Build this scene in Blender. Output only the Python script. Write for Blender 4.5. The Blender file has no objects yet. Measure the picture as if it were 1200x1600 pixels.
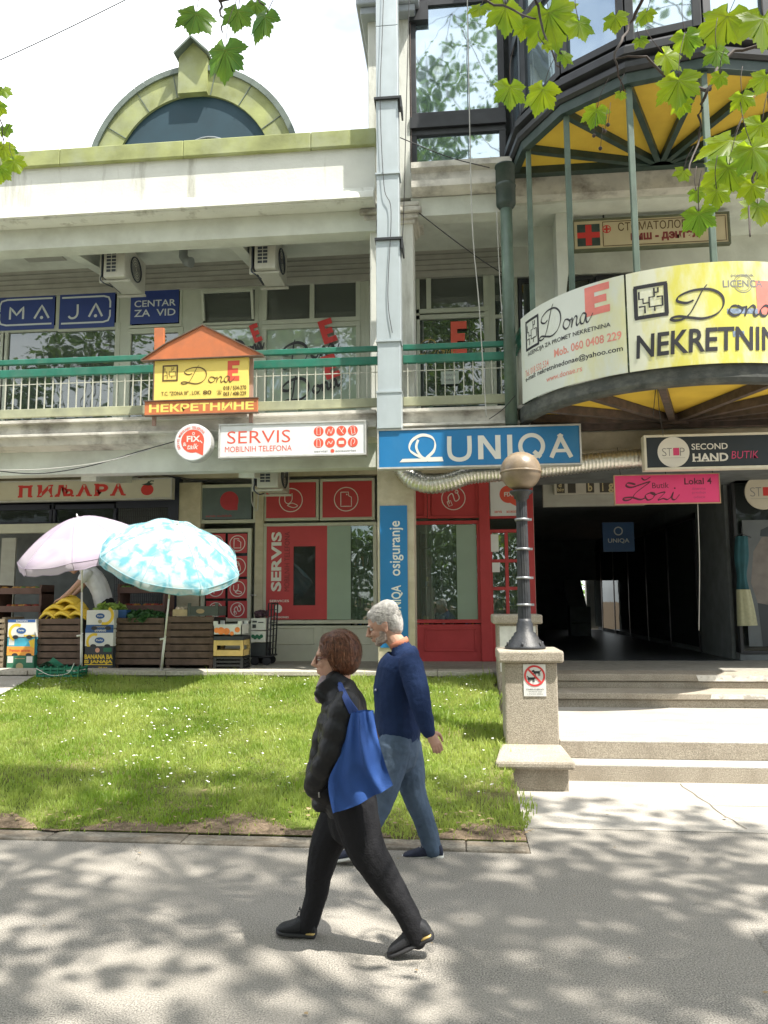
import bpy, math, random
import numpy as np
from mathutils import Vector, Matrix
sc = bpy.context.scene
COL = sc.collection
rnd = random.Random(7)
R_ = math.radians

# ------------------------------------------------------------------ camera
FPX, PITCH, YAW, ROLL, HC = 1200., R_(6.5), R_(5.7), R_(.35), 1.7
FW = np.array([-math.sin(YAW)*math.cos(PITCH), math.cos(YAW)*math.cos(PITCH), math.sin(PITCH)])
_rt = np.array([math.cos(YAW), math.sin(YAW), 0.]); _up = np.cross(_rt, FW)
RT = _rt*math.cos(ROLL)-_up*math.sin(ROLL); UP = _up*math.cos(ROLL)+_rt*math.sin(ROLL)
CAM = np.array([0, 0, HC])
cd = bpy.data.cameras.new('camera'); cam = bpy.data.objects.new('camera', cd); COL.objects.link(cam)
cam.matrix_world = Matrix(((RT[0], UP[0], -FW[0], 0), (RT[1], UP[1], -FW[1], 0), (RT[2], UP[2], -FW[2], HC), (0, 0, 0, 1)))
cd.sensor_fit = 'VERTICAL'; cd.sensor_height = 36; cd.lens = 27
cd.clip_start = .05; cd.clip_end = 2000
sc.camera = cam

def ray(px, py): return FW*FPX+RT*(px-600)-UP*(py-800)
def at(px, py, Y):                       # point of the upright plane at depth Y
    d = ray(px, py); return CAM+d*(Y/d[1])
def gr(px, py, z):                       # point of the level plane at height z
    d = ray(px, py); return CAM+d*((z-HC)/d[2])
def proj(p):
    v = np.asarray(p)-CAM; w = v@FW
    return 600+FPX*(v@RT)/w, 800-FPX*(v@UP)/w

# ------------------------------------------------------------------ world, sun, exposure
SUN = Vector((.42, -.27, 1.)).normalized()
w = bpy.data.worlds.new('World'); sc.world = w; w.use_nodes = True
nt = w.node_tree; nt.nodes.clear()
N = nt.nodes.new; L = nt.links.new
out = N('ShaderNodeOutputWorld'); bg = N('ShaderNodeBackground'); bg.inputs[1].default_value = .114
sky = N('ShaderNodeTexSky'); sky.sky_type = 'NISHITA'; sky.sun_disc = False
sky.sun_elevation = math.asin(SUN.z); sky.sun_rotation = math.atan2(SUN.x, SUN.y); sky.dust_density = 1.5
tc = N('ShaderNodeTexCoord'); mp = N('ShaderNodeMapping'); mp.inputs['Scale'].default_value = (1, 1, 2.2)
nz = N('ShaderNodeTexNoise'); nz.inputs['Scale'].default_value = 1.7; nz.inputs['Detail'].default_value = 6
rp = N('ShaderNodeValToRGB'); rp.color_ramp.elements[0].position = .36; rp.color_ramp.elements[1].position = .54
mx = N('ShaderNodeMix'); mx.data_type = 'RGBA'; mx.inputs[7].default_value = (8.6, 8.8, 9.0, 1)
L(tc.outputs['Generated'], mp.inputs[0]); L(mp.outputs[0], nz.inputs['Vector']); L(nz.outputs[0], rp.inputs[0])
L(rp.outputs[0], mx.inputs[0]); L(sky.outputs[0], mx.inputs[6]); L(mx.outputs[2], bg.inputs[0]); L(bg.outputs[0], out.inputs[0])
sd = bpy.data.lights.new('sun', 'SUN'); sd.energy = 4.6; sd.angle = R_(.6); sd.color = (1, .95, .86)
so = bpy.data.objects.new('sun', sd); COL.objects.link(so); so.location = (10, -6, 25)
so.rotation_euler = SUN.to_track_quat('Z', 'Y').to_euler()
sc.view_settings.view_transform = 'Standard'; sc.view_settings.look = 'None'
sc.view_settings.gamma = 1; sc.view_settings.exposure = 1.22
sc.cycles.max_bounces = 6; sc.cycles.transparent_max_bounces = 12

# ------------------------------------------------------------------ materials
MT = {}
def M(name, col, rough=.6, var=.12, scale=5., bump=0., bscale=60., metal=0., dirt=None, dscale=(2, 2, .5), damt=.5, spec=.5, bdist=.01, contrast=(.35, .65)):
    if name in MT: return MT[name]
    m = bpy.data.materials.new(name); m.use_nodes = True; MT[name] = m
    t = m.node_tree; b = t.nodes['Principled BSDF']
    b.inputs['Roughness'].default_value = rough; b.inputs['Metallic'].default_value = metal
    b.inputs['Specular IOR Level'].default_value = spec
    tc = t.nodes.new('ShaderNodeTexCoord')
    n = t.nodes.new('ShaderNodeTexNoise'); n.inputs['Scale'].default_value = scale; n.inputs['Detail'].default_value = 5
    t.links.new(tc.outputs['Object'], n.inputs['Vector'])
    r = t.nodes.new('ShaderNodeValToRGB')
    r.color_ramp.elements[0].position = .3; r.color_ramp.elements[1].position = .7
    r.color_ramp.elements[0].color = (*[c*(1-var) for c in col], 1); r.color_ramp.elements[1].color = (*[min(1, c*(1+var)) for c in col], 1)
    t.links.new(n.outputs[0], r.inputs[0]); src = r.outputs[0]
    if dirt:
        mp = t.nodes.new('ShaderNodeMapping'); mp.inputs['Scale'].default_value = dscale
        n2 = t.nodes.new('ShaderNodeTexNoise'); n2.inputs['Scale'].default_value = 1; n2.inputs['Detail'].default_value = 8; n2.inputs['Roughness'].default_value = .65
        r2 = t.nodes.new('ShaderNodeValToRGB'); r2.color_ramp.elements[0].position = contrast[0]+.1; r2.color_ramp.elements[1].position = contrast[1]+.1
        r2.color_ramp.elements[1].color = (damt, damt, damt, 1)
        mx = t.nodes.new('ShaderNodeMix'); mx.data_type = 'RGBA'; mx.inputs[7].default_value = (*dirt, 1)
        t.links.new(tc.outputs['Object'], mp.inputs[0]); t.links.new(mp.outputs[0], n2.inputs['Vector']); t.links.new(n2.outputs[0], r2.inputs[0])
        t.links.new(r2.outputs[0], mx.inputs[0]); t.links.new(src, mx.inputs[6]); src = mx.outputs[2]
    t.links.new(src, b.inputs['Base Color'])
    if bump:
        n3 = t.nodes.new('ShaderNodeTexNoise'); n3.inputs['Scale'].default_value = bscale; n3.inputs['Detail'].default_value = 4
        bp = t.nodes.new('ShaderNodeBump'); bp.inputs['Strength'].default_value = bump; bp.inputs['Distance'].default_value = bdist
        t.links.new(tc.outputs['Object'], n3.inputs['Vector']); t.links.new(n3.outputs[0], bp.inputs['Height']); t.links.new(bp.outputs[0], b.inputs['Normal'])
    return m

def Mleaf(name, c1, c2, trans=.5, scale=3., hue=.485, val=2.6):
    m = bpy.data.materials.new(name); m.use_nodes = True; MT[name] = m
    t = m.node_tree; t.nodes.clear(); n = t.nodes.new; l = t.links.new
    o = n('ShaderNodeOutputMaterial'); ms = n('ShaderNodeMixShader'); ms.inputs[0].default_value = trans
    b = n('ShaderNodeBsdfPrincipled'); b.inputs['Roughness'].default_value = .45; b.inputs['Specular IOR Level'].default_value = .35
    tr = n('ShaderNodeBsdfTranslucent')
    tc = n('ShaderNodeTexCoord'); nz = n('ShaderNodeTexNoise'); nz.inputs['Scale'].default_value = scale; nz.inputs['Detail'].default_value = 4
    r = n('ShaderNodeValToRGB'); r.color_ramp.elements[0].position = .35; r.color_ramp.elements[1].position = .65
    r.color_ramp.elements[0].color = (*c1, 1); r.color_ramp.elements[1].color = (*c2, 1)
    hs = n('ShaderNodeHueSaturation'); hs.inputs['Hue'].default_value = hue; hs.inputs['Value'].default_value = val; hs.inputs['Saturation'].default_value = 1.1
    l(tc.outputs['Object'], nz.inputs['Vector']); l(nz.outputs[0], r.inputs[0]); l(r.outputs[0], b.inputs['Base Color']); l(r.outputs[0], hs.inputs['Color'])
    l(hs.outputs[0], tr.inputs['Color']); l(b.outputs[0], ms.inputs[1]); l(tr.outputs[0], ms.inputs[2]); l(ms.outputs[0], o.inputs[0])
    return m

def Mglass(name, tint, see=.4, refl=.3, rough=.02, body=(.05, .06, .06), fres=1., gcol=(.9, .95, .95)):
    m = bpy.data.materials.new(name); m.use_nodes = True; MT[name] = m
    t = m.node_tree; t.nodes.clear(); n = t.nodes.new; l = t.links.new
    o = n('ShaderNodeOutputMaterial'); a = n('ShaderNodeMixShader'); b = n('ShaderNodeMixShader')
    d = n('ShaderNodeBsdfDiffuse'); d.inputs[0].default_value = (*body, 1)
    tr = n('ShaderNodeBsdfTransparent'); tr.inputs[0].default_value = (*tint, 1)
    g = n('ShaderNodeBsdfGlossy'); g.inputs['Roughness'].default_value = rough; g.inputs[0].default_value = (*gcol, 1)
    tc = n('ShaderNodeTexCoord'); nz = n('ShaderNodeTexNoise'); nz.inputs['Scale'].default_value = 1.3
    bp = n('ShaderNodeBump'); bp.inputs['Strength'].default_value = .25; bp.inputs['Distance'].default_value = .02
    l(tc.outputs['Object'], nz.inputs['Vector']); l(nz.outputs[0], bp.inputs['Height']); l(bp.outputs[0], g.inputs['Normal'])
    lw = n('ShaderNodeFresnel'); lw.inputs[0].default_value = 1.5
    ad = n('ShaderNodeMath'); ad.operation = 'MULTIPLY_ADD'; ad.use_clamp = True; ad.inputs[1].default_value = fres; ad.inputs[2].default_value = refl
    l(lw.outputs[0], ad.inputs[0])
    a.inputs[0].default_value = see; l(d.outputs[0], a.inputs[1]); l(tr.outputs[0], a.inputs[2])
    l(ad.outputs[0], b.inputs[0]); l(a.outputs[0], b.inputs[1]); l(g.outputs[0], b.inputs[2]); l(b.outputs[0], o.inputs[0])
    return m

# ------------------------------------------------------------------ objects
ORG = {}
def tag(o, label=None, cat=None, group=None, kind=None):
    if label: o['label'] = label
    if cat: o['category'] = cat
    if group: o['group'] = group
    if kind: o['kind'] = kind
    return o
def thing(name, loc, label, cat, group=None):
    o = bpy.data.objects.new(name, None); COL.objects.link(o); o.location = loc; o.empty_display_size = .2
    ORG[o.name] = np.array(loc, float)
    return tag(o, label, cat, group)

class MB:
    def __init__(s): s.v = []; s.f = []; s.s = []
    def add(s, vs, fs, smooth=False):
        n = len(s.v); s.v.extend([tuple(map(float, q)) for q in vs]); s.f.extend([tuple(i+n for i in q) for q in fs]); s.s.extend([smooth]*len(fs)); return s
    def box(s, x0, x1, y0, y1, z0, z1):
        x0, x1 = sorted((x0, x1)); y0, y1 = sorted((y0, y1)); z0, z1 = sorted((z0, z1))
        v = [(x, y, z) for z in (z0, z1) for y in (y0, y1) for x in (x0, x1)]
        return s.add(v, [(0, 2, 3, 1), (4, 5, 7, 6), (0, 1, 5, 4), (2, 6, 7, 3), (0, 4, 6, 2), (1, 3, 7, 5)])
    def obox(s, c, hx, hy, hz):          # oriented box from a centre and three half-axis vectors
        c, hx, hy, hz = map(np.asarray, (c, hx, hy, hz))
        v = [c+hx*i+hy*j+hz*k for k in (-1, 1) for j in (-1, 1) for i in (-1, 1)]
        return s.add(v, [(0, 2, 3, 1), (4, 5, 7, 6), (0, 1, 5, 4), (2, 6, 7, 3), (0, 4, 6, 2), (1, 3, 7, 5)])
    def bar(s, a, b, wd, ht, upv=(0, 0, 1)):
        a = np.asarray(a, float); b = np.asarray(b, float); d = b-a; l = np.linalg.norm(d); d = d/l
        sd = np.cross(d, upv); sd /= (np.linalg.norm(sd) or 1); u = np.cross(sd, d)
        return s.obox((a+b)/2, d*l/2, sd*wd/2, u*ht/2)
    def tube(s, pts, r, n=8, r2=None, ref=(0, 1, 0), cap=True, round_cap=False):
        p = [np.asarray(q, float) for q in pts]; k = len(p)
        r = [r]*k if np.isscalar(r) else list(r); r2 = r if r2 is None else ([r2]*k if np.isscalar(r2) else list(r2))
        if round_cap:
            d0 = p[0]-p[1]; d0 /= np.linalg.norm(d0)+1e-9; d1 = p[-1]-p[-2]; d1 /= np.linalg.norm(d1)+1e-9
            A = [(p[0]+d0*min(r[0], r2[0])*math.sin(t), math.cos(t)) for t in (1.45, 1.1, .6)]
            B = [(p[-1]+d1*min(r[-1], r2[-1])*math.sin(t), math.cos(t)) for t in (.6, 1.1, 1.45)]
            r = [r[0]*c for _, c in A]+r+[r[-1]*c for _, c in B]; r2 = [r2[0]*c for _, c in A]+r2+[r2[-1]*c for _, c in B]
            p = [q for q, _ in A]+p+[q for q, _ in B]; k = len(p)
        vs = []
        for i in range(k):
            t = p[min(i+1, k-1)]-p[max(i-1, 0)]; t /= np.linalg.norm(t)+1e-9
            rf = np.asarray(ref, float)
            if abs(t@rf) > .97: rf = np.array([1., 0, 0]) if abs(t[0]) < .9 else np.array([0, 0, 1.])
            b = rf-t*(t@rf); b /= np.linalg.norm(b); a = np.cross(b, t)
            for j in range(n):
                th = 2*math.pi*j/n; vs.append(p[i]+a*r[i]*math.cos(th)+b*r2[i]*math.sin(th))
        fs = [(i*n+j, i*n+(j+1) % n, (i+1)*n+(j+1) % n, (i+1)*n+j) for i in range(k-1) for j in range(n)]
        s.add(vs, fs, True)
        if cap:
            b = len(s.v)-k*n; s.f.append(tuple(b+j for j in range(n-1, -1, -1))); s.f.append(tuple(b+(k-1)*n+j for j in range(n))); s.s += [False, False]
        return s
    def lathe(s, prof, c=(0, 0, 0), n=24):   # prof: (radius, z)
        vs = []; c = np.asarray(c, float)
        for r, z in prof:
            for j in range(n):
                t = 2*math.pi*j/n; vs.append(c+np.array([r*math.cos(t), r*math.sin(t), z]))
        k = len(prof)
        return s.add(vs, [(i*n+j, i*n+(j+1) % n, (i+1)*n+(j+1) % n, (i+1)*n+j) for i in range(k-1) for j in range(n)], True)
    def ell(s, c, r, rot=None, nu=16, nv=10):
        vs = []; c = np.asarray(c, float); r = np.asarray(r, float)
        for i in range(nv+1):
            ph = math.pi*(i+.02)/(nv+.04)
            for j in range(nu):
                t = 2*math.pi*j/nu; q = np.array([math.sin(ph)*math.cos(t), math.sin(ph)*math.sin(t), math.cos(ph)])*r
                if rot is not None: q = np.asarray(rot)@q
                vs.append(c+q)
        b = (nv+1)*nu
        fs = [(i*nu+j, (i+1)*nu+j, (i+1)*nu+(j+1) % nu, i*nu+(j+1) % nu) for i in range(nv) for j in range(nu)]
        fs += [tuple(range(nu)), tuple(nv*nu+j for j in range(nu-1, -1, -1))]
        return s.add(vs, fs, True)
    def prism(s, poly, y0, y1):              # poly of (x, z), extruded in depth
        n = len(poly); v = [(x, y0, z) for x, z in poly]+[(x, y1, z) for x, z in poly]
        return s.add(v, [tuple(range(n)), tuple(range(2*n-1, n-1, -1))]+[(i, i+n, (i+1) % n+n, (i+1) % n) for i in range(n)])
    def slab(s, poly, z0, z1):               # poly of (x, y), extruded in height
        n = len(poly); v = [(x, y, z0) for x, y in poly]+[(x, y, z1) for x, y in poly]
        return s.add(v, [tuple(range(n-1, -1, -1)), tuple(range(n, 2*n))]+[(i, (i+1) % n, (i+1) % n+n, i+n) for i in range(n)])
    def build(s, name, mat, parent=None, bevel=0., loc=None, smooth=None, mods=None):
        V = np.array(s.v, float).reshape(-1, 3)
        if parent is not None: o0 = ORG[parent.name]
        elif loc is not None: o0 = np.array(loc, float)
        else:
            mn, mxx = V.min(0), V.max(0); o0 = np.array([(mn[0]+mxx[0])/2, (mn[1]+mxx[1])/2, mn[2]])
        me = bpy.data.meshes.new(name); me.from_pydata((V-o0).tolist(), [], s.f)
        if smooth is None: me.polygons.foreach_set('use_smooth', s.s)
        else: me.polygons.foreach_set('use_smooth', [smooth]*len(s.f))
        me.materials.append(mat); me.update()
        o = bpy.data.objects.new(name, me); COL.objects.link(o)
        ORG[o.name] = o0
        if parent is not None: o.parent = parent
        else: o.location = o0
        if bevel:
            b = o.modifiers.new('bevel', 'BEVEL'); b.width = bevel; b.segments = 2; b.limit_method = 'ANGLE'; b.angle_limit = R_(40)
        if mods: mods(o)
        return o

def raw(name, V, faces_flat, nper, mat, parent=None, loc=(0, 0, 0), smooth=False):   # fast mesh of equal-sided faces
    me = bpy.data.meshes.new(name); V = np.asarray(V, np.float32); nf = len(faces_flat)//nper
    me.vertices.add(len(V)); me.vertices.foreach_set('co', (V-np.asarray(loc if parent is None else ORG[parent.name], np.float32)).ravel())
    me.loops.add(len(faces_flat)); me.loops.foreach_set('vertex_index', np.asarray(faces_flat, np.int32))
    me.polygons.add(nf); me.polygons.foreach_set('loop_start', np.arange(nf, dtype=np.int32)*nper)
    me.update(calc_edges=True); me.validate()
    if smooth: me.polygons.foreach_set('use_smooth', [True]*nf)
    me.materials.append(mat)
    o = bpy.data.objects.new(name, me); COL.objects.link(o)
    if parent is not None: o.parent = parent; ORG[o.name] = ORG[parent.name]
    else: o.location = loc; ORG[o.name] = np.array(loc, float)
    return o

def copy_tree(o, parent=None):
    c = o.copy(); COL.objects.link(c)
    if parent is not None: c.parent = parent
    for ch in [x for x in COL.objects if x.parent == o]: copy_tree(ch, c)
    return c

def subdiv(a, n):
    a = [np.asarray(q, float) for q in a]; k = len(a); o = []
    for i in range(k-1):
        p0 = a[max(i-1, 0)]; p1 = a[i]; p2 = a[i+1]; p3 = a[min(i+2, k-1)]
        for j in range(n):
            t = j/n; o.append(.5*((2*p1)+(p2-p0)*t+(2*p0-5*p1+4*p2-p3)*t*t+(3*p1-p0-3*p2+p3)*t**3))
    o.append(a[-1]); return o

# ------------------------------------------------------------------ flat print: lettering and emblems as thin mesh
_tx = {}
def text2d(s, bold=0., shear=0.):
    k = (s, bold, shear)
    if k in _tx: return _tx[k]
    c = bpy.data.curves.new('lettering', 'FONT'); c.body = s; c.offset = bold; c.shear = shear; c.resolution_u = 3; c.fill_mode = 'FRONT'
    o = bpy.data.objects.new('lettering', c); COL.objects.link(o); bpy.context.view_layer.update()
    m = bpy.data.meshes.new_from_object(o.evaluated_get(bpy.context.evaluated_depsgraph_get()))
    v = np.array([q.co[:2] for q in m.vertices]); f = [tuple(p.vertices) for p in m.polygons]
    bpy.data.objects.remove(o); bpy.data.curves.remove(c); bpy.data.meshes.remove(m)
    v = (v-v.min(0))/(v.max(0)-v.min(0)); _tx[k] = (v, f); return v, f

class Art:
    """flat print on a panel W x H metres; boxes are fractions, v counted from the top"""
    def __init__(s, W, H): s.W = W; s.H = H; s.v = []; s.f = []; s.l = []; s.n = 0
    def add(s, vs, fs, ramp=False):
        n = len(s.v); k = len(vs); s.v.extend([(float(a), float(b)) for a, b in vs]); s.l.extend([s.n+(.9*(i//2)/(k/2) if ramp else 0) for i in range(k)]); s.n += 1; s.f.extend([tuple(i+n for i in q) for q in fs]); return s
    def P(s, u, v): return np.array([u*s.W, (1-v)*s.H])
    def text(s, t, u0, v0, u1, v1, bold=0., shear=0., rot=False):
        q, f = text2d(t, bold, shear)
        if rot: q = np.stack([1-q[:, 1], q[:, 0]], 1)
        return s.add([s.P(u0+(u1-u0)*a, v1+(v0-v1)*b) for a, b in q], f)
    def rect(s, u0, v0, u1, v1):
        n = max(1, int(abs(u1-u0)*s.W/.06)); us = [u0+(u1-u0)*i/n for i in range(n+1)]
        return s.add([s.P(u, v1) for u in us]+[s.P(u, v0) for u in us], [(i, i+1, n+2+i, n+1+i) for i in range(n)])
    def poly(s, pts): return s.add([s.P(*p) for p in pts], [tuple(range(len(pts)))])
    def disc(s, u, v, r, n=32, sx=1.):
        c = s.P(u, v); return s.add([c+np.array([r*sx*math.cos(2*math.pi*i/n), r*math.sin(2*math.pi*i/n)]) for i in range(n)], [tuple(range(n))])
    def ring(s, u, v, r, wd, n=36, a0=0., a1=360., sx=1.):
        c = s.P(u, v); k = n+1; vs = []
        for i in range(k):
            t = R_(a0+(a1-a0)*i/n); e = np.array([sx*math.cos(t), math.sin(t)]); vs += [c+e*(r-wd/2), c+e*(r+wd/2)]
        return s.add(vs, [(2*i, 2*i+1, 2*i+3, 2*i+2) for i in range(n)])
    def line(s, pts, wd, wmin=None, pen=.8, smooth=0, closed=False):   # pts fractions, wd metres
        p = [s.P(*q) for q in pts]
        if closed: p = p+[p[0]]
        if smooth: p = subdiv(p, smooth)
        else:
            q = [p[0]]
            for a, b in zip(p, p[1:]):
                n_ = max(1, int(np.linalg.norm(b-a)/.06)) if wmin is None else 1; q += [a+(b-a)*j/n_ for j in range(1, n_+1)]
            p = q
        k = len(p); vs = []
        for i in range(k):
            t = p[min(i+1, k-1)]-p[max(i-1, 0)]; l = np.linalg.norm(t); t = t/(l or 1); nrm = np.array([-t[1], t[0]])
            h = wd if wmin is None else wmin+(wd-wmin)*abs(math.sin(math.atan2(t[1], t[0])-pen))
            if i in (0, k-1) and wmin is not None: h *= .4
            vs += [p[i]-nrm*h/2, p[i]+nrm*h/2]
        return s.add(vs, [(2*i, 2*i+2, 2*i+3, 2*i+1) for i in range(k-1)], True)
    def script(s, u0, v0, u1, v1, wd):       # the hand-written word Dona
        def B(pts): return [(u0+(u1-u0)*x, v1+(v0-v1)*y) for x, y in pts]
        for st in ([(.33, 1.0), (.28, .82), (.22, .5), (.16, .22), (.10, .08), (.02, .05), (-.02, .12), (.05, .16), (.16, .09), (.28, .04), (.40, .14), (.47, .38), (.46, .66), (.36, .85), (.2, .86), (.07, .74), (.05, .6), (.13, .52), (.2, .58)],
                   [(.60, .36), (.55, .34), (.52, .2), (.56, .08), (.62, .12), (.65, .26), (.60, .36), (.64, .3), (.68, .32)],
                   [(.69, .36), (.685, .2), (.67, .06), (.70, .24), (.75, .36), (.775, .3), (.76, .16), (.775, .07), (.82, .14)],
                   [(.93, .33), (.88, .37), (.83, .24), (.84, .09), (.89, .1), (.93, .33), (.925, .14), (.95, .07), (1.0, .18), (1.04, .3)]):
            s.line(B(st), wd, wd*.3, pen=.9, smooth=6)
        return s
    def logo(s, u0, v0, u1, v1, wd):         # the little floor-plan square
        def B(pts): return [(u0+(u1-u0)*x, v1+(v0-v1)*y) for x, y in pts]
        for a in ([(0, 0), (0, 1)], [(1, 0), (1, 1)], [(-.05, 0), (1.05, 0)], [(-.05, 1), (1.05, 1)]): s.line(B(a), wd)
        for a in ([(.12, .85), (.12, .6), (.25, .6), (.25, .45), (.45, .45), (.45, .62), (.62, .62), (.62, .9)], [(.62, .75), (.75, .75), (.75, .9)], [(.45, .45), (.45, .3), (.62, .3), (.62, .15)],
                  [(.1, .35), (.3, .35), (.3, .12)], [(.62, .3), (.88, .3), (.88, .6), (.7, .6)]): s.line(B(a), wd*.45)
        return s
    def build(s, name, mat, mapper, parent):
        m = MB(); P = []
        for (a, b), l in zip(s.v, s.l):           # each stroke lies a hair in front of the one before
            p = np.array(mapper(a, b)); q = np.cross(np.array(mapper(a+.01, b))-p, np.array(mapper(a, b+.01))-p); P.append(p+q/np.linalg.norm(q)*l*.00018)
        m.add(P, s.f); return m.build(name, mat, parent)

class Sign:
    """upright panel facing the street, given by its photo corners and its depth"""
    def __init__(s, x0, y0, x1, y1, Y):
        mx, my = (x0+x1)/2, (y0+y1)/2
        s.X0, s.X1 = at(x0, my, Y)[0], at(x1, my, Y)[0]; s.Z1, s.Z0 = at(mx, y0, Y)[2], at(mx, y1, Y)[2]; s.Y = Y
        s.W, s.H = s.X1-s.X0, s.Z1-s.Z0
    def base(s): return ((s.X0+s.X1)/2, s.Y, s.Z0)
    def art(s): return Art(s.W, s.H)
    def map(s, k=1): return lambda u, v: (s.X0+u, s.Y-.0015*k, s.Z0+v)
    def panel(s, name, mat, parent, depth=.1, bevel=.006): return MB().box(s.X0, s.X1, s.Y, s.Y+depth, s.Z0, s.Z1).build(name, mat, parent, bevel)
    def frame(s, name, mat, parent, wd=.03, depth=.12, proud=.012):
        m = MB(); a, b = s.Y-proud, s.Y-proud+depth
        m.box(s.X0-wd, s.X1+wd, a, b, s.Z1, s.Z1+wd); m.box(s.X0-wd, s.X1+wd, a, b, s.Z0-wd, s.Z0); m.box(s.X0-wd, s.X0, a, b, s.Z0, s.Z1); m.box(s.X1, s.X1+wd, a, b, s.Z0, s.Z1)
        return m.build(name, mat, parent)
# ------------------------------------------------------------------ the ground, path, lawn, steps
asphalt = M('asphalt', (.26, .243, .215), .85, .7, 130, 1., 140, dirt=(.33, .305, .265), dscale=(.45, 1.1, 1), damt=.8, spec=.25, bdist=.006)
kerbm = M('kerb_concrete', (.23, .21, .175), .85, .3, 40, .7, 90, dirt=(.13, .1, .07), dscale=(2.5, 7, 1), damt=.85, contrast=(.3, .55), spec=.2)
pale = M('pale_concrete', (.4, .375, .335), .85, .2, 70, .6, 120, dirt=(.26, .235, .2), dscale=(1.2, 2.2, 1), damt=.75, spec=.2)
terrazzo = M('washed_concrete', (.36, .32, .26), .85, .35, 95, .7, 130, dirt=(.2, .17, .13), dscale=(3, 3, 2), damt=.6, spec=.2)
treadm = M('tread_concrete', (.4, .375, .335), .85, .25, 80, .6, 130, dirt=(.25, .225, .19), dscale=(1.5, 3, 2), damt=.7, spec=.2)
soil = M('soil', (.17, .125, .085), .95, .35, 25, 1., 40, spec=.1, bdist=.02)
def struct(o, name=None): o['kind'] = 'structure'; return o

struct(MB().add([(-400, -400, -.03), (400, -400, -.03), (400, 400, -.03), (-400, 400, -.03)], [(0, 1, 2, 3)]).build('ground', soil, loc=(0, 0, -.03)))
KY = 5.45
struct(MB().add([(-60, -12, 0), (60, -12, 0), (60, KY, 0), (.434, KY, 0), (-60, KY, 0), (60, 6.03, 0), (.434, 6.03, 0)], [(0, 1, 2, 3, 4), (3, 2, 5, 6)]).build('path', asphalt, loc=(0, 0, 0)))
m = MB(); x = -14.
while x < .4:                                                    # kerb stones laid end to end
    x2 = min(x+1., .43); d = rnd.uniform(-.008, .008); m.box(x+.002, x2-.002, KY+d, KY+.2+d, -.06, .016+rnd.uniform(-.004, .004)); x = x2
struct(m.build('kerb', kerbm, bevel=.012))
m = MB(); m.box(.434, 14, 6.034, 7.6, -.05, .006)
struct(m.build('pavement', pale, bevel=.003))
m = MB()
for a, b in (((2.05, 6.1), (1.95, 7.5)), ((2.0, 6.75), (6, 6.78)), ((4.2, 6.1), (4.25, 7.5))):
    p = [np.array([a[0]+(b[0]-a[0])*i/12+rnd.uniform(-.02, .02), a[1]+(b[1]-a[1])*i/12, .0105]) for i in range(13)]
    for i in range(12):
        q, r2 = p[i], p[i+1]; dv = np.array([.004, 0, 0]) if abs(b[1]-a[1]) > .5 else np.array([0, .004, 0]); m.add([q-dv, q+dv, r2+dv, r2-dv], [(0, 1, 2, 3)])
struct(m.build('pavement_joint', M('joint', (.15, .13, .1), .95)))

def lawn_z(x, y):
    t = min(max((y-5.65)/5.2, 0), 1)
    return .02+.56*(t**.85)+.02*math.sin(x*2.1+y)*math.sin(y*1.7)*min(1, t*4)
LX1 = .42
nx, ny = 90, 50; V = []; F = []
for j in range(ny+1):
    for i in range(nx+1):
        X = -16+(LX1+16)*i/nx; Yv = 5.64+(10.97-5.64)*j/ny; V.append((X, Yv, lawn_z(X, Yv)))
for j in range(ny):
    for i in range(nx): a = j*(nx+1)+i; F.append((a, a+1, a+nx+2, a+nx+1))
lawnm = M('lawn_soil', (.13, .16, .04), .95, .4, 12, .8, 60, dirt=(.2, .15, .09), dscale=(1.2, 1.2, 1), damt=.8, spec=.1, bdist=.03)
g0 = MB().add(V, F, True).build('lawn_ground', lawnm, loc=(0, 0, 0)); struct(g0)

m = MB()
for a, b in (((1.7, 6.0), (1.35, 5.2)), ((-2.3, 5.4), (-2.05, 4.9)), ((2.9, 5.1), (3.6, 4.8))):
    n_ = 24; q = [np.array([a[0]+(b[0]-a[0])*i/n_+rnd.uniform(-.02, .02), a[1]+(b[1]-a[1])*i/n_+rnd.uniform(-.02, .02), .0035]) for i in range(n_+1)]
    for i in range(n_):
        if rnd.random() < .35: continue
        t_ = q[i+1]-q[i]; sd = np.array([-t_[1], t_[0], 0]); sd = sd/np.linalg.norm(sd)*rnd.uniform(.0008, .002); m.add([q[i]-sd, q[i]+sd, q[i+1]+sd, q[i+1]-sd], [(0, 1, 2, 3)])
struct(m.build('path_cracks', M('crack_dirt', (.12, .105, .085), .95)))
struct(MB().add([(x+rnd.uniform(-.05, .05), y, .0025) for x, y in [(1.35, 3.7), (2.0, 3.62), (2.9, 3.7), (3.0, 4.0), (2.7, 4.4), (1.5, 4.35)]], [(0, 1, 2, 3, 4, 5)]).build('path_patch', M('newer_asphalt', (.225, .212, .19), .85, .5, 120, 1., 140, spec=.25, bdist=.006), loc=(0, 0, 0)))

# worn concrete way down from the stall, left of the lawn
wx = [gr(0, 1095, .42), gr(22, 1083, .47), gr(52, 1066, .53), gr(70, 1058, .56)]
V = []; 
pts = [(q[0], min(q[1], 10.96)) for q in wx]
poly = [(-16, 8.6)]+[(pts[0][0]-.35, 9.0)]+pts+[(-16, 10.96)]
V = [(a, b, lawn_z(a, b)+.03) for a, b in poly]
struct(MB().add(V, [tuple(range(len(V)))]).build('side_path', pale, loc=(0, 0, 0)))
PATHPOLY = poly
def inpoly(x, y, P):
    c = False; n = len(P)
    for i in range(n):
        x1, y1 = P[i]; x2, y2 = P[(i+1) % n]
        if (y1 > y) != (y2 > y) and x < (x2-x1)*(y-y1)/(y2-y1)+x1: c = not c
    return c

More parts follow.
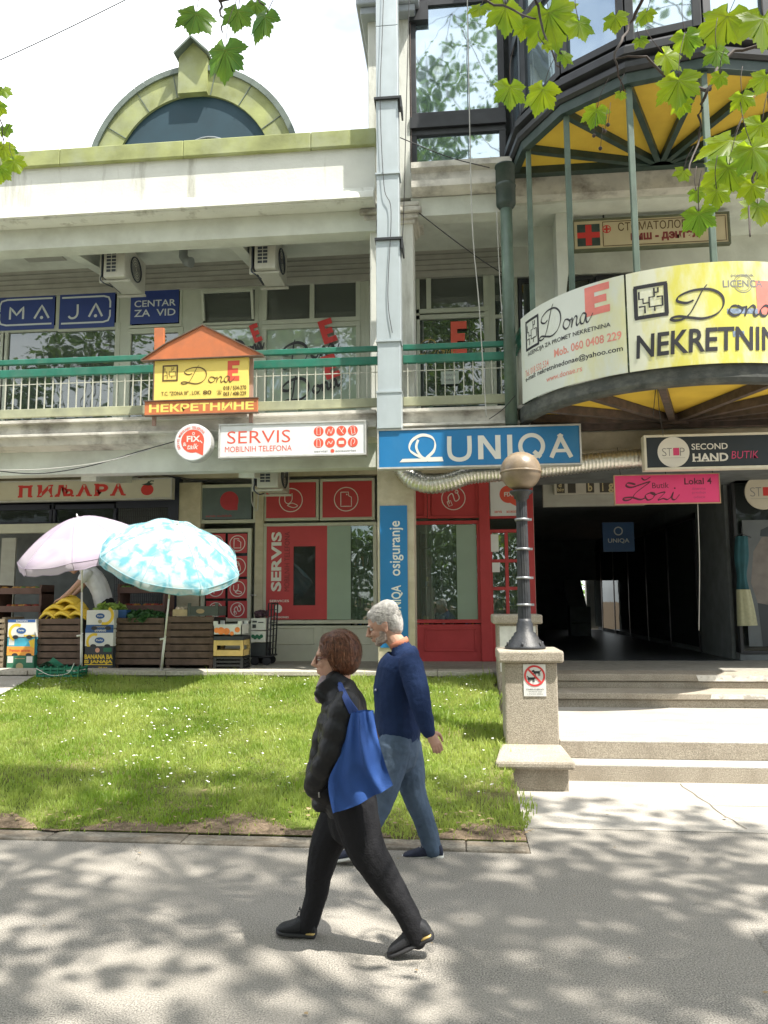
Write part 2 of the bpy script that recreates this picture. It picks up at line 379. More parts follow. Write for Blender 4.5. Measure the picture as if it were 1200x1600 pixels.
m = MB(); V = []; n_ = 160
for i in range(n_+1):
    x = -9+(LX1+9)*i/n_; e = 5.80+.11*math.sin(x*2.7)+.08*math.sin(x*7.1+1)+rnd.uniform(-.03, .03); V += [(x, 5.642, .026), (x, (5.642+e)/2, lawn_z(x, (5.642+e)/2)+.012), (x, e, lawn_z(x, e)+.006)]
m.add(V, [q for i in range(n_) for q in ((3*i, 3*i+3, 3*i+4, 3*i+1), (3*i+1, 3*i+4, 3*i+5, 3*i+2))], True)
struct(m.build('bare_soil', M('trodden_soil', (.2, .15, .105), .95, .4, 30, 1., 60, dirt=(.12, .095, .06), dscale=(7, 7, 7), damt=.8, spec=.1, bdist=.02), loc=(0, 0, 0)))
# grass: blades nobody could count
rs = np.random.RandomState(3)
NB = 120000
bx = np.concatenate([rs.uniform(-7.6, LX1+.06, NB), rs.uniform(-7.6, LX1+.06, 16000)]); by = np.concatenate([rs.uniform(5.66, 10.99, NB), rs.uniform(5.62, 6.3, 16000)])
bx = np.where(bx > LX1-.08, LX1-.08+rs.uniform(0, 1, len(bx))**2*.22*(.6+.4*np.sin(by*5.3)), bx)
keep = (np.abs(bx/np.maximum(by, 1)+.1) < .62)
keep &= (bx > -by*.66-.4)
bare = np.sin(bx*2.3+1)*np.sin(by*3.1)+np.sin(bx*5.1)*.4+rs.uniform(-.6, .6, len(bx))
keep &= ~((by < 5.74+.09*np.sin(bx*2.7)+.07*np.sin(bx*7.1+1)) & (rs.uniform(0, 1, len(bx)) < .86)) & ~((by < 6.2) & (rs.uniform(0, 1, len(bx)) < .25)) & ~((by < 6.5) & (bare > .62)) & ~((by < 8) & (bare > 1.25))
bx, by = bx[keep], by[keep]
k2 = np.array([not inpoly(a, b, PATHPOLY) for a, b in zip(bx, by)]); bx, by = bx[k2], by[k2]
bz = np.array([lawn_z(a, b) for a, b in zip(bx, by)]); n = len(bx)
tuft = .5+.5*np.sin(bx*3.3+np.sin(by*2.))*np.sin(by*4.1+1.3)
h = rs.uniform(.022, .06, n)*(.65+.7*tuft); h *= np.where(by < 6.1, .75, 1)
h *= np.where((bx > .1), 1.15, 1); h *= np.where(by > 10.7, 1.4, 1)
h *= np.where(rs.uniform(0, 1, n) < .02, 2.0, 1)
th = rs.uniform(0, 2*math.pi, n); wd = rs.uniform(.003, .0055, n)*(.75+by/14); ln = rs.uniform(.1, .8, n)*h; tl = rs.uniform(0, 2*math.pi, n)
cx, sx = np.cos(th)*wd, np.sin(th)*wd
V = np.empty((n, 5, 3)); 
V[:, 0] = np.stack([bx-cx, by-sx, bz-.004], 1); V[:, 1] = np.stack([bx+cx, by+sx, bz-.004], 1)
mxx, myy = bx+np.cos(tl)*ln*.35, by+np.sin(tl)*ln*.35
V[:, 2] = np.stack([mxx+cx*.7, myy+sx*.7, bz+h*.6], 1); V[:, 3] = np.stack([mxx-cx*.7, myy-sx*.7, bz+h*.6], 1)
V[:, 4] = np.stack([bx+np.cos(tl)*ln, by+np.sin(tl)*ln, bz+h], 1)
idx = (np.arange(n)*5)[:, None]
F = np.concatenate([idx+np.array([0, 1, 2]), idx+np.array([0, 2, 3]), idx+np.array([3, 2, 4])], 1).ravel()
grassm = Mleaf('grass_blade', (.165, .25, .045), (.3, .355, .11), .45, 1.6, .488, 2.4)
o = raw('grass', V.reshape(-1, 3), F, 3, grassm); tag(o, 'short green lawn grass sloping up from the kerb to the shop terrace', 'grass', kind='stuff')
# daisies scattered through it
nd = 850; V = []; F = []
for i in range(nd):
    for _ in range(9):
        x, y = rnd.uniform(-6.5, .3), rnd.uniform(6.3, 10.7)
        if math.sin(x*1.9+.5)+math.sin(y*1.4+x)+rnd.uniform(-1.2, 1.2) > .35 and not inpoly(x, y, PATHPOLY): break
    z = lawn_z(x, y)+rnd.uniform(.05, .085); r = rnd.uniform(.008, .014); a, b = rnd.uniform(-.5, .5), rnd.uniform(-.6, .2); k = len(V)
    for j in range(6): t = j*math.pi/3; V.append((x+r*math.cos(t), y+r*math.sin(t), z+r*(a*math.cos(t)+b*math.sin(t))))
    F += [(k, k+1, k+2, k+3, k+4, k+5)]
m = MB(); m.add(V, F); tag(m.build('daisies', M('white_petal', (.78, .78, .72), .7), loc=(0, 0, 0)), 'tiny white daisies dotted through the lawn grass', 'daisies', kind='stuff')
# taller weeds and dry leaves on the lawn's lower edge
V = []; F = []
for i in range(260):
    x, y = rnd.uniform(-5, .5), abs(rnd.gauss(0, .3))+5.68
    if rnd.random() < .3: x, y = rnd.uniform(-4, 4), rnd.uniform(3.2, 6.4) if rnd.random() < .6 else rnd.uniform(5.1, 5.6)
    if rnd.random() < .2: x, y = rnd.uniform(-.6, .45), rnd.uniform(5.7, 6.1)
    if y < 5.66 or x > .45: z = (.034 if y > KY else .006) if x < .43 else .012
    else: z = lawn_z(x, y)+.02
    r = rnd.uniform(.008, .032)*(.5 if y < 5.66 else 1); k = len(V); t0 = rnd.uniform(0, 6.28); tz = rnd.uniform(-.3, .5)
    for j, (a, q) in enumerate(((0, 1), (1.2, .55), (2.3, .8), (3.4, .6), (4.6, .7))): V.append((x+r*q*math.cos(t0+a), y+r*q*math.sin(t0+a), z+r*.4*(1+tz*math.cos(a))))
    F.append(tuple(k+j for j in range(5)))
m = MB(); m.add(V, F); tag(m.build('dry_leaves', M('dry_leaf', (.24, .175, .095), .8, .5, 9), loc=(0, 0, 0)), 'scattered dry leaves along the lower edge of the lawn', 'dry leaves', kind='stuff')

# terrace and the flights of steps
TZ = .68
tf = M('terrace_concrete', (.3, .285, .25), .8, .15, 12, .4, 90, dirt=(.2, .185, .16), dscale=(1.5, 2, 1), damt=.6, spec=.25)
m = MB(); m.box(-16, 14, 10.98, 26.3, -.02, TZ)
struct(m.build('terrace', tf))
m = MB(); x = -16.
while x < .4:
    x2 = min(x+rnd.uniform(.9, 1.5), .42); m.box(x+.004, x2-.004, 10.93+rnd.uniform(-.012, .012), 11.35, TZ-.055, TZ+.012+rnd.uniform(-.004, .004)); x = x2
struct(m.build('terrace_coping', M('coping_stone', (.42, .39, .33), .85, .2, 30, .6, 60, dirt=(.2, .18, .13), dscale=(2, 4, 3), spec=.2), bevel=.01))
m = MB(); x = -16.
while x < .4:
    x2 = min(x+rnd.uniform(.25, .6), .42); m.box(x, x2-.006, 10.96+rnd.uniform(-.015, .012), 11.0, .3, TZ-.07); x = x2
struct(m.build('terrace_face', M('rubble_stone', (.3, .26, .2), .9, .35, 14, 1, 40, dirt=(.13, .13, .07), dscale=(4, 4, 4), spec=.15, bdist=.02), bevel=.012))

st = thing('stone_steps', (5, 8.5, 0), 'wide worn concrete steps rising from the sunny pavement to the dark passage', 'steps')
SX0, SX1 = .93, 12
m = MB(); m.box(SX0, SX1, 7.56, 7.9, 0, .155); m.build('step', treadm, st, .012)
m = MB(); m.box(SX0, SX1, 7.84, 10.2, .1, .325); m.build('landing', treadm, st, .012)
m = MB(); m.box(SX0, SX1, 10.2, 10.75, .3, .42); m.box(SX0, SX1, 10.16, 10.78, .425, .505); m.build('step', terrazzo, st, .012)
m = MB(); m.box(SX0, SX1, 10.74, 11.3, .5, .59); m.box(SX0, SX1, 10.72, 11.3, .594, TZ+.008); m.build('step', terrazzo, st, .012)
for zz, yy in ((.0, 7.553), (.155, 7.833)):
    m = MB(); m.add([(SX0, yy, zz+.006), (SX1, yy, zz+.006), (SX1, yy, zz+(.14 if zz == 0 else .155)), (SX0, yy, zz+(.14 if zz == 0 else .155))], [(0, 1, 2, 3)]); m.build('riser_face', terrazzo, st)
wp = M('flaking_white_paint', (.62, .6, .55), .8, .1, 20, .5, 40, dirt=(.36, .33, .28), dscale=(5, 5, 9), damt=.9, contrast=(.42, .5))
m = MB()
a = at(1110, 1090, 10.15)[0]; b = at(1092, 1065, 10.71)[0]
m.add([(a, 10.155, .44), (SX1, 10.155, .43), (SX1, 10.155, .5), (a+.02, 10.155, .5)], [(0, 1, 2, 3)])
m.add([(b, 10.715, .6), (SX1, 10.715, .6), (SX1, 10.715, .68), (b-.03, 10.715, .68)], [(0, 1, 2, 3)])
m.build('paint_patch', wp, st)

# the two plinths beside the steps
def plinth(name, x0, x1, y0, y1, z0, z1, cap, label):
    t = thing(name, ((x0+x1)/2, (y0+y1)/2, z0), label, 'plinth', 'stone plinths flanking the steps')
    MB().box(x0, x1, y0, y1, z0-.1, z1-cap).build('pillar_body', terrazzo, t, .015)
    MB().box(x0-.06, x1+.06, y0-.06, y1+.06, z1-cap, z1).build('cap_stone', terrazzo, t, .022); return t
pl = plinth('stone_plinth', .40, .905, 7.66, 8.18, 0, 1.20, .115, 'near washed concrete plinth carrying the street lamp, dog sign on its face')
px0, px1 = at(776, 1000, 10.6)[0], at(838, 1000, 10.6)[0]
pz = at(805, 960, 10.55)[2]
pl2 = plinth('stone_plinth', px0, px1, 10.35, 10.93, .3, pz, .12, 'rear washed concrete plinth at the terrace edge behind the lamp post')
wq = MB().add([(px0+.03, 10.346, .75), (px1-.03, 10.346, .75), (px1-.03, 10.346, pz-.15), (px0+.03, 10.346, pz-.15)], [(0, 1, 2, 3)]).build('whitewashed_face', M('whitewash', (.6, .6, .56), .8, .1, 12), pl2)
bl = thing('stone_block', (.64, 7.38, 0), 'low chipped concrete block with slab top in front of the near plinth', 'stone block')
MB().box(.37, .915, 7.14, 7.655, -.05, .2).build('block_body', terrazzo, bl, .01)
m = MB(); m.add([(.27, 7.07, .2), (.97, 7.07, .2), (.92, 7.66, .2), (.35, 7.66, .2), (.27, 7.07, .275), (.97, 7.07, .275), (.92, 7.66, .32), (.35, 7.66, .32)], [(3, 2, 1, 0), (4, 5, 6, 7), (0, 1, 5, 4), (1, 2, 6, 5), (2, 3, 7, 6), (3, 0, 4, 7)])
m.build('block_slab', terrazzo, bl, .025)
# ------------------------------------------------------------------ lamp
iron = M('grey_iron', (.022, .025, .03), .5, .3, 20, .3, 60, dirt=(.09, .085, .075), dscale=(6, 6, 3), damt=.5)
lx, ly = at(818, 900, 7.9)[0], 7.92
lp = thing('street_lamp', (lx, ly, 1.2), 'globe street lamp with dark fluted post standing on the near plinth', 'street lamp')
zt = at(816, 770, ly)[2]; zg = at(816, 738, ly)[2]; rg = abs(at(848, 738, ly)[0]-at(784, 738, ly)[0])/2
MB().lathe([(.0, 1.2), (.2, 1.2), (.205, 1.222), (.19, 1.235), (.185, 1.25), (.165, 1.262), (.16, 1.285), (.14, 1.295), (.135, 1.318), (.115, 1.33), (.11, 1.355), (.085, 1.372), (.082, 1.45), (.07, 1.47), (.068, 1.5), (0, 1.5)], (lx, ly, 0), 28).build('base', iron, lp)
m = MB()
for i in range(6):
    t = i*math.pi/3+.3; m.tube([(lx+.185*math.cos(t), ly+.185*math.sin(t), 1.23), (lx+.185*math.cos(t), ly+.185*math.sin(t), 1.27)], .011, 6)
m.build('bolts', iron, lp)
n = 48; V = []; zs = np.linspace(1.48, zt-.06, 14)
for zq in zs:
    r = .066-.012*(zq-1.48)/(zt-1.5)
    for j in range(n): q = r*(1 if j % 3 else .86); V.append((lx+q*math.cos(2*math.pi*j/n), ly+q*math.sin(2*math.pi*j/n), zq))
MB().add(V, [(i*n+j, i*n+(j+1) % n, (i+1)*n+(j+1) % n, (i+1)*n+j) for i in range(13) for j in range(n)], True).build('post', iron, lp)
steel = M('bright_steel', (.5, .5, .48), .4, .15, 20, metal=.9)
for yy in (812, 858, 903, 945):
    zz = at(818, yy, ly)[2]; m = MB(); m.lathe([(.062, zz-.012), (.074, zz-.012), (.076, zz), (.074, zz+.012), (.062, zz+.012)], (lx, ly, 0), 24)
    m.box(lx+.065, lx+.1, ly-.012, ly+.012, zz-.012, zz+.012); m.build('clamp_ring', M('dull_zinc', (.26, .27, .28), .45, .2, 30, metal=.6), lp)
MB().lathe([(.055, zt-.1), (.058, zt-.07), (.075, zt-.06), (.078, zt-.03), (.115, zt), (.118, zt+.02), (.06, zt+.03)], (lx, ly, 0), 28).build('globe_holder', iron, lp)
gm = M('dirty_globe', (.23, .175, .115), .35, .25, 9, .15, 60, dirt=(.2, .14, .09), dscale=(7, 7, 3), damt=.6)
MB().ell((lx, ly, zg+.01), (rg, rg, rg*.97), nu=36, nv=24).build('globe', gm, lp)
m = MB(); m.lathe([(rg+.001, zg-.012), (rg+.006, zg-.008), (rg+.006, zg+.008), (rg+.001, zg+.012)], (lx, ly, 0), 36); m.build('globe_seam', gm, lp)
# no-dogs plate on the plinth
S = Sign(818, 1038, 853, 1088, 7.652)
t = thing('no_dogs_sign', S.base(), 'small white no dogs notice with red ring on the plinth below the lamp', 'sign')
white = M('white_plastic', (.7, .7, .68), .45, .05, 8, dirt=(.5, .48, .42), dscale=(3, 3, 1.5), damt=.4)
redp = M('red_print', (.62, .05, .05), .5, .06, 5); blackp = M('black_print', (.02, .02, .025), .55, .1, 5)
S.panel('plate', white, t, .005, 0)
A = S.art(); r = S.W*.43; A.ring(.5, .36, r, S.W*.085); A.line([(.2, .14), (.8, .58)], S.W*.085); A.build('red_ring', redp, S.map(2), t)
A = S.art()
for u, v, k in ((.62, .24, 1), (.36, .44, -1)):
    A.poly([(u-.17, v-.03), (u+.12, v-.03), (u+.12, v+.05), (u-.17, v+.05)]); A.poly([(u-k*.13, v-.07), (u-k*.24, v-.05), (u-k*.24, v), (u-k*.1, v+.02)])
    for q in (-.15, -.09, .05, .1): A.rect(u+q, v+.04, u+q+.03, v+.12)
    A.line([(u+k*.12, v-.02), (u+k*.2, v-.07)], .008)
A.text('ZABRANJENO', .1, .76, .9, .81, .02); A.text('uvodjenje pasa', .22, .84, .8, .88, .01); A.text('u dvoriste objekta', .14, .91, .86, .95, .01)
A.build('pictogram', blackp, S.map(1), t)
# ------------------------------------------------------------------ the shopping arcade
paint = M('white_render', (.63, .64, .585), .8, .06, 3, .3, 30, dirt=(.25, .24, .19), dscale=(3.2, 3.2, .45), damt=.75, spec=.2, contrast=(.45, .6))
paintd = M('stained_render', (.58, .56, .5), .85, .12, 4, .5, 25, dirt=(.16, .14, .12), dscale=(2.2, 2.2, 2.6), damt=.9, spec=.2, contrast=(.38, .62))
ceil = M('ceiling_render', (.6, .625, .56), .85, .08, 3, .3, 20, dirt=(.34, .34, .29), dscale=(1.4, 1.4, 1.4), spec=.15)
copper = M('green_copper', (.27, .295, .12), .6, .3, 2.2, .25, 12, dirt=(.33, .36, .27), dscale=(1.6, 1.6, 1.2), damt=.75, spec=.3)
copperd = M('dark_copper', (.12, .15, .13), .6, .2, 4)
framew = M('pale_green_frame', (.43, .46, .38), .5, .06, 4, dirt=(.33, .34, .28), dscale=(2, 2, 1), spec=.35)
wallgrey = M('grey_cladding', (.36, .36, .32), .75, .08, 5, dirt=(.25, .24, .21), dscale=(1, 1, 6), spec=.2)
beige = M('beige_render', (.5, .45, .34), .8, .1, 6, .3, 40, dirt=(.3, .24, .15), dscale=(2, 2, 3), damt=.6, spec=.2)
bronze = M('dark_bronze_frame', (.03, .032, .036), .4, .25, 5, spec=.4)
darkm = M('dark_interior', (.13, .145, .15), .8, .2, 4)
greenp = M('green_paint', (.02, .15, .10), .4, .15, 6, dirt=(.12, .17, .14), dscale=(4, 4, 4), damt=.45, spec=.4)
greengrey = M('grey_green_paint', (.10, .15, .115), .5, .2, 5, dirt=(.05, .06, .05), dscale=(3, 3, 1.2), damt=.6)
darkgreen = M('dark_green_paint', (.025, .05, .042), .5, .25, 6, dirt=(.08, .08, .07), dscale=(3, 3, 3), damt=.5)
yellow = M('yellow_panel', (.66, .46, .065), .65, .08, 2.5, dirt=(.45, .24, .04), dscale=(1.2, 1.2, 1), damt=.5, spec=.2)
zinc = M('zinc_sheet', (.42, .475, .5), .42, .07, 3, .12, 6, metal=.25, dirt=(.36, .4, .42), dscale=(5, 5, .8), damt=.5, bdist=.02)
glass2 = Mglass('sky_glass', (.5, .6, .6), .0, .5, .03, (.14, .19, .22), gcol=(.66, .78, .86))
glass1 = Mglass('office_glass', (.5, .58, .55), .25, .09, .015, (.06, .075, .07))
glassv = Mglass('vent_glass', (.3, .33, .35), .1, .03, .03, (.085, .095, .085), 1.)  # reflected ceilings put into the panes' grey body colour
glassf = Mglass('green_film_glass', (.5, .6, .55), .0, .10, .02, (.33, .4, .34))
glasss = Mglass('shop_glass', (.82, .92, .86), .72, .10, .012, (.2, .26, .23))
glassd = Mglass('dark_glass', (.3, .33, .35), .25, .0, .03, (.035, .042, .042), .5)

BX = thing('shopping_arcade', (0, 12, TZ), 'two storey white shopping arcade with arched copper dormer, round yellow-soffited balcony and red shopfront', 'building')
XL, XR, XP = -16., 14., at(588, 200, 10.75)[0]            # left end, right end, left edge of the tall block

# roof edge of the left wing
m = MB(); m.box(XL, XP-.02, 10.75, 14, 7.74, 8.44); m.build('parapet_wall', paint, BX)
m = MB(); x = XL
while x < XP: x2 = min(x+1.98, XP); m.box(x+.002, x2-.002, 10.675, 11.2, 8.44, 8.70); x = x2
m.build('copper_coping', copper, BX, .012)
m = MB()
prof = [(10.748, 7.80), (10.70, 7.78), (10.68, 7.72), (10.66, 7.70), (10.60, 7.66), (10.58, 7.60), (10.575, 7.56), (10.62, 7.555), (10.62, 7.535), (10.9, 7.53), (10.9, 7.8)]
def mould(mb, prof, x0, x1):
    n = len(prof); V = [(x0, a, b) for a, b in prof]+[(x1, a, b) for a, b in prof]
    mb.add(V, [(i, i+n, (i+1) % n+n, (i+1) % n) for i in range(n)]+[tuple(range(n-1, -1, -1)), tuple(range(n, 2*n))])
mould(m, prof, XL, XP-.03); m.build('cornice', paint, BX)
bx1 = at(640, 100, 11.0)[0]
m = MB(); m.box(XL, XP-.03, 10.905, 11.2, 7.2, 7.735); m.box(bx1, .85, 10.93, 11.2, 7.4, 7.69); m.build('roof_beam', ceil, BX)
m = MB(); m.box(XL, 14, 11.2, 14.6, 7.62, 7.74); m.build('roof_soffit', ceil, BX)
ribs = [at(a, 400, 11.6)[0] for a in (-170, 133, 380)]
for xr in ribs:
    V = [(11.2, 7.2), (11.2, 7.62), (12.62, 7.62), (12.62, 7.42)]
    m = MB(); m.add([(xr-.1, a, b) for a, b in V]+[(xr+.1, a, b) for a, b in V], [(0, 1, 2, 3), (7, 6, 5, 4)]+[(i, i+4, (i+1) % 4+4, (i+1) % 4) for i in range(4)]); m.build('cantilever_rib', ceil, BX)
m = MB(); q = at(65, 410, 12.0); m.box(q[0]-.35, q[0]+.35, 11.75, 12.2, 7.606, 7.614); m.build('ceiling_hatch', wallgrey, BX)

# arched dormer over the parapet
Yd = 12.3
Yf = Yd-.25; zc = at(300, 279, Yf)[2]; axc = at(300, 279, Yf)[0]; ztop = at(300, 111, Yf)[2]; ah = ztop-zc; ar = (at(466, 200, Yf)[0]-at(134, 200, Yf)[0])/2*.97
dm = MB(); k = 32; inr = .775
V = []
for i in range(k+1):
    t = math.pi*i/k
    for yy in (Yd-.25, Yd+1.5):
        for f in (1., inr): V.append((axc-ar*f*math.cos(t), yy, zc+ah*f*math.sin(t)))
F = []
for i in range(k):
    a = 4*i; b = a+4; F += [(a, a+1, b+1, b), (a, b, b+2, a+2), (a+1, a+3, b+3, b+1)]
dm.add(V, F, False); dm.build('dormer_arch', copper, BX)
m = MB()
for i in range(k):
    t0, t1 = math.pi*i/k, math.pi*(i+1)/k
    pa, pb = [(axc-ar*1.015*math.cos(t), Yd-.28, zc+ah*1.015*math.sin(t)) for t in (t0, t1)]; m.bar(pa, pb, .1, .03, (0, 1, 0))
for a in (32, 56, 78, 102, 124, 148):
    t = R_(a); m.bar((axc-ar*inr*math.cos(t), Yd-.252, zc+ah*inr*math.sin(t)), (axc-ar*math.cos(t), Yd-.252, zc+ah*math.sin(t)), .012, .02, (0, 1, 0))
m.build('dormer_edging', copperd, BX)
MB().prism([(axc-ar*inr*math.cos(math.pi*i/k), zc+ah*inr*math.sin(math.pi*i/k)) for i in range(k+1)], Yd-.2, Yd-.15).build('dormer_recess', M('dormer_dark_blue', (.012, .042, .062), .7, .1, 3), BX)  # dark blue fill inside the arch
sm = MB(); lc = at(325, 232, Yd-.24); zl_ = at(325, 243, Yd-.24)[2]
V = []
for i in range(13):
    t = math.pi*i/12; V.append((lc[0]-.42*math.cos(t), Yd-.24, zl_+.33*math.sin(t)))
sm.tube(V, .025, 6); sm.tube([(lc[0], Yd-.24, zl_-.1), (lc[0], Yd-.24, zl_+.31)], .014, 6); sm.tube([(lc[0]-.3, Yd-.24, zl_+.12), (lc[0]+.3, Yd-.24, zl_+.12)], .014, 6)
sm.build('dormer_window', M('grey_frame', (.2, .22, .23), .5), BX)
k0, k1 = at(276, 120, Yd-.4)[0], at(321, 120, Yd-.4)[0]; kz0, kz1, kz2 = at(298, 140, Yd-.4)[2], at(298, 84, Yd-.4)[2], at(298, 62, Yd-.4)[2]
m = MB(); m.prism([(k0, kz0), (k1, kz0), (k1, kz1), ((k0+k1)/2, kz2), (k0, kz1)], Yd-.33, Yd+.4); m.build('dormer_keystone', copper, BX)
m = MB(); m.bar(((k0+k1)/2, Yd-.02, kz2+.02), (k0-.04, Yd-.02, kz1-.01), .9, .03, (0, 0, 1)); m.bar(((k0+k1)/2, Yd-.02, kz2+.02), (k1+.04, Yd-.02, kz1-.01), .9, .03, (0, 0, 1)); m.build('keystone_cap', copperd, BX)
m = MB(); m.box(XL, XP, 11.2, 14, 8.5, 8.55)
m.build('roof_deck', copperd, BX)

# first floor slab edge
m = MB()
for x0, x1 in ((XL, at(588, 680, 10.7)[0]), (at(625, 680, 10.7)[0], 1.0)):
    mould(m, [(10.62, 4.385), (10.62, 4.34), (10.70, 4.33), (10.70, 4.19), (10.64, 4.17), (10.64, 4.14), (10.72, 4.12), (10.74, 4.02), (10.98, 3.97), (10.98, 4.385)], x0, x1)
m.build('floor_edge', paintd, BX)
m = MB(); m.box(XL, 14, 10.98, 15.2, 3.97, 4.36); m.build('floor_slab', ceil, BX)
m = MB(); m.box(XL, at(590, 700, 11)[0], 10.99, 11.25, 3.62, 3.968); m.box(at(648, 700, 11)[0], .9, 10.99, 11.25, 3.62, 3.968); m.build('floor_beam', ceil, BX)
for xr in [at(a, 740, 11.6)[0] for a in (-150, 155, 395)]:
    V = [(11.25, 3.55), (11.25, 3.97), (12.85, 3.97), (12.85, 3.75)]
    m = MB(); m.add([(xr-.12, a, b) for a, b in V]+[(xr+.12, a, b) for a, b in V], [(0, 1, 2, 3), (7, 6, 5, 4)]+[(i, i+4, (i+1) % 4+4, (i+1) % 4) for i in range(4)]); m.build('cantilever_rib', ceil, BX)

# the column with its sheet-metal duct
cx0, cx1 = at(578, 450, 10.97)[0], at(646, 450, 10.97)[0]
m = MB(); m.box(cx0, cx1, 10.97, 11.5, 4.36, 7.62); m.build('column', paint, BX, .02)
m = MB()
for i, (zz, e) in enumerate(((7.62, .1), (7.52, .14), (7.44, .08), (7.38, .04))): m.box(cx0-e, cx1+e, 10.97-e, 11.5+e, zz-.075, zz)
m.build('column_capital', paintd, BX, .015)
gx0, gx1 = at(590, 900, 10.97)[0], at(648, 900, 10.97)[0]
m = MB(); m.box(gx0, gx1, 10.97, 11.45, TZ, 3.97); m.build('column', beige, BX, .012)
dx0, dx1 = at(589, 400, 10.4)[0], at(624, 400, 10.4)[0]
zs = [at(606, a, 10.4)[2] for a in (670, 612, 532, 375, 270, 155, 40, -150)]
m = MB()
for i in range(len(zs)-1):
    e = .012 if i in (0, 2) else 0; m.box(dx0-e, dx1+e, 10.4-e, 10.66, zs[i]+.003, zs[i+1]-.003)
m.build('sheet_metal_duct', zinc, BX, .008)
for yy in (375, 155):
    zz = at(606, yy, 10.38)[2]; m = MB(); m.box(dx0-.03, dx1+.05, 10.36, 10.7, zz, zz+.035); m.box(dx1+.03, dx1+.055, 10.36, 10.7, zz-.14, zz); m.build('duct_bracket', bronze, BX)
m = MB()
for yy in (270, 532, 612): zz = at(606, yy, 10.38)[2]; m.box(dx0-.02, dx1+.02, 10.378, 10.66, zz-.012, zz+.012)
m.build('duct_seam', zinc, BX)

# tall block right of the duct
bx0, bx1 = at(575, 100, 11.0)[0], at(640, 100, 11.0)[0]
m = MB(); m.box(bx0, bx1+.02, 11.0, 14.5, 7.74, 13.2); m.build('corner_pier', paint, BX, .01)
zz = at(600, 18, 10.8)[2]; m = MB(); m.box(bx0-.1, bx1+.1, 10.82, 14, zz, zz+.12); m.box(bx0-.16, bx1+.16, 10.76, 14, zz+.12, zz+.6); m.build('pier_moulding', M('slate_grey', (.3, .33, .36), .6), BX, .02)
# its moulded ledge
m = MB()
mould(m, [(10.72, 8.14), (10.72, 8.05), (10.80, 8.0), (10.80, 7.88), (10.74, 7.86), (10.74, 7.76), (10.82, 7.72), (10.905, 7.70), (11.2, 7.70), (11.2, 8.14)], bx1+.02, at(800, 290, 10.8)[0]); m.build('block_ledge', paintd, BX)
wx0, wx1 = at(640, 120, 11.02)[0], at(790, 120, 11.02)[0]
def window(parent, x0, x1, z0, z1, Y, fr, gl, fw=.06, cols=(), rows=(), depth=.08, name='window', films=None):
    """frame with one pane per opening; cols and rows are fractions"""
    m = MB(); xs = [x0]+[x0+(x1-x0)*c for c in cols]+[x1]; zs = [z0]+[z0+(z1-z0)*r for r in rows]+[z1]
    m.box(x0-fw, x1+fw, Y, Y+depth, z1, z1+fw); m.box(x0-fw, x1+fw, Y, Y+depth, z0-fw, z0); m.box(x0-fw, x0, Y, Y+depth, z0, z1); m.box(x1, x1+fw, Y, Y+depth, z0, z1)
    for c in xs[1:-1]: m.box(c-fw/2, c+fw/2, Y+.003, Y+depth, z0, z1)
    for r in zs[1:-1]: m.box(x0, x1, Y+.005, Y+depth, r-fw/2, r+fw/2)
    w_ = m.build(name, fr, parent, .006); n = 0
    for i in range(len(xs)-1):
        for j in range(len(zs)-1):
            g_ = gl[n % len(gl)] if isinstance(gl, (list, tuple)) else gl; n += 1
            if g_ is None: continue
            a = MB().box(xs[i]+.002, xs[i+1]-.002, Y+depth*.55, Y+depth*.55+.008, zs[j]+.002, zs[j+1]-.002); a.build('pane', g_, w_)
    return w_
zb, zm0, zm1 = at(715, 262, 11.02)[2], at(715, 208, 11.02)[2], at(715, 172, 11.02)[2]
ztw = at(715, 5, 11.02)[2]
f = .07
a0, a1 = at(650, 120, 11.02)[0], at(778, 120, 11.02)[0]
window(BX, a0, a1, zb+.05, zm0, 11.02, bronze, glass2, .1); window(BX, a0, a1, zm1, ztw, 11.02, bronze, glass2, .1)
m = MB(); m.box(a0-.1, a1+.1, 10.97, 11.04, zm0+.1, zm1-.1); m.box(a0-.2, a1+.2, 11.03, 11.4, zb-.06, zb-.045); m.build('transom', bronze, BX)
window(BX, a0, a1, ztw+.3, ztw+2.2, 11.02, bronze, glass2, .1)
m = MB(); m.box(bx1+.02, a0-.1, 11.0, 11.1, 8.14, 13); m.build('rusty_jamb', M('rusty_jamb', (.16, .13, .12), .7, .3, 6, dirt=(.2, .1, .06), dscale=(3, 3, 3)), BX)
m = MB(); m.box(a0-.1, a0+.2, 10.95, 11.06, ztw-.28, ztw+.02); m.build('roller_box', bronze, BX)
m = MB(); m.box(bx1, 14, 11.45, 11.6, 8.0, 13.2); m.build('block_inner_wall', darkm, BX)

# ---------------- round corner: bay above, balcony below
CXX, CY, RR = 2.99, 10.95, 2.15
def circ(a, r): return (CXX-r*math.cos(R_(a)), CY-r*math.sin(R_(a)))
FA = [0, 18, 42, 66, 90, 114, 138, 162, 180]
bay = BX
def ring_profile(mb, prof, angs):      # prof: (radius, z) closed loop swept round the corner
    n = len(prof); V = []
    for a in angs:
        for r, z in prof: x, y = circ(a, r); V.append((x, y, z))
    F = [(i*n+j, i*n+(j+1) % n, (i+1)*n+(j+1) % n, (i+1)*n+j) for i in range(len(angs)-1) for j in range(n)]
    F += [tuple(range(n-1, -1, -1)), tuple((len(angs)-1)*n+j for j in range(n))]
    mb.add(V, F)
Z0 = 7.95
m = MB(); ring_profile(m, [(RR-.1, Z0), (RR, Z0), (RR, Z0+.13), (RR-.1, Z0+.13)], FA); m.build('bay_green_rim', darkgreen, BX)
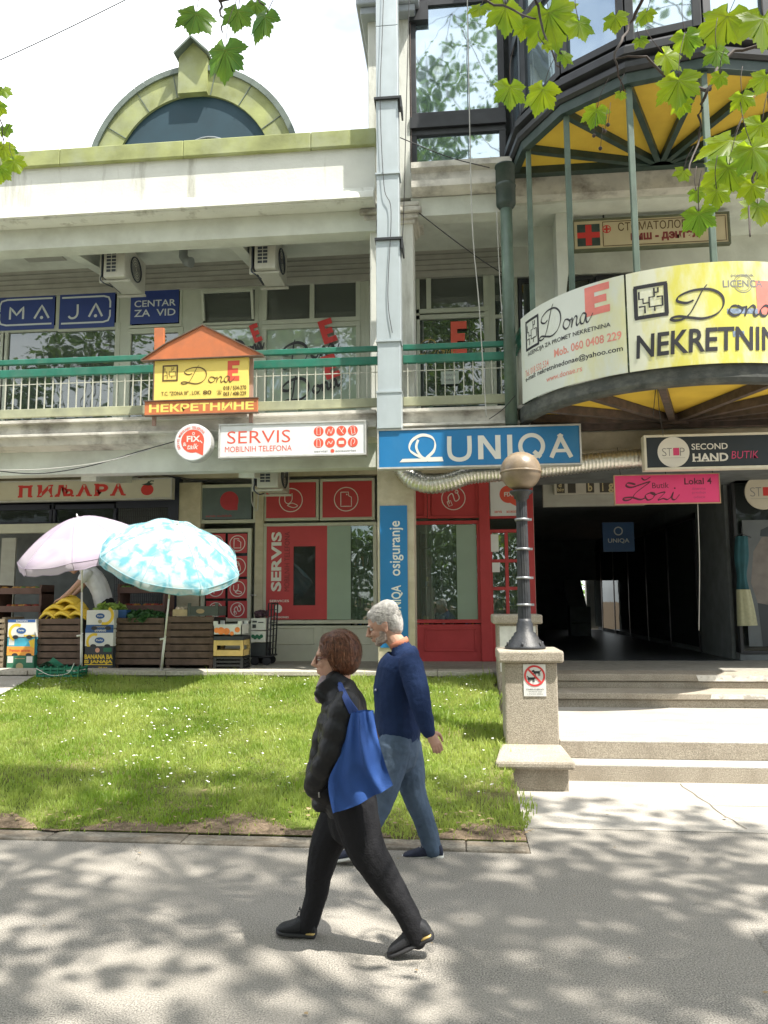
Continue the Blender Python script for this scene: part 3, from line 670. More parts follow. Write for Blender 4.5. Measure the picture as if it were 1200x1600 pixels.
m = MB(); ring_profile(m, [(RR-.3, Z0+.13), (RR+.02, Z0+.134), (RR+.06, Z0+.17), (RR+.06, Z0+.24), (RR+.0, Z0+.25), (RR+.0, Z0+.30), (RR+.09, Z0+.33), (RR+.09, Z0+.42), (RR+.02, Z0+.44), (RR-.02, Z0+.52), (RR-.3, Z0+.52)], FA); m.build('bay_moulding', bronze, BX)
m = MB(); m.slab([circ(a, RR-.02) for a in FA], Z0+.09, Z0+.125); m.build('bay_soffit', yellow, BX)
for a in FA:
    if a in (0, 180): continue
    x, y = circ(a, RR-.05); m = MB(); m.bar((x, y, Z0+.035), (CXX, CY-.03, Z0+.035), .075, .1); m.build('bay_soffit_rib', darkgreen, BX)
m = MB(); m.box(CXX-RR, CXX+RR, CY-.1, CY+.02, Z0-.02, Z0+.09); m.slab([circ(a, .2) for a in range(0, 181, 20)], Z0-.015, Z0+.08); m.build('bay_soffit_hub', darkgreen, BX)
# bay windows between mullions
zw0, zw1, zw2 = Z0+.56, Z0+1.95, Z0+4.6
RW = RR-.06
for i in range(len(FA)-1):
    p0, p1 = np.array([*circ(FA[i], RW), 0]), np.array([*circ(FA[i+1], RW), 0]); d = (p1-p0)/np.linalg.norm(p1-p0); nrm = np.array([d[1], -d[0], 0])
    if nrm@(np.array([CXX, CY, 0])-p0) > 0: nrm = -nrm
    m = MB(); zv = np.array([0, 0, 1.])
    for za, zb_ in ((zw0, zw0+.1), (zw1-.08, zw1+.08), (zw2-.1, zw2)): m.bar(p0+zv*(za+zb_)/2, p1+zv*(za+zb_)/2, .09, zb_-za)
    e0, e1 = p0+d*.05, p1-d*.05
    for e in (e0, e1): m.obox(e+zv*(zw0+zw2)/2, d*.05, nrm*.05, zv*(zw2-zw0)/2)
    w_ = m.build('bay_window', bronze, BX, .006)
    for za, zb_ in ((zw0+.1, zw1-.08), (zw1+.08, zw2-.1)):
        a = MB(); q0, q1 = p0+d*.1, p1-d*.1; a.add([q0+zv*za, q1+zv*za, q1+zv*zb_, q0+zv*zb_], [(0, 1, 2, 3)]); a.build('pane', glass2, w_)
m = MB(); m.slab([circ(a, RR) for a in FA], zw2, zw2+.5); m.build('bay_roof', bronze, BX)
m = MB(); m.slab([circ(a, RR-.45) for a in FA], zw0, zw2-.1); m.build('bay_interior', darkm, BX)

# poles, drain pipe with hopper
for a in FA[1:-1]:
    x, y = circ(a, RR-.1); m = MB(); m.box(x-.035, x+.035, y-.035, y+.035, 4.36, Z0+.02); m.build('balcony_pole', greengrey, BX, .008)
hx = at(789, 290, 10.72)[0]
m = MB(); m.tube([(hx, 10.6, 4.1), (hx, 10.6, 7.55)], .085, 14); m.build('drain_pipe', greengrey, BX)
za_, zb_ = at(789, 322, 10.6)[2], at(789, 262, 10.6)[2]
m = MB(); m.lathe([(.08, za_-.06), (.13, za_), (.14, za_+.02), (.14, zb_), (.15, zb_), (.15, zb_+.02), (0, zb_+.02)], (hx, 10.6, 0), 24); m.lathe([(.142, (za_+zb_)/2-.02), (.15, (za_+zb_)/2), (.142, (za_+zb_)/2+.02)], (hx, 10.6, 0), 24); m.build('rain_hopper', darkgreen, BX)

# first floor balcony ring
fine = list(np.linspace(0, 180, 37))
Z1 = 4.12
rust = M('rusty_steel', (.085, .06, .05), .75, .35, 9, dirt=(.03, .035, .03), dscale=(5, 5, 5), damt=.7)
m = MB(); ring_profile(m, [(RR-.12, Z1), (RR, Z1), (RR+.02, Z1+.05), (RR+.02, Z1+.2), (RR-.03, Z1+.23), (RR-.12, Z1+.23)], fine); m.build('balcony_rim', M('weathered_rim', (.05, .055, .05), .7, .3, 6, dirt=(.2, .2, .17), dscale=(4, 4, 7), damt=.6), BX)
m = MB(); m.slab([circ(a, RR-.02) for a in fine], Z1+.12, Z1+.16); m.build('balcony_soffit', yellow, BX)
for a in (10, 27, 48, 72, 108, 132, 153, 170):
    x, y = circ(a, RR-.06); m = MB(); m.bar((x, y, Z1+.06), (CXX, CY-.03, Z1+.06), .085, .11); m.build('balcony_rib', rust, BX)
m = MB(); m.box(CXX-RR, CXX+RR, CY-.1, CY+.03, Z1-.06, Z1+.12); m.slab([circ(a, .22) for a in range(0, 181, 20)], Z1-.03, Z1+.1); m.build('balcony_hub', rust, BX)
m = MB(); m.slab([circ(a, RR-.1) for a in fine], Z1+.17, Z1+.24); m.build('balcony_floor', paintd, BX)
m = MB(); ring_profile(m, [(RR-.06, 5.4), (RR, 5.4), (RR, 5.48), (RR-.06, 5.48)], list(np.linspace(-2, 12, 5))); ring_profile(m, [(RR-.06, 5.22), (RR, 5.22), (RR, 5.31), (RR-.06, 5.31)], list(np.linspace(-2, 12, 5))); m.build('balcony_handrail', greenp, BX)
m = MB()
for a in range(1, 12, 2): x, y = circ(a, RR-.03); m.tube([(x, y, 4.4), (x, y, 5.25)], .008, 6)
m.build('balcony_bars', M('galvanised_bar', (.45, .45, .38), .5), BX)
# beam and wall behind the round balcony
m = MB(); m.box(.75, 14, 10.99, 11.3, 7.66, 7.94); m.build('bay_beam', paintd, BX)
m = MB(); m.box(.9, 14, 10.96, 11.3, 3.78, 4.055); m.build('passage_beam', beige, BX, .02)
m = MB(); x0 = at(828, 380, 12.0)[0]; m.box(x0, x0+.4, 11.9, 12.3, 4.36, 7.62); m.build('column', ceil, BX)
m = MB(); x0 = at(868, 380, 11.6)[0]; m.add([(x0, 11.5, 7.62), (x0+.28, 11.5, 7.62), (x0+.12, 11.5, 6.3), (x0, 11.5, 6.3), (x0, 11.9, 7.62), (x0+.28, 11.9, 7.62), (x0+.12, 11.9, 6.3), (x0, 11.9, 6.3)], [(3, 2, 1, 0), (4, 5, 6, 7), (0, 1, 5, 4), (1, 2, 6, 5), (2, 3, 7, 6), (3, 0, 4, 7)]); m.build('haunch', ceil, BX)

# railings of the gallery
def railing(x0, x1, gap):
    m = MB(); zt = at(600, 541, 10.78)[2]
    for za, zb_, c in ((zt-.07, zt+.01, 0), (zt-.27, zt-.15, 0)): m.box(x0, x1, 10.76, 10.83, za, zb_)
    m.build('handrail', greenp, BX, .008)
    m = MB(); zb0 = 4.56
    for zz in (zt-.38, zt-.86): m.box(x0, x1, 10.79, 10.8, zz-.006, zz+.006)
    n = int((x1-x0)/gap)
    for i in range(n): xx = x0+(i+.5)*(x1-x0)/n; m.box(xx-.007, xx+.007, 10.78, 10.795, zb0, zt-.26)
    m.build('railing_bars', M('galvanised_bar', (.45, .45, .38), .5), BX)
    m = MB(); m.box(x0, x1, 10.75, 10.81, zb0-.1, zb0+.03); m.build('railing_rail', M('faded_rail', (.33, .34, .22), .6, .15, 5, dirt=(.16, .18, .14), dscale=(3, 3, 3)), BX, .006)
    m = MB()
    for xx in np.arange(x0+.4, x1, 1.9): m.box(xx-.025, xx+.025, 10.78, 10.82, 4.38, 4.47)
    m.build('railing_feet', greengrey, BX)
railing(XL, dx0-.01, .125); railing(dx1+.01, circ(0, RR)[0]-.02, .125)

# ---------------- first floor glazing (gallery), Y = 12.6
Y1 = 12.6
m = MB(); m.box(XL, 14, Y1+.05, Y1+.2, 4.36, 4.55); m.box(XL, at(790, 400, Y1)[0], Y1-.04, Y1+.1, at(300, 452, Y1)[2], 7.625); m.build('gallery_lintel', wallgrey, BX)
m = MB()
for zz in np.linspace(at(300, 450, Y1)[2], 7.55, 5)[1:]: m.box(XL, at(790, 400, Y1)[0], Y1-.05, Y1-.038, zz-.006, zz+.006)
m.build('lintel_joints', M('joint_grey', (.22, .22, .2), .8), BX)
def gx(a): return at(a, 540, Y1)[0]
def gz(b, a=400): return at(a, b, Y1)[2]
ztop1, zmid1a, zmid1b, zlow1 = gz(441, 490), gz(497, 490), gz(508, 490), 4.5
for (a, b, tops, low) in ((-330, -120, 2, glass1), (-108, 0, 1, glass1)): window(BX, gx(a), gx(b), zlow1, ztop1, Y1, framew, glass1, .09, (.5,), (.72,))
window(BX, gx(0)+.14, gx(179), zlow1, gz(515, 100), Y1, framew, glass1, .09, (), ())
window(BX, gx(-60), gx(85), gz(514, 40), gz(460, 40), Y1-.004, framew, glassd, .05); window(BX, gx(93), gx(180), gz(512, 130), gz(456, 130), Y1-.004, framew, glassd, .05)
window(BX, gx(204), gx(278), zlow1, gz(520, 240), Y1, framew, glass1, .09, (), ()); window(BX, gx(203), gx(279), gz(507, 240), gz(452, 240), Y1-.004, framew, glassd, .05)
window(BX, gx(316), gx(397), gz(503, 350), gz(453, 350), Y1, framew, glassv, .07); window(BX, gx(316), gx(397), zlow1, gz(513, 350), Y1, framew, glassf, .07)
for a, b in ((180, 203), (279, 316), (397, 416), (556, 578), (757, 775), (800, 812)):
    MB().box(gx(a)+.012, gx(b)-.012, Y1+.012, Y1+.11, 4.4, ztop1+.09).build('frame_post', framew, BX)
m = MB(); c = ((gx(316)+gx(397))/2, Y1-.02, gz(503, 350)+.03); hw = (gx(397)-gx(316))/2
for s in (-1, 1): m.bar((c[0]+s*hw*.95, Y1, c[2]), (c[0]+s*hw*.95, Y1-.12, gz(459, 350)), .04, .05)
m.bar((c[0]-hw, Y1-.12, gz(459, 350)), (c[0]+hw, Y1-.12, gz(459, 350)), .05, .05); m.build('tilted_vent_sash', framew, BX)
window(BX, gx(416), gx(556), zmid1a, ztop1, Y1, framew, glassv, .08, (.51,), ())
window(BX, gx(416), gx(556), zlow1, zmid1b-.04, Y1, framew, glassf, .08)
window(BX, gx(578), gx(650), zlow1, ztop1, Y1, framew, glass1, .07, (), (.72,))
window(BX, gx(652), gx(757), zmid1a+.08, ztop1+.08, Y1, framew, glassv, .08, (.18,), ()); window(BX, gx(652), gx(757), zlow1, zmid1b+.02, Y1, framew, glass1, .08)
window(BX, gx(775), gx(800), zlow1, ztop1+.08, Y1, framew, glass1, .06, (), (.7,))
for a in (812, 935, 1058, 1180, 1303): window(BX, gx(a+6), gx(a+113), zlow1, gz(432, 1000), Y1, bronze, glass1, .06, (.5,), (.6,))
m = MB(); m.box(at(790, 400, Y1)[0], 14, Y1-.02, Y1+.1, gz(424, 1000), 7.62); m.build('gallery_lintel', ceil, BX)
m = MB(); m.box(XL, 14, Y1+1.6, Y1+1.7, 4.36, 7.62); m.build('gallery_back_wall', M('office_wall', (.22, .25, .22), .8, .2, 1.5), BX)
m = MB(); m.box(XL, 14, Y1+.2, Y1+1.7, 7.3, 7.34); m.build('office_ceiling', ceil, BX)
lampm = M('office_lamp_shade', (.5, .5, .45), .4)
for a, b in ((128, 604), (203, 601), (258, 600), (40, 607)):
    q = at(a, b, Y1+.8); m = MB(); m.lathe([(.02, .08), (.05, .06), (.13, 0), (.12, -.005)], q, 16); m.tube([q+np.array([0, 0, .07]), (q[0], q[1], 7.3)], .006, 5); m.build('pendant_lamp', lampm, BX)

# ---------------- ground floor shopfronts, Y = 12.9
Y0 = 12.9
def sx(a, b=900): return at(a, b, Y0)[0]
def sz(b, a=600): return at(a, b, Y0)[2]
red = M('red_paint', (.45, .055, .058), .5, .08, 4, dirt=(.33, .025, .025), dscale=(2, 2, 1), damt=.4, spec=.3)
redfilm = M('red_film', (.46, .055, .06), .45, .1, 2, spec=.3)
cream = M('cream_frame', (.5, .5, .41), .55, .06, 4, .1, 20, dirt=(.36, .35, .27), dscale=(2, 2, 1), damt=.5, spec=.3)
# header wall and piers
m = MB(); m.box(XL, sx(835), Y0+.02, Y0+.2, sz(748, 500)+.06, 3.97); m.build('shop_header', beige, BX)
m = MB(); m.box(sx(278), sx(312), Y0-.03, Y0+.2, TZ, 3.75); m.box(sx(398), sx(411), Y0-.02, Y0+.2, TZ, 3.75); m.build('shop_pier', beige, BX)
# cream shopfront
zf0, zf1 = sz(1028, 500), sz(750, 500)
s1 = window(BX, sx(316), sx(394), sz(812, 355), sz(762, 355), Y0, cream, glassd, .06)
dr = window(BX, sx(320), sx(386), sz(965, 355), sz(832, 355), Y0, cream, glassd, .07, (), (), name='side_door')
m = MB(); m.box(sx(312), sx(398), Y0+.01, Y0+.1, TZ, sz(968, 355)-.07); m.build('door_panel', cream, dr)
m = MB(); q = at(392, 930, Y0-.03); m.tube([q+np.array([-.02, 0, 0]), q+np.array([.1, -.02, 0])], .01, 6); m.box(q[0]+.06, q[0]+.1, Y0-.012, Y0+.0, q[2]-.1, q[2]+.15); m.build('handle', steel, dr)
window(BX, sx(416), sx(493), sz(809, 455), sz(754, 455), Y0, cream, glassd, .05); window(BX, sx(504), sx(581), sz(808, 540), sz(752, 540), Y0, cream, glassd, .05)
sw = window(BX, sx(416), sx(583), sz(969, 500), sz(822, 500), Y0, cream, glasss, .06)
m = MB(); m.box(sx(411), sx(590), Y0+.012, Y0+.1, TZ, sz(972, 500)-.06); m.build('stall_riser', cream, BX)
m = MB()
for a, b in ((420, 492), (503, 580)):
    x0, x1, za_, zb_ = sx(a), sx(b), sz(1007, 500), sz(980, 500)
    for u in ((x0, x1, zb_-.02, zb_), (x0, x1, za_, za_+.02), (x0, x0+.02, za_, zb_), (x1-.02, x1, za_, zb_)): m.box(u[0], u[1], Y0-.002, Y0+.02, u[2], u[3])
m.build('riser_moulding', cream, BX, .004)
# red shopfront
m = MB(); m.box(sx(648), sx(750), Y0+.012, Y0+.1, TZ, sz(970, 700)-.06); m.build('stall_riser', red, BX)
m = MB(); x0, x1, za_, zb_ = sx(662), sx(742), sz(1018, 700), sz(982, 700)
for u in ((x0, x1, zb_-.025, zb_), (x0, x1, za_, za_+.025), (x0, x0+.025, za_, zb_), (x1-.025, x1, za_, zb_)): m.box(u[0], u[1], Y0-.002, Y0+.02, u[2], u[3])
m.build('riser_moulding', red, BX, .004)
window(BX, sx(650), sx(746), sz(968, 700), sz(819, 700), Y0, red, glasss, .06)
window(BX, sx(650), sx(664), sz(805, 655), sz(752, 655), Y0, red, redfilm, .05); window(BX, sx(674), sx(746), sz(805, 710), sz(752, 710), Y0, red, redfilm, .05)
m = MB(); m.box(sx(750), sx(767), Y0-.03, Y0+.12, TZ, 3.75); m.box(sx(818), sx(836), Y0-.03, Y0+.12, TZ, 3.75); m.build('door_post', red, BX, .01)
d2 = window(BX, sx(770), sx(815), sz(963, 790), sz(832, 790), Y0+.01, red, glasss, .055, (.5,), (.33, .66), name='shop_door')
m = MB(); m.box(sx(766), sx(819), Y0+.015, Y0+.08, TZ, sz(966, 790)-.05); m.build('door_panel', red, d2)
window(BX, sx(766), sx(818), sz(806, 790), sz(748, 790), Y0+.01, red, white, .04)
# shop rooms behind the glass
m = MB(); m.box(XL, sx(838), Y0+1.9, Y0+2.0, TZ, 3.97); m.box(sx(838)-.06, sx(838), Y0+.15, Y0+2, TZ, 3.97); m.build('shop_back_wall', M('shop_wall', (.4, .44, .38), .8, .1, 2), BX)
for a, b in ((655, 672), (676, 702), (708, 742), (548, 582), (775, 812)):
    x0, x1 = at(a, 900, Y0+.9)[0], at(b, 900, Y0+.9)[0]; m = MB(); zt = 2.9
    for u in ((x0, x0+.03), (x1-.03, x1)): m.box(u[0], u[1], Y0+.9, Y0+1.3, TZ, zt)
    for zz in np.arange(TZ+.15, zt+.01, .36): m.box(x0, x1, Y0+.9, Y0+1.3, zz, zz+.02)
    m.box(x0, x1, Y0+1.3, Y0+1.32, TZ, zt); sh = m.build('display_shelf', M('dark_shelf', (.03, .035, .035), .4), BX)
    goods = [M('goods_'+c, k_, .5) for c, k_ in (('grey', (.3, .3, .3)), ('red', (.5, .08, .06)), ('yellow', (.6, .45, .1)), ('blue', (.08, .2, .4)), ('dark', (.05, .05, .06)), ('white', (.6, .6, .58)))]
    for gi, gm_ in enumerate(goods):
        m = MB()
        for zz in np.arange(TZ+.17, zt-.3, .36):
            xx = x0+.05+rnd.uniform(0, .1)
            while xx < x1-.06:
                ww = rnd.uniform(.03, .07)
                if rnd.randrange(6) == gi: m.box(xx, xx+ww*.8, Y0+.95, Y0+1.1, zz, zz+rnd.uniform(.08, .24))
                xx += ww
        if m.v: m.build('goods', gm_, sh)
# left shop (greengrocer): dark front with shutters
pa = M('grille_dark', (.05, .05, .06), .5, .2, 5)
gro = MB(); gro.box(XL, sx(278), Y0+.05, Y0+.15, sz(795, 100), sz(784, 100)); gro.box(sx(262), sx(278), Y0-.05, Y0+.15, TZ, sz(750, 100)); gro.build('greengrocer_frame', M('navy_frame', (.02, .024, .045), .5), BX)
m = MB(); m.box(XL, sx(110), Y0-.05, Y0+.1, sz(832, 100), sz(818, 100)); m.build('shutter_rail', cream, BX)
window(BX, sx(-110), sx(70), sz(815, 50), sz(788, 50), Y0+.05, M('navy_frame', (.02, .024, .045), .5), glassd, .05); window(BX, sx(80), sx(172), sz(815, 120), sz(788, 120), Y0+.05, MT['navy_frame'], glassd, .05)
m = MB()
for i in range(30): a = i/29*(sx(262)-sx(175))+sx(175); m.box(a-.006, a+.006, Y0+.1, Y0+.112, TZ, sz(788, 200))
for i in range(28): z = TZ+i*.1; m.box(sx(175), sx(262), Y0+.112, Y0+.124, z, z+.008) if z < sz(788, 200) else None
m.build('folding_grille', pa, BX)
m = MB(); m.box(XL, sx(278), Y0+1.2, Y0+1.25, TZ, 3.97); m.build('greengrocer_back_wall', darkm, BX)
m = MB(); m.box(sx(0), sx(22), Y0, Y0+.05, TZ, sz(840, 50)); m.build('grey_door', wallgrey, BX)
# spot lamps under the fascia sign
# passage
Yb = 26.
pxl, pxr = sx(838), at(1150, 900, 13.2)[0]
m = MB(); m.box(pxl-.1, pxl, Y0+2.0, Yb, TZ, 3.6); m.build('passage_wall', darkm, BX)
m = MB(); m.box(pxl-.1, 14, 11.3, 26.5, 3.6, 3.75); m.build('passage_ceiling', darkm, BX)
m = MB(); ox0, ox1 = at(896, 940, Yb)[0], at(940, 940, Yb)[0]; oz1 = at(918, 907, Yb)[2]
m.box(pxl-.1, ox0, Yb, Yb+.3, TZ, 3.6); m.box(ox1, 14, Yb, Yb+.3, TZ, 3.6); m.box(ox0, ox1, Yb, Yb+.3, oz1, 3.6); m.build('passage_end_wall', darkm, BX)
m = MB(); q0 = at(893, 908, 23.); q1 = at(908, 975, 21.5); m.bar(q0, q1, .5, .12); q2 = at(908, 948, 21.5); m.box(q2[0]-.3, q2[0]+.25, 21.5, 22, TZ, q2[2]); m.build('stair_stringer', darkm, BX)
m = MB(); m.box(ox1-.42, ox1+.4, Yb+.4, Yb+.7, TZ, 3.6); m.build('far_column', paint, BX)
tiles = M('polished_tiles', (.045, .05, .055), .34, .2, 3, spec=.5)
m = MB(); m.box(pxl, pxr, 13.1, Yb, TZ, TZ+.006); m.build('passage_tiles', tiles, BX)
# dark shop on the right
for a, b in ((1156, 1240), (1248, 1340)): window(BX, at(a, 900, 13.2)[0], at(b, 900, 13.2)[0], TZ+.15, at(1100, 742, 13.2)[2], 13.2, bronze, glassd, .05)
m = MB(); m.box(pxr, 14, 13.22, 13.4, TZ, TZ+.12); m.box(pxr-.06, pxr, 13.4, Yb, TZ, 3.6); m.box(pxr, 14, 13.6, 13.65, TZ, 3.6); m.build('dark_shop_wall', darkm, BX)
m = MB(); m.box(pxr, 14, 12.95, 13.25, at(1100, 740, 13)[2], 3.6); m.build('dark_shop_header', M('anthracite', (.02, .025, .03), .5), BX)
for k in range(6):                                                     # shop windows along the passage
    a = 15+k*2.; m = MB(); x = pxr-.07
    m.box(x-.02, x, a, a+.1, TZ, 3.3); m.box(x-.02, x, a, a+1.9, 3.2, 3.3); w_ = m.build('passage_window', bronze, BX); MB().box(x-.01, x-.004, a+.1, a+2, TZ+.1, 3.2).build('pane', glassd, w_)
# white header strip with the big sign in the passage mouth
m = MB(); x0, x1 = at(850, 790, 12.9)[0], at(1010, 790, 12.9)[0]; m.box(x0, x1, 12.98, 13.1, at(900, 790, 12.9)[2], 3.6); m.build('passage_header', wallgrey, BX)
# ------------------------------------------------------------------ signs
blue = M('blue_sign_face', (.012, .16, .38), .4, .06, 3, dirt=(.05, .2, .38), dscale=(1.2, 1.2, .8), damt=.6)
offw = M('offwhite_print', (.66, .65, .6), .5, .04, 6)
whitef = M('white_sign_face', (.68, .69, .7), .4, .04, 2, dirt=(.5, .5, .48), dscale=(1.5, 1.5, .6), damt=.4)
alu = M('aluminium_trim', (.55, .55, .53), .4, .1, 6, metal=.3, dirt=(.3, .28, .22), dscale=(4, 4, 4), damt=.5)
navy = M('navy_film', (.025, .05, .21), .5, .1, 3); paleb = M('pale_print', (.55, .6, .6), .5, .04, 5)
anth = M('anthracite_face', (.018, .026, .034), .4, .15, 2)
orange = M('orange_panel', (.52, .155, .055), .55, .1, 3, dirt=(.26, .11, .06), dscale=(2.5, 2.5, 3), damt=.7); yel = M('yellow_sign_face', (.78, .6, .14), .5, .04, 3)
brownp = M('brown_print', (.1, .055, .015), .5); redl = M('red_orange_print', (.66, .09, .05), .5, .05, 5)
pink = M('pink_face', (.68, .045, .17), .5, .05, 2, dirt=(.5, .05, .14), dscale=(1, 1, .6), damt=.4); greyp = M('grey_print', (.2, .2, .2), .55)
redt = M('red_letters', (.55, .035, .03), .45, .05, 5)

# UNIQA fascia board
S = Sign(592, 669, 906, 727, 10.42); u = thing('fascia_sign', S.base(), 'wide blue UNIQA fascia sign under the metal duct, above the bent silver hose', 'sign')
S.panel('panel', blue, u, .14); S.frame('frame', alu, u, .022, .17)
A = S.art(); H = S.H
for t, a, b in (('U', .345, .47), ('N', .5, .61), ('I', .645, .67), ('Q', .695, .845), ('A', .815+.03, .965)):
    if t == 'Q': A.ring(.765, .52, H*.295, H*.11, 40); A.line([(.775, .66), (.808, .82)], H*.11)
    elif t == 'U': A.line([(.357, .2), (.357, .62), (.372, .78), (.407, .835), (.442, .78), (.457, .62), (.457, .2)], H*.115, smooth=5)
    elif t == 'A': A.line([(.86, .84), (.912, .22)], H*.11); A.line([(.9, .22), (.957, .84)], H*.11); A.line([(.875, .66), (.94, .66)], H*.09)
    elif t == 'N': A.rect(.5, .2, .526, .84); A.rect(.586, .2, .612, .84); A.poly([(.5, .2), (.528, .2), (.612, .84), (.584, .84)])
    else: A.rect(.645, .2, .67, .84)
A.build('lettering', offw, S.map(1), u)
A = S.art()
A.line([(.215, .76), (.158, .55), (.168, .3), (.215, .15), (.265, .2), (.285, .36), (.278, .58), (.24, .78)], H*.085, H*.025, pen=1.9, smooth=7)
A.line([(.2, .27), (.19, .45), (.2, .62), (.222, .76), (.255, .82)], H*.065, smooth=6)
A.poly([(.12, .78), (.23, .78), (.245, .87), (.105, .87)]); A.poly([(.2, .75), (.32, .75), (.326, .87), (.25, .87)])
A.build('knot_emblem', offw, S.map(2), u)
# vertical board on the column
S = Sign(594, 790, 637, 1012, 10.955); u = thing('column_sign', S.base(), 'tall narrow blue column sign reading UNIQA osiguranje sideways', 'sign')
S.panel('panel', blue, u, .012, 0); A = S.art(); A.text('UNIQA', .4, .565, .82, .775, .02, rot=True); A.text('osiguranje', .36, .11, .86, .5, .012, rot=True); A.rect(.42, .8, .56, .99); A.rect(.6, .8, .78, .84); A.build('lettering', offw, S.map(), u)
# SERVIS light box
S = Sign(344, 662, 570, 711, 10.5); u = thing('light_box_sign', S.base(), 'white SERVIS mobilnih telefona light box with eight red icons', 'sign')
S.panel('panel', whitef, u, .16); S.frame('frame', alu, u, .022, .19)
A = S.art(); A.text('SERVIS', .05, .19, .49, .59, -.005); A.build('lettering', redl, S.map(), u); A = S.art(); A.text('MOBILNIH TELEFONA', .035, .68, .5, .86, 0); A.build('small_lettering', redl, S.map(), u)
A = S.art()
for i in range(4):
    for j in range(2): A.disc(.685+i*.078, .27+j*.37, S.H*.155)
A.disc(.78, .9, S.H*.06); A.build('icon_discs', redl, S.map(), u)
A = S.art()
for i in range(4):
    for j in range(2):
        c, v = .685+i*.078, .27+j*.37; sh = i+4*j
        if sh == 0: A.line([(c-.012, v-.12), (c+.01, v-.12), (c+.012, v+.1), (c-.012, v+.1)], .008, closed=True)
        elif sh == 1: A.line([(c-.02, v+.1), (c-.006, v-.06), (c+.006, v+.08), (c+.02, v-.1)], .008, smooth=4)
        elif sh == 2: A.line([(c-.016, v-.1), (c+.014, v+.1)], .008); A.line([(c+.016, v-.1), (c-.002, v+.04)], .008)
        elif sh == 3: A.line([(c-.006, v+.13), (c-.014, v-.1), (c+.008, v-.13), (c+.016, v+.1)], .008, closed=True)
        elif sh == 4: A.line([(c-.012, v-.12), (c+.004, v-.12), (c+.012, v-.04), (c+.012, v+.12), (c-.012, v+.12)], .008, closed=True)
        elif sh == 5: A.line([(c-.018, v+.06), (c-.008, v-.04), (c+.006, v+.04), (c+.018, v-.06)], .01, smooth=4)
        elif sh == 6: A.rect(c-.018, v-.05, c+.018, v+.05)
        else: A.line([(c-.012, v+.12), (c-.012, v-.02), (c, v-.12), (c+.014, v-.04), (c+.004, v+.06)], .008, smooth=4)
A.build('icon_lines', offw, S.map(2), u); A = S.art(); A.text('servisi', .655, .87, .745, .94, .01); A.text('accessories', .8, .87, .94, .94, .01); A.build('tiny_lettering', greyp, S.map(), u)
# round Fix & talk sign
c = at(301, 691, 10.4); r = abs(at(330, 691, 10.4)[0]-at(272, 691, 10.4)[0])/2
u = thing('round_sign', (c[0], 10.4, c[2]-r), 'round white FIX and talk sign with red speech bubble', 'sign')
def ydisc(m, c, r, y0, y1, n=40): m.prism([(c[0]+r*math.cos(2*math.pi*i/n), c[2]+r*math.sin(2*math.pi*i/n)) for i in range(n)], y0, y1)
m = MB(); ydisc(m, c, r*.97, 10.4, 10.5); m.build('face_disc', whitef, u, .01); m = MB(); ydisc(m, c, r, 10.412, 10.56); m.build('drum', alu, u)
mp_ = lambda k: (lambda a, b: (c[0]-r+a, 10.4-.0015*k, c[2]-r+b))
A = Art(2*r, 2*r); A.disc(.5, .47, r*.62); A.poly([(.62, .6), (.8, .45), (.79, .86), (.55, .75)]); A.build('speech_bubble', redl, mp_(1), u)
A = Art(2*r, 2*r); A.text('FIX', .34, .33, .7, .49, .03); A.text('talk', .36, .54, .66, .69, .01, .3); A.text('&', .24, .5, .34, .6, .01); A.ring(.52, .27, r*.06, r*.03); A.line([(.7, .46), (.76, .53)], r*.05); A.build('lettering', offw, mp_(2), u)
A = Art(2*r, 2*r); s_ = 'SERVIS MOBILNIH TELEFONA'
for i, ch in enumerate(s_):
    if ch == ' ': continue
    q, f = text2d(ch, .01); t = R_(205-165*i/(len(s_)-1)); rr = r*.78; cc = np.array([r, r])+rr*np.array([math.cos(t), math.sin(t)]); e1 = np.array([math.sin(t), -math.cos(t)]); e2 = np.array([math.cos(t), math.sin(t)]); hh = r*.13; ww = hh*(.25 if ch == 'I' else .75)
    A.add([cc+e1*(a-.5)*ww+e2*(b-.5)*hh for a, b in q], f)
A.build('ring_lettering', redl, mp_(1), u)
# house shaped board of the estate agent
Yh = 10.45; u = thing('house_sign', (at(315, 640, Yh)[0], Yh, at(315, 645, Yh)[2]), 'house shaped Dona estate agent board with orange roof and chimney, fixed to the railing', 'sign')
S = Sign(241, 561, 388, 625, Yh); S.panel('panel', yel, u, .05, .003)
S2 = Sign(226, 625, 402, 646, Yh-.005); S2.panel('strip', orange, u, .05, .003)
Pq = lambda a, b: (at(a, b, Yh)[0], at(320, b, Yh)[2])
MB().prism([Pq(222, 560), Pq(262, 535), Pq(318, 509), Pq(412, 559)], Yh-.03, Yh+.03).build('roof', orange, u, .004)
MB().prism([Pq(242, 548), Pq(257, 540), Pq(257, 510), Pq(242, 510)], Yh-.028, Yh+.028).build('chimney', orange, u, .004)
m = MB()
for a, b in (((222, 560), (262, 535)), ((262, 535), (318, 509)), ((318, 509), (412, 559)), ((222, 561), (412, 560))):
    p, q = Pq(*a), Pq(*b); m.bar((p[0], Yh, p[1]), (q[0], Yh, q[1]), .1, .014, (0, 0, 1))
m.box(S2.X0-.012, S2.X1+.012, Yh-.02, Yh+.05, S2.Z0-.014, S2.Z0); m.box(S2.X0-.012, S2.X1+.012, Yh-.02, Yh+.05, S2.Z1, S2.Z1+.014); m.build('edge_trim', M('brown_trim', (.12, .075, .05), .6, .3, 8), u)
for a in (238, 390): x = at(a, 640, Yh)[0]; MB().box(x-.025, x+.025, Yh+.055, Yh+.1, S2.Z0-.14, S.Z1).build('post', M('brown_post', (.35, .22, .18), .6), u)
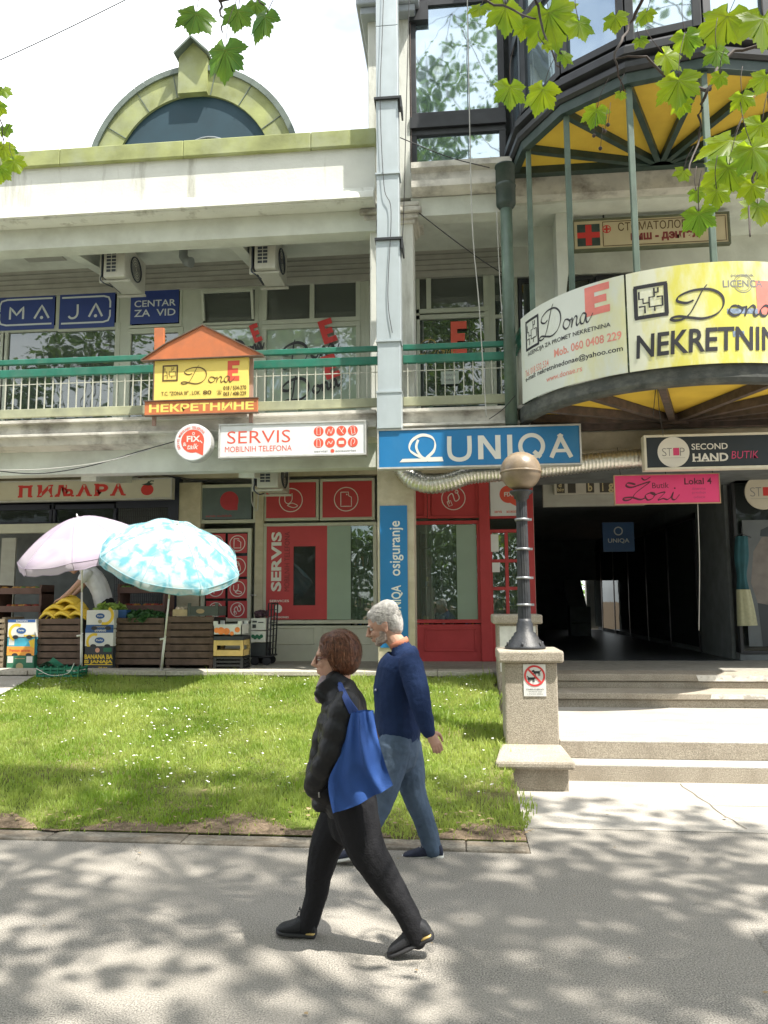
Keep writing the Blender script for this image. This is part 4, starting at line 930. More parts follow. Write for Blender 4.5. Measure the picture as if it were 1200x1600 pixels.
A = S.art(); A.script(.3, .14, .84, .62, .018); A.text('T.C. "ZONA III" , LOK.', .08, .77, .5, .88, .012); A.text('80', .525, .77, .615, .87, .02); A.text('018 / 534-270', .74, .68, .98, .78, .02); A.text('063 / 408-229', .74, .82, .98, .92, .02); A.text('☎', .67, .77, .725, .88, .0); A.build('lettering', brownp, S.map(2), u)
A = S.art(); A.logo(.095, .14, .245, .5, .022); A.build('plan_emblem', brownp, S.map(2), u)
A = S.art()
def bigE(A, u0, v0, u1, v1, k=.3): 
    w_ = u1-u0; h_ = v1-v0; A.rect(u0, v0, u0+w_*.4, v1)
    for a, b in ((0, .24), (.38, .62), (.76, 1)): A.rect(u0+w_*.4, v0+h_*a, u1 if a != .38 else u1-w_*.12, v0+h_*b)
bigE(A, .78, .07, .905, .56); A.build('red_letter', redl, S.map(1), u)
A = S2.art(); A.text('НЕКРЕТНИНЕ', .04, .2, .97, .82, .035); A.build('strip_lettering', yel, S2.map(), u)

# STOP second hand board
S = Sign(1010, 680, 1300, 728, 10.42); u = thing('fascia_sign', S.base(), 'long anthracite STOP second hand butik fascia sign in white frame', 'sign')
S.panel('panel', anth, u, .14); S.frame('frame', M('cream_sign_frame', (.62, .6, .5), .5, .08, 6), u, .03, .17)
W_ = 290.
def fx(a): return (a-1010)/W_
def stop(A, A2, A3, cu, cv, r): 
    A.disc(cu, cv, r, 40)
    for t, a, b in (('S', -.72, -.44), ('T', -.42, -.1), ('P', .4, .7)): A2.text(t, cu+a*r/A.W, cv-.27*r/A.H, cu+b*r/A.W, cv+.25*r/A.H, -.012)
    A3.rect(cu-.02*r/A.W, cv-.27*r/A.H, cu+.36*r/A.W, cv+.22*r/A.H); A2.rect(cu-.7*r/A.W, cv+.37*r/A.H, cu+.72*r/A.W, cv+.385*r/A.H)
A, A2, A3 = S.art(), S.art(), S.art(); stop(A, A2, A3, fx(1053), .5, S.H*.5); A.build('white_disc', offw, S.map(), u); A2.build('disc_lettering', greyp, S.map(2), u)
A3.text('BUTIK', fx(1144), .52, fx(1186), .76, -.01, .15); A3.build('pink_print', M('pink_print', (.6, .05, .16), .5), S.map(2), u)
def serif(A, t, u0, v0, u1, v1):       # capitals with small serifs
    A.text(t, u0, v0, u1, v1, .005)
A = S.art(); A.text('SECOND', fx(1082), .24, fx(1139), .44, .012); A.text('HAND', fx(1083), .56, fx(1139), .83, .03)
hu = (fx(1139)-fx(1083))
for q in (.0, .13, .24, .37, .5, .62): A.rect(fx(1083)+hu*q-.003, .8, fx(1083)+hu*(q+.09), .83)
A.build('lettering', offw, S.map(), u)
# round STOP disc on the dark shop window
c2 = at(1186, 771, 13.1); r2 = abs(at(1215, 771, 13.1)[0]-at(1158, 771, 13.1)[0])/2
u = thing('round_sign', (c2[0], 12.93, c2[2]-r2), 'round cream STOP sign on the dark shop front above the clothes', 'sign')
m = MB(); ydisc(m, c2, r2, 12.92, 12.945); m.build('disc', M('cream_disc', (.5, .46, .36), .6, .05, 3), u)
S = Sign(0, 0, 10, 10, 10); S.X0, S.Z0, S.Y, S.W, S.H = c2[0]-r2, c2[2]-r2, 12.92, 2*r2, 2*r2
A, A2, A3 = S.art(), S.art(), S.art(); stop(A, A2, A3, .5, .5, r2); A2.build('disc_lettering', greyp, S.map(2), u); A3.build('red_square', redt, S.map(2), u)
# pink boutique board
S = Sign(961, 742, 1124, 786, 10.75); u = thing('hanging_sign', S.base(), 'bright pink Žozi Butik Lokal 4 board hanging in the passage mouth', 'sign')
S.panel('panel', pink, u, .04, .003); S.frame('frame', M('tan_trim', (.4, .26, .16), .6, .2, 8), u, .012, .05, .006)
m = MB()
for a in (.06, .5, .95): x = S.X0+S.W*a; m.tube([(x, 10.77, S.Z1), (x, 10.9, 3.8)], .006, 5)
m.build('hanging_wire', bronze, u)
A = S.art()
A.line([(.2, .32), (.13, .26), (.11, .36), (.16, .42), (.27, .3), (.34, .24), (.28, .4), (.2, .62), (.15, .84), (.09, .88), (.08, .8), (.16, .78), (.24, .86), (.3, .78)], .03, .007, smooth=6)
A.line([(.26, .08), (.29, .17), (.35, .06)], .022, .007, smooth=4)
A.line([(.34, .62), (.29, .72), (.31, .88), (.36, .82), (.38, .66), (.34, .62), (.38, .7), (.41, .66)], .026, .006, smooth=6)
A.line([(.41, .66), (.48, .62), (.41, .88), (.46, .84), (.5, .88), (.53, .8)], .024, .006, smooth=6); A.line([(.53, .84), (.56, .62), (.545, .84), (.575, .88), (.62, .7)], .024, .006, smooth=6); A.disc(.575, .48, .011)
A.text('Lokal 4', .67, .13, .93, .36, .015); A.text('Butik', .36, .27, .52, .47, 0); A.build('lettering', M('dark_red_print', (.09, .015, .03), .5), S.map(), u)
A = S.art(); A.text('dnevna', .74, .46, .87, .55, .01); A.text('prodaja', .74, .6, .87, .71, .01); A.text('odece', .75, .76, .86, .85, .01); A.build('small_lettering', M('faded_print', (.42, .04, .13), .5), S.map(), u)
# dental sign
S = Sign(897, 340, 1138, 384, 11.6); u = thing('hanging_sign', S.base(), 'long cream dental practice sign with red cross hanging under the bay', 'sign')
S.panel('panel', M('parchment_face', (.5, .43, .27), .55, .06, 3), u, .07); S.frame('frame', M('olive_trim', (.11, .12, .07), .5, .2, 6), u, .03, .09)
m = MB()
for a in (.2, .8): x = S.X0+S.W*a; m.tube([(x, 11.64, S.Z1), (x, 11.64, 7.62)], .014, 6)
m.build('hanger', bronze, u)
A = S.art(); A.rect(.02, .12, .17, .9); A.build('green_square', darkgreen, S.map(1), u)
A = S.art(); A.rect(.02, .41, .17, .61); A.rect(.075, .14, .115, .88); A.ring(.215, .33, S.H*.13, S.H*.03, 24); A.rect(.195, .3, .235, .36); A.rect(.209, .2, .221, .46); A.build('red_cross', redt, S.map(2), u)
A = S.art(); A.text('СТОМАТОЛОГИЈА', .29, .12, .86, .42, .008); A.line([(.19, .07), (.985, .07), (.985, .93), (.19, .93)], .012, closed=True); A.build('lettering', brownp, S.map(2), u)
A = S.art(); A.text('ниш - дентал', .37, .52, .81, .84, .045); A.build('second_lettering', M('maroon_print', (.2, .03, .03), .5), S.map(2), u)
# greengrocer's fascia
S = Sign(-75, 752, 267, 781, 12.55); u = thing('fascia_sign', S.base(), 'cream greengrocer fascia sign with red Cyrillic letters and a tomato', 'sign')
S.panel('panel', M('cream_sign', (.52, .5, .4), .55, .05, 3), u, .12); S.frame('frame', alu, u, .02, .14)
A = S.art(); fu = lambda a: (a+75)/342.
for t, a, b in (('П', 32, 52), ('И', 62, 84), ('Љ', 90, 117), ('А', 123, 145), ('Р', 151, 171), ('А', 176, 197)):
    A.text(t, fu(a), .2, fu(b), .82, .05)
    for q in ((a, b) if t != 'Р' else (a,)):
        A.rect(fu(q-3 if q == b else q-1.5), .75, fu(q+1.5 if q == b else q+6), .84)
        if t in 'ПИР': A.rect(fu(q-3 if q == b else q-1.5), .18, fu(q+1.5 if q == b else q+6), .26)
A.text('б', fu(-14), .2, fu(2), .82, .05); A.build('lettering', redt, S.map(1), u)
A = S.art(); A.disc(fu(231), .55, S.H*.3, 28, 1.15); A.build('tomato', redt, S.map(1), u)
A = S.art(); A.poly([(fu(222), .27), (fu(230), .2), (fu(233), .08), (fu(235), .2), (fu(241), .25), (fu(233), .34)]); A.line([(fu(233), .2), (fu(236), .08), (fu(241), .1)], .02); A.build('tomato_leaf', darkgreen, S.map(2), u)
# optician's window boards
for x0, y0, x1, y1, txt, lab in ((-8, 460, 85, 515, 'MA', 'navy blue window board with letters M A in a rounded line'), (93, 456, 179, 512, 'JA', 'navy blue window board with letters J A in a rounded line'), (204, 453, 279, 505, 'C', 'navy blue CENTAR ZA VID window board')):
    S = Sign(x0, y0, x1, y1, Y1-.02); u = thing('window_board', S.base(), lab, 'sign', 'optician boards over the gallery windows'); S.panel('panel', navy, u, .012, 0); A = S.art()
    if txt == 'C': A.text('CENTAR', .08, .3, .94, .5, .012); A.text('ZA  VID', .08, .58, .94, .79, .012)
    else:
        fl = (lambda a: a) if txt == 'MA' else (lambda a: 1-a)
        wl = .032
        pts = [(.96, .14), (.2, .14), (.11, .18), (.08, .3), (.08, .47)]; A.line([(fl(a), b) for a, b in pts], wl); A.line([(fl(a), 1-b+.0) for a, b in pts], wl)
        def Aa(cu): A.line([(cu-.12, .7), (cu, .34), (cu+.12, .7)], .038); A.disc(cu, .68, .03)
        if txt == 'MA': A.line([(.26, .7), (.26, .36), (.37, .58), (.48, .36), (.48, .7)], .038); Aa(.79)
        else: A.line([(.33, .34), (.33, .6), (.29, .7), (.22, .72), (.17, .66)], .038, smooth=4); Aa(.66)
    A.build('lettering', paleb, S.map(), u)
# red film prints on the phone shop
def film(x0, y0, x1, y1, lab, draw=None, Y=Y0-.006, mat=None, grp='red window films of the phone shop'):
    S = Sign(x0, y0, x1, y1, Y); u = thing('window_film', S.base(), lab, 'window film', grp); S.panel('film', mat or redfilm, u, .004, 0)
    if draw: A = S.art(); draw(A); A.build('white_print', offw, S.map(), u)
    return S, u
def icon(A, cu, cv, r, k):
    A.ring(cu, cv, r, .014, 36); a, b = r/A.W, r/A.H
    if k == 0: A.line([(cu-.5*a, cv-.5*b), (cu-.5*a, cv+.1*b), (cu-.2*a, cv+.3*b), (cu+.1*a, cv+.0*b), (cu+.1*a, cv-.6*b)], .013, smooth=4); A.line([(cu-.3*a, cv+.45*b), (cu+.1*a, cv+.25*b), (cu+.6*a, cv+.5*b), (cu+.2*a, cv+.65*b)], .013, closed=True, smooth=3)
    elif k == 1: A.line([(cu-.45*a, cv-.6*b), (cu+.2*a, cv-.6*b), (cu+.2*a, cv-.3*b), (cu+.45*a, cv-.15*b), (cu+.45*a, cv+.6*b), (cu-.45*a, cv+.6*b)], .013, closed=True); A.rect(cu+.0*a, cv-.45*b, cu+.1*a, cv-.35*b)
    elif k == 2: A.line([(cu-.35*a, cv+.45*b), (cu-.45*a, cv-.1*b), (cu-.1*a, cv-.4*b), (cu+.15*a, cv+.25*b), (cu+.5*a, cv+.0*b), (cu+.3*a, cv-.55*b)], .016, smooth=6); A.ring(cu+.28*a, cv-.55*b, r*.13, .012, 14); A.line([(cu-.55*a, cv+.3*b), (cu-.25*a, cv+.2*b), (cu-.1*a, cv+.6*b), (cu-.4*a, cv+.7*b)], .012, closed=True)
    elif k == 3: A.line([(cu-.3*a, cv-.4*b), (cu+.1*a, cv-.55*b), (cu+.4*a, cv+.4*b), (cu, cv+.6*b)], .013, closed=True, smooth=3); A.ring(cu-.05*a, cv-.2*b, r*.2, .01, 14)
    else: A.line([(cu-.2*a, cv+.6*b), (cu-.25*a, cv-.1*b), (cu+.1*a, cv-.55*b), (cu+.35*a, cv-.2*b), (cu+.05*a, cv+.2*b), (cu-.1*a, cv-.1*b)], .014, smooth=5)
film(416, 754, 493, 809, 'red film with earphone icon above the SERVIS window', lambda A: icon(A, .5, .5, A.H*.33, 0))
film(504, 752, 581, 808, 'red film with memory card icon above the mint window', lambda A: icon(A, .48, .5, A.H*.33, 1))
film(674, 752, 746, 805, 'red film with charging cable icon beside the column', lambda A: icon(A, .48, .5, A.H*.34, 2), Y=Y0+.02)
k = 0
for yy, y2 in ((834, 864), (869, 901), (905, 935), (939, 966)):
    for xx, x2, col in ((322, 352, 'left'), (356, 386, 'right')):
        row = ('top', 'second', 'third', 'bottom')[(834, 869, 905, 939).index(yy)]
        kk = k % 5; k += 1
        film(xx, yy, x2, y2, 'small red icon square on the side door, %s row, %s column' % (row, col), lambda A, kk=kk: icon(A, .5, .5, A.H*.4, kk))
S, u = film(416, 822, 511, 968, 'large red SERVIS film with sideways lettering and a cut-out slot', None)
A = S.art(); A.text('SERVIS', .08, .06, .25, .70, .035, rot=True); A.text('SERVICES', .06, .79, .38, .815, .02); A.disc(.2, .885, S.H*.045); A.text('ACCESSORIES', .06, .965, .38, .985, .02); A.build('white_print', offw, S.map(), u)
A = S.art(); A.text('MOBILNIH TELEFONA', .3, .06, .385, .7, .0, rot=True); A.build('dark_print', M('dark_red_letters', (.16, .015, .02), .5), S.map(), u)
A = S.art(); A.rect(.45, .22, .81, .85); A.build('clear_slot', glassd, S.map(2), u)
film(511, 822, 548, 968, 'mint green frosted window film right of the red SERVIS film', None, mat=M('mint_film', (.27, .35, .27), .3, .08, 1.5, spec=.5), grp='mint window films of the phone shop')
film(714, 820, 745, 968, 'mint green frosted strip in the red framed window', None, mat=M('mint_film', (.27, .35, .27), .3), grp='mint window films of the phone shop', Y=Y0+.03)
S, u = film(766, 748, 818, 806, 'white FIX poster with red bubble above the shop door', None, mat=whitef, Y=Y0-.0, grp='posters on the phone shop door')
A = S.art(); A.disc(.55, .42, S.W*.27); A.poly([(.62, .5), (.86, .42), (.84, .78), (.6, .66)]); A.text('servis     accessories', .12, .84, .92, .92, .01); A.build('red_print', redl, S.map(1), u); A = S.art(); A.text('FIX', .42, .36, .68, .48, .03); A.build('white_print', offw, S.map(2), u)
for x0, y0, x1, y1, lab in ((767, 835, 779, 862, 'white paper notice at the top of the red shop door'), (769, 879, 781, 894, 'small white card halfway up the red shop door')):
    film(x0, y0, x1, y1, lab, None, mat=white, Y=Y0-.002, grp='posters on the phone shop door')
S, u = film(316, 762, 393, 811, 'dark film with red speech bubble above the side door', None, mat=M('slate_film', (.1, .13, .13), .4), grp='posters on the phone shop door', Y=Y0-.004)
A = S.art(); A.disc(.55, .42, S.H*.3); A.rect(.55, .42, .72, .72); A.text('servis mobilnih', .08, .86, .6, .93, .01); A.build('red_print', M('deep_red', (.42, .03, .04), .5), S.map(), u)
# estate agent decals on the gallery windows
def skew(S, A, ang):
    ca, sa = math.cos(ang), math.sin(ang); f0 = S.map(); cx, cy = S.W/2, S.H/2
    return lambda a, b: f0(cx+(a-cx)*ca-(b-cy)*sa, cy+(a-cx)*sa+(b-cy)*ca)
for x0, y0, x1, y1, lab, ang, ym in ((436, 568, 535, 625, 'slanted Dona E decal low on the green gallery window', .3, 12.58), (436, 512, 530, 570, 'slanted Dona E decal behind the green handrail', .3, 12.58), (355, 515, 412, 560, 'slanted red E decal beside the house sign roof', .35, 12.58)):
    S = Sign(x0, y0, x1, y1, ym); u = thing('window_decal', S.base(), lab, 'window decal', 'estate agent decals on the gallery windows')
    A = S.art(); A.script(.0, .2, .95, .9, .055); A.build('script_print', blackp, skew(S, A, ang), u)
    A = S.art(); bigE(A, .75, -.05, .98, .6); A.build('red_letter', redt, skew(S, A, ang), u)
S = Sign(655, 503, 735, 548, 12.58); u = thing('window_decal', S.base(), 'upright red E decal right of the duct', 'window decal', 'estate agent decals on the gallery windows')
A = S.art(); bigE(A, .62, .0, .93, 1.1); A.build('red_letter', redl, S.map(), u); A = S.art(); A.script(.0, .5, .7, 1.2, .02); A.build('script_print', M('gold_print', (.3, .22, .05), .5), S.map(), u)
S = Sign(689, 580, 717, 600, 12.57); u = thing('paper_notice', S.base(), 'pale paper notice in the gallery window right of the duct', 'notice'); S.panel('sheet', M('pale_paper', (.42, .48, .42), .7), u, .004, 0); A = S.art(); A.text('IZDAJE SE', .15, .2, .85, .4, .01); A.text('lokal', .25, .55, .75, .75, .01); A.build('lettering', greyp, S.map(), u)
# small "big" board in the passage mouth and a dim board further in
S = Sign(866, 751, 962, 772, 12.9); u = thing('hanging_sign', S.base(), 'small white board with dark tiles spelling big in the passage mouth', 'sign'); S.panel('panel', M('dull_white', (.42, .4, .34), .6), u, .04, .003)
A = S.art()
for a in (.02, .2, .5, .72, .84): A.rect(a+.02, .12, a+.15, .9)
A.build('dark_tiles', M('dark_tile', (.05, .045, .035), .5), S.map(1), u); A = S.art(); A.text('d', .07, .15, .12, .45, .03); A.text('big', .05, .5, .16, .85, .02); A.text('b', .55, .2, .62, .8, .03); A.text('i', .78, .2, .8, .8, .03); A.text('g', .88, .25, .97, .9, .03); A.build('lettering', M('gold_letters', (.45, .38, .2), .5), S.map(2), u)
S = Sign(942, 816, 991, 862, 16.); u = thing('hanging_sign', S.base(), 'dim blue UNIQA board hanging deep inside the passage', 'sign'); S.panel('panel', M('deep_blue', (.02, .09, .24), .4), u, .06, .003); A = S.art(); A.text('UNIQA', .16, .55, .84, .72, .02); A.ring(.5, .3, S.H*.13, S.H*.04); A.build('lettering', paleb, S.map(), u)

# ---------------- the two printed banners round the balcony
RB = RR+.06
def cyl(px, py):
    d = ray(px, py); o = CAM; a = d[0]**2+d[1]**2; bx_, by_ = o[0]-CXX, o[1]-CY
    b = 2*(d[0]*bx_+d[1]*by_); c = bx_**2+by_**2-RB**2; t = (-b-math.sqrt(max(b*b-4*a*c, 0)))/(2*a); p = o+d*t
    return math.degrees(math.atan2(CY-p[1], CXX-p[0])), p[2]
zt_, zb2 = cyl(1040, 417)[1], cyl(1040, 574)[1]
a_l, a_m = cyl(815, 560)[0], cyl(979, 500)[0]
wh = M('banner_vinyl', (.62, .65, .58), .35, .05, 1.2, dirt=(.64, .62, .3), dscale=(.9, .9, .35), damt=.9, contrast=(.42, .55), spec=.5); wh2 = M('yellow_banner_vinyl', (.64, .6, .12), .3, .06, 1.5, dirt=(.68, .69, .56), dscale=(1.5, 1.5, .45), damt=.95, contrast=(.33, .47), spec=.6)
def banner(a0, a1, lab, mat):
    u = thing('vinyl_banner', (*circ((a0+a1)/2, RB), zb2), lab, 'banner', 'estate agent banners round the balcony')
    W = RB*R_(a1-a0); H = zt_-zb2; n = 70; V = []
    for i in range(n+1):
        a = a0+(a1-a0)*i/n; rr = RB+.0004*math.sin(i*.9)*math.sin(i*.35)
        for k in range(7): x, y = circ(a, rr); V.append((x, y, zb2+H*k/6))
    for i in range(n+1):
        a = a0+(a1-a0)*i/n
        for k in range(7): x, y = circ(a, RB-.012); V.append((x, y, zb2+H*k/6))
    o_ = (n+1)*7; F = []
    for i in range(n):
        for k in range(6): a = i*7+k; F += [(a, a+7, a+8, a+1), (o_+a, o_+a+1, o_+a+8, o_+a+7)]
    MB().add(V, F, True).build('sheet', mat, u)
    mp = lambda k=1: (lambda p, q: (*circ(a0+math.degrees(p/RB), RB+.0016+.0004*k), zb2+q))
    def frac(px, py): t, z = cyl(px, py); return (t-a0)/(a1-a0), 1-(z-zb2)/H
    return u, W, H, mp, frac
u, W, H, mp, fr = banner(a_l, a_m-.3, 'left white Dona estate agency vinyl banner with phone and e-mail lines', wh)
bxf = lambda x0, y0, x1, y1: (fr(x0, (y0+y1)/2)[0], fr((x0+x1)/2, y0)[1], fr(x1, (y0+y1)/2)[0], fr((x0+x1)/2, y1)[1])
def fine_text(A, t, box, **k):
    A.text(t, *box, **k)
A = Art(W, H); A.logo(.10, .1, .27, .42, .035); A.script(.29, .06, .76, .42, .024); A.text('AGENCIJA ZA PROMET NEKRETNINA', .12, .455, .9, .515, .006); A.build('black_print', blackp, mp(2), u)
A = Art(W, H); bigE(A, .72, -.03+.06, .9, .34); A.build('red_letter', M('faded_red_print', (.72, .2, .16), .5), mp(1), u)
A = Art(W, H); A.text('Tel. 018 532 534', .07, .645, .38, .72, .005); A.text('Mob. 060 0408 229', .44, .565, .97, .655, .02); A.text('www.donae.rs', .35, .83, .68, .89, .01); A.build('red_print', M('pale_red_print', (.7, .26, .2), .5), mp(1), u)
A = Art(W, H); A.text('e-mail: nekretninedonae@yahoo.com', .07, .715, .975, .79, .016); A.build('email_print', blackp, mp(1), u)
a_r = 150.
u, W, H, mp, fr = banner(a_m+.3, a_r, 'right yellow Dona NEKRETNINE vinyl banner with round licence stamp', wh2)
b1 = lambda x0, y0, x1, y1: (fr(x0, (y0+y1)/2)[0], fr((x0+x1)/2, y0)[1], fr(x1, (y0+y1)/2)[0], fr((x0+x1)/2, y1)[1])
A = Art(W, H); A.logo(*b1(993, 446, 1041, 494), .045); A.script(*b1(1050, 443, 1212, 498), .034); 
q = b1(993, 512, 1200, 549); s_ = 'NEKRETNINE'
A.text(s_, q[0], q[1]+.005, q[0]+(q[2]-q[0])*1.2, q[3]+.005, .02, .08); A.build('black_print', blackp, mp(2), u)
A = Art(W, H); e = b1(1182, 440, 1240, 492); bigE(A, *e); A.build('red_letter', M('faded_red_print', (.72, .2, .16), .5), mp(1), u)
A = Art(W, H); c_ = fr(1161, 443); A.ring(*c_, .105, .008); A.ring(*c_, .085, .005); A.text('LICENCA', c_[0]-.068, c_[1]-.035, c_[0]+.068, c_[1]+.035, .012); A.text('posrednik', c_[0]-.04, c_[1]-.1, c_[0]+.04, c_[1]-.06, .01); A.build('stamp', greyp, mp(1), u)
for (x0, y0, x1, y1) in ((1136, 482, 1184, 490), (1145, 517, 1163, 526)):
    A = Art(W, H); A.rect(*b1(x0, y0, x1, y1)); A.build('sticker', M('sticker_blue', (.2, .26, .36), .5, .4, 30), mp(3), u)
# ------------------------------------------------------------------ air conditioners, hose, cables
acw = M('ac_casing', (.5, .5, .44), .5, .06, 5, dirt=(.32, .31, .26), dscale=(4, 4, 2), damt=.5)
acd = M('ac_fins', (.04, .05, .07), .5, .2, 30)
def ac(pxc, pyc, Y, w_, d_, h_, lab):
    """unit seen on its short louvred end; the fan side turned to the right"""
    c = at(pxc, pyc, Y); u = thing('air_conditioner', (c[0]+w_/2, Y+d_/2, c[2]-h_/2), lab, 'air conditioner', 'outdoor air conditioner units hung under the gallery ceilings')
    x0, x1, z0, z1 = c[0]-.11, c[0]-.11+w_, c[2]-h_/2, c[2]+h_/2
    MB().box(x0, x1, Y, Y+d_, z0, z1).build('casing', acw, u, .018)
    m = MB(); m.box(x0+.05, x0+.22, Y-.003, Y+.004, z0+.08, z1-.04); m.build('grille_opening', acd, u)
    m = MB()
    for i in range(9): z = z0+.08+i*(h_-.12)/8; m.box(x0+.045, x0+.225, Y-.009, Y-.003, z-.006, z+.006)
    for i in range(3): x = x0+.05+i*.085; m.box(x-.005, x+.005, Y-.010, Y-.003, z0+.08, z1-.04)
    m.build('grille', acw, u)
    m = MB(); m.box(x0-.06, x0-.04, Y+.05, Y+d_-.05, z0+.05, z1-.02); m.build('coil', acd, u)
    m = MB()
    V = []
    for i in range(25): t = 2*math.pi*i/24; V.append((x1+.012, Y+d_/2+.2*math.cos(t), (z0+z1)/2+.2*math.sin(t)))
    m.tube(V, .012, 6); 
    for k in range(5): rr = .2*k/5; m.tube([(x1+.012, Y+d_/2+rr*math.cos(t), (z0+z1)/2+rr*math.sin(t)) for t in np.linspace(0, 6.283, 17)], .004, 5) if k else None
    m.build('fan_guard', acd, u)
    m = MB(); m.bar((x0-.06, Y+.1, z0-.03), (x1+.05, Y+.1, z0-.03), .04, .03); m.box(x0-.1, x0-.06, Y+.08, Y+.12, z0-.045, z1); m.build('bracket', acw, u); MB().bar((x0-.08, Y+d_-.1, z0-.03), (x1+.05, Y+d_-.1, z0-.03), .04, .03).build('bracket', acw, u)
    m = MB(); m.tube(subdiv([(x0-.03, Y+.05, z0+.1), (x0-.05, Y+.02, z0-.02), (x0+.03, Y+.0, z0-.1), (x0+.05, Y+.25, z0-.06)], 6), .011, 6); m.build('pipe', acd, u)
    return u
a1 = ac(172, 406, 11.35, .36, .82, .58, 'air conditioner hanging over the blue optician boards')
ac(408, 392, 11.35, .34, .82, .58, 'air conditioner hanging right of the orange roofed house sign')
ac(412, 737, 11.6, .34, .8, .5, 'air conditioner hanging below the SERVIS light box')
m = MB(); q = at(288, 408, 12.0); m.tube([q+np.array([-.02, 0, .25]), q+np.array([-.02, 0, .08]), q+np.array([.05, -.02, -.02]), q+np.array([.14, -.04, -.05])], [.07, .075, .08, .09], 12)
tag(m.build('vent_elbow', M('grey_vent', (.22, .24, .24), .5)), 'short grey vent elbow under the roof soffit between the two upper air conditioners', 'vent')
# silver flexible hose
P = [at(628, 728, 10.9), at(645, 748, 10.85), at(672, 757, 10.8), at(705, 752, 10.78), at(735, 742, 10.78), at(790, 737, 10.78), at(850, 731, 10.78), at(930, 722, 10.78), at(1003, 716, 10.78), at(1060, 712, 10.8), at(1120, 710, 10.85)]
P = subdiv(P, 16); dn = [0]
for i in range(1, len(P)): dn.append(dn[-1]+np.linalg.norm(P[i]-P[i-1]))
Q = []; rad = []; tot = dn[-1]; nr = int(tot/.0165)
for i in range(nr):
    s = tot*i/nr; k = min(int(np.searchsorted(dn, s)), len(P)-1); k = max(k, 1); f = (s-dn[k-1])/(dn[k]-dn[k-1]+1e-9); Q.append(P[k-1]*(1-f)+P[k]*f); rad.append((.135 if i % 3 else .121)*(1 if s > .35 else 1.08))
hose = MB().tube(Q, rad, 18).build('flexible_hose', M('crinkled_foil', (.68, .66, .6), .3, .15, 30, .8, 45, metal=.85, bdist=.01))
tag(hose, 'ribbed silver foil hose bending out from under the blue fascia sign', 'ventilation hose')
# cables
cb = M('black_cable', (.02, .02, .022), .6); cw = M('grey_cable', (.4, .4, .37), .6)
def cable(pts, r, mat, lab, sm=8):
    o = MB().tube(subdiv(pts, sm), r, 6).build('cable', mat); tag(o, lab, 'cable', 'loose cables on the arcade front'); return o
cable([at(-40, 112, 14), at(90, 52, 14), at(240, -22, 14)], .011, cb, 'thin overhead line crossing the white sky at the top left')
cable([at(601, -60, 10.37), at(597, 60, 10.37), at(594, 160, 10.37), at(600, 290, 10.37), at(611, 330, 10.37), at(606, 460, 10.37), at(613, 520, 10.37)], .005, cb, 'thin black wire wandering down the zinc duct')
cable([at(640, -30, 10.55), at(634, 200, 10.6), at(630, 350, 10.75), at(622, 470, 10.75)], .006, cb, 'dark cable beside the column capital')
cable([at(730, -20, 10.5), at(733, 150, 10.5), at(738, 350, 10.5), at(748, 470, 10.5), at(754, 560, 10.5), at(760, 652, 10.5)], .008, cw, 'pale cable hanging in front of the upper window')
cable([at(776, 330, 10.5), at(780, 420, 10.5), at(786, 520, 10.55)], .006, cw, 'short pale cable beside the hopper pipe')
cable([at(625, 215, 10.6), at(700, 245, 10.55), at(765, 262, 10.5)], .008, cb, 'slack dark cable over the stained ledge')
cable([at(645, 325, 10.9), at(700, 368, 10.95), at(752, 406, 11.0), at(790, 430, 11.0)], .008, cb, 'slanting dark cable under the stained ledge')
cable([at(-10, 735, 10.7), at(60, 740, 10.75), at(140, 728, 10.75), at(215, 706, 10.7), at(272, 690, 10.6)], .008, cb, 'sagging black cable below the slab edge at the left')
cable([at(-10, 735, 10.6), at(70, 733, 10.65), at(160, 722, 10.65), at(235, 702, 10.6)], .007, cw, 'pale cable below the slab edge at the left')
cable([at(140, 726, 11.3), at(250, 742, 11.6), at(330, 752, 11.8), at(400, 756, 12)], .008, cb, 'black cable running along the ceiling to the lower air conditioner')
cable([at(764, 655, 10.55), at(785, 640, 10.5), at(805, 618, 10.4)], .006, cb, 'short black wire under the balcony rim')
cable([at(1020, 655, 10.0), at(1026, 600, 9.4), at(1030, 640, 9.8), at(1036, 680, 10.4)], .005, cb, 'looped wire under the yellow balcony soffit')
cable([at(393, 760, 12.4), at(394, 785, 12.3), at(402, 797, 12.3), at(404, 760, 12.2)], .012, cw, 'grey hose looping below the lower air conditioner')
cable([at(1090, 782, 10.8), at(1093, 880, 11.), at(1092, 985, 11.2)], .006, cw, 'pale cord hanging from the pink board')
for i, (a, b) in enumerate(((144, 729), (200, 727), (48, 732))):
    q = at(a, b, 11.2); m = MB(); m.box(q[0]-.09, q[0]+.09, 11.15, 11.3, q[2]-.04, q[2]+.04); m.box(q[0]-.02, q[0]+.02, 11.2, 11.24, q[2]+.04, 3.96)
    tag(m.build('spot_light', acd, bevel=.01), 'small black floodlight under the gallery slab, %s' % ('in front of the cantilever rib', 'right of the cantilever rib', 'at the far left above the fascia letters')[i], 'floodlight', 'floodlights above the greengrocer')
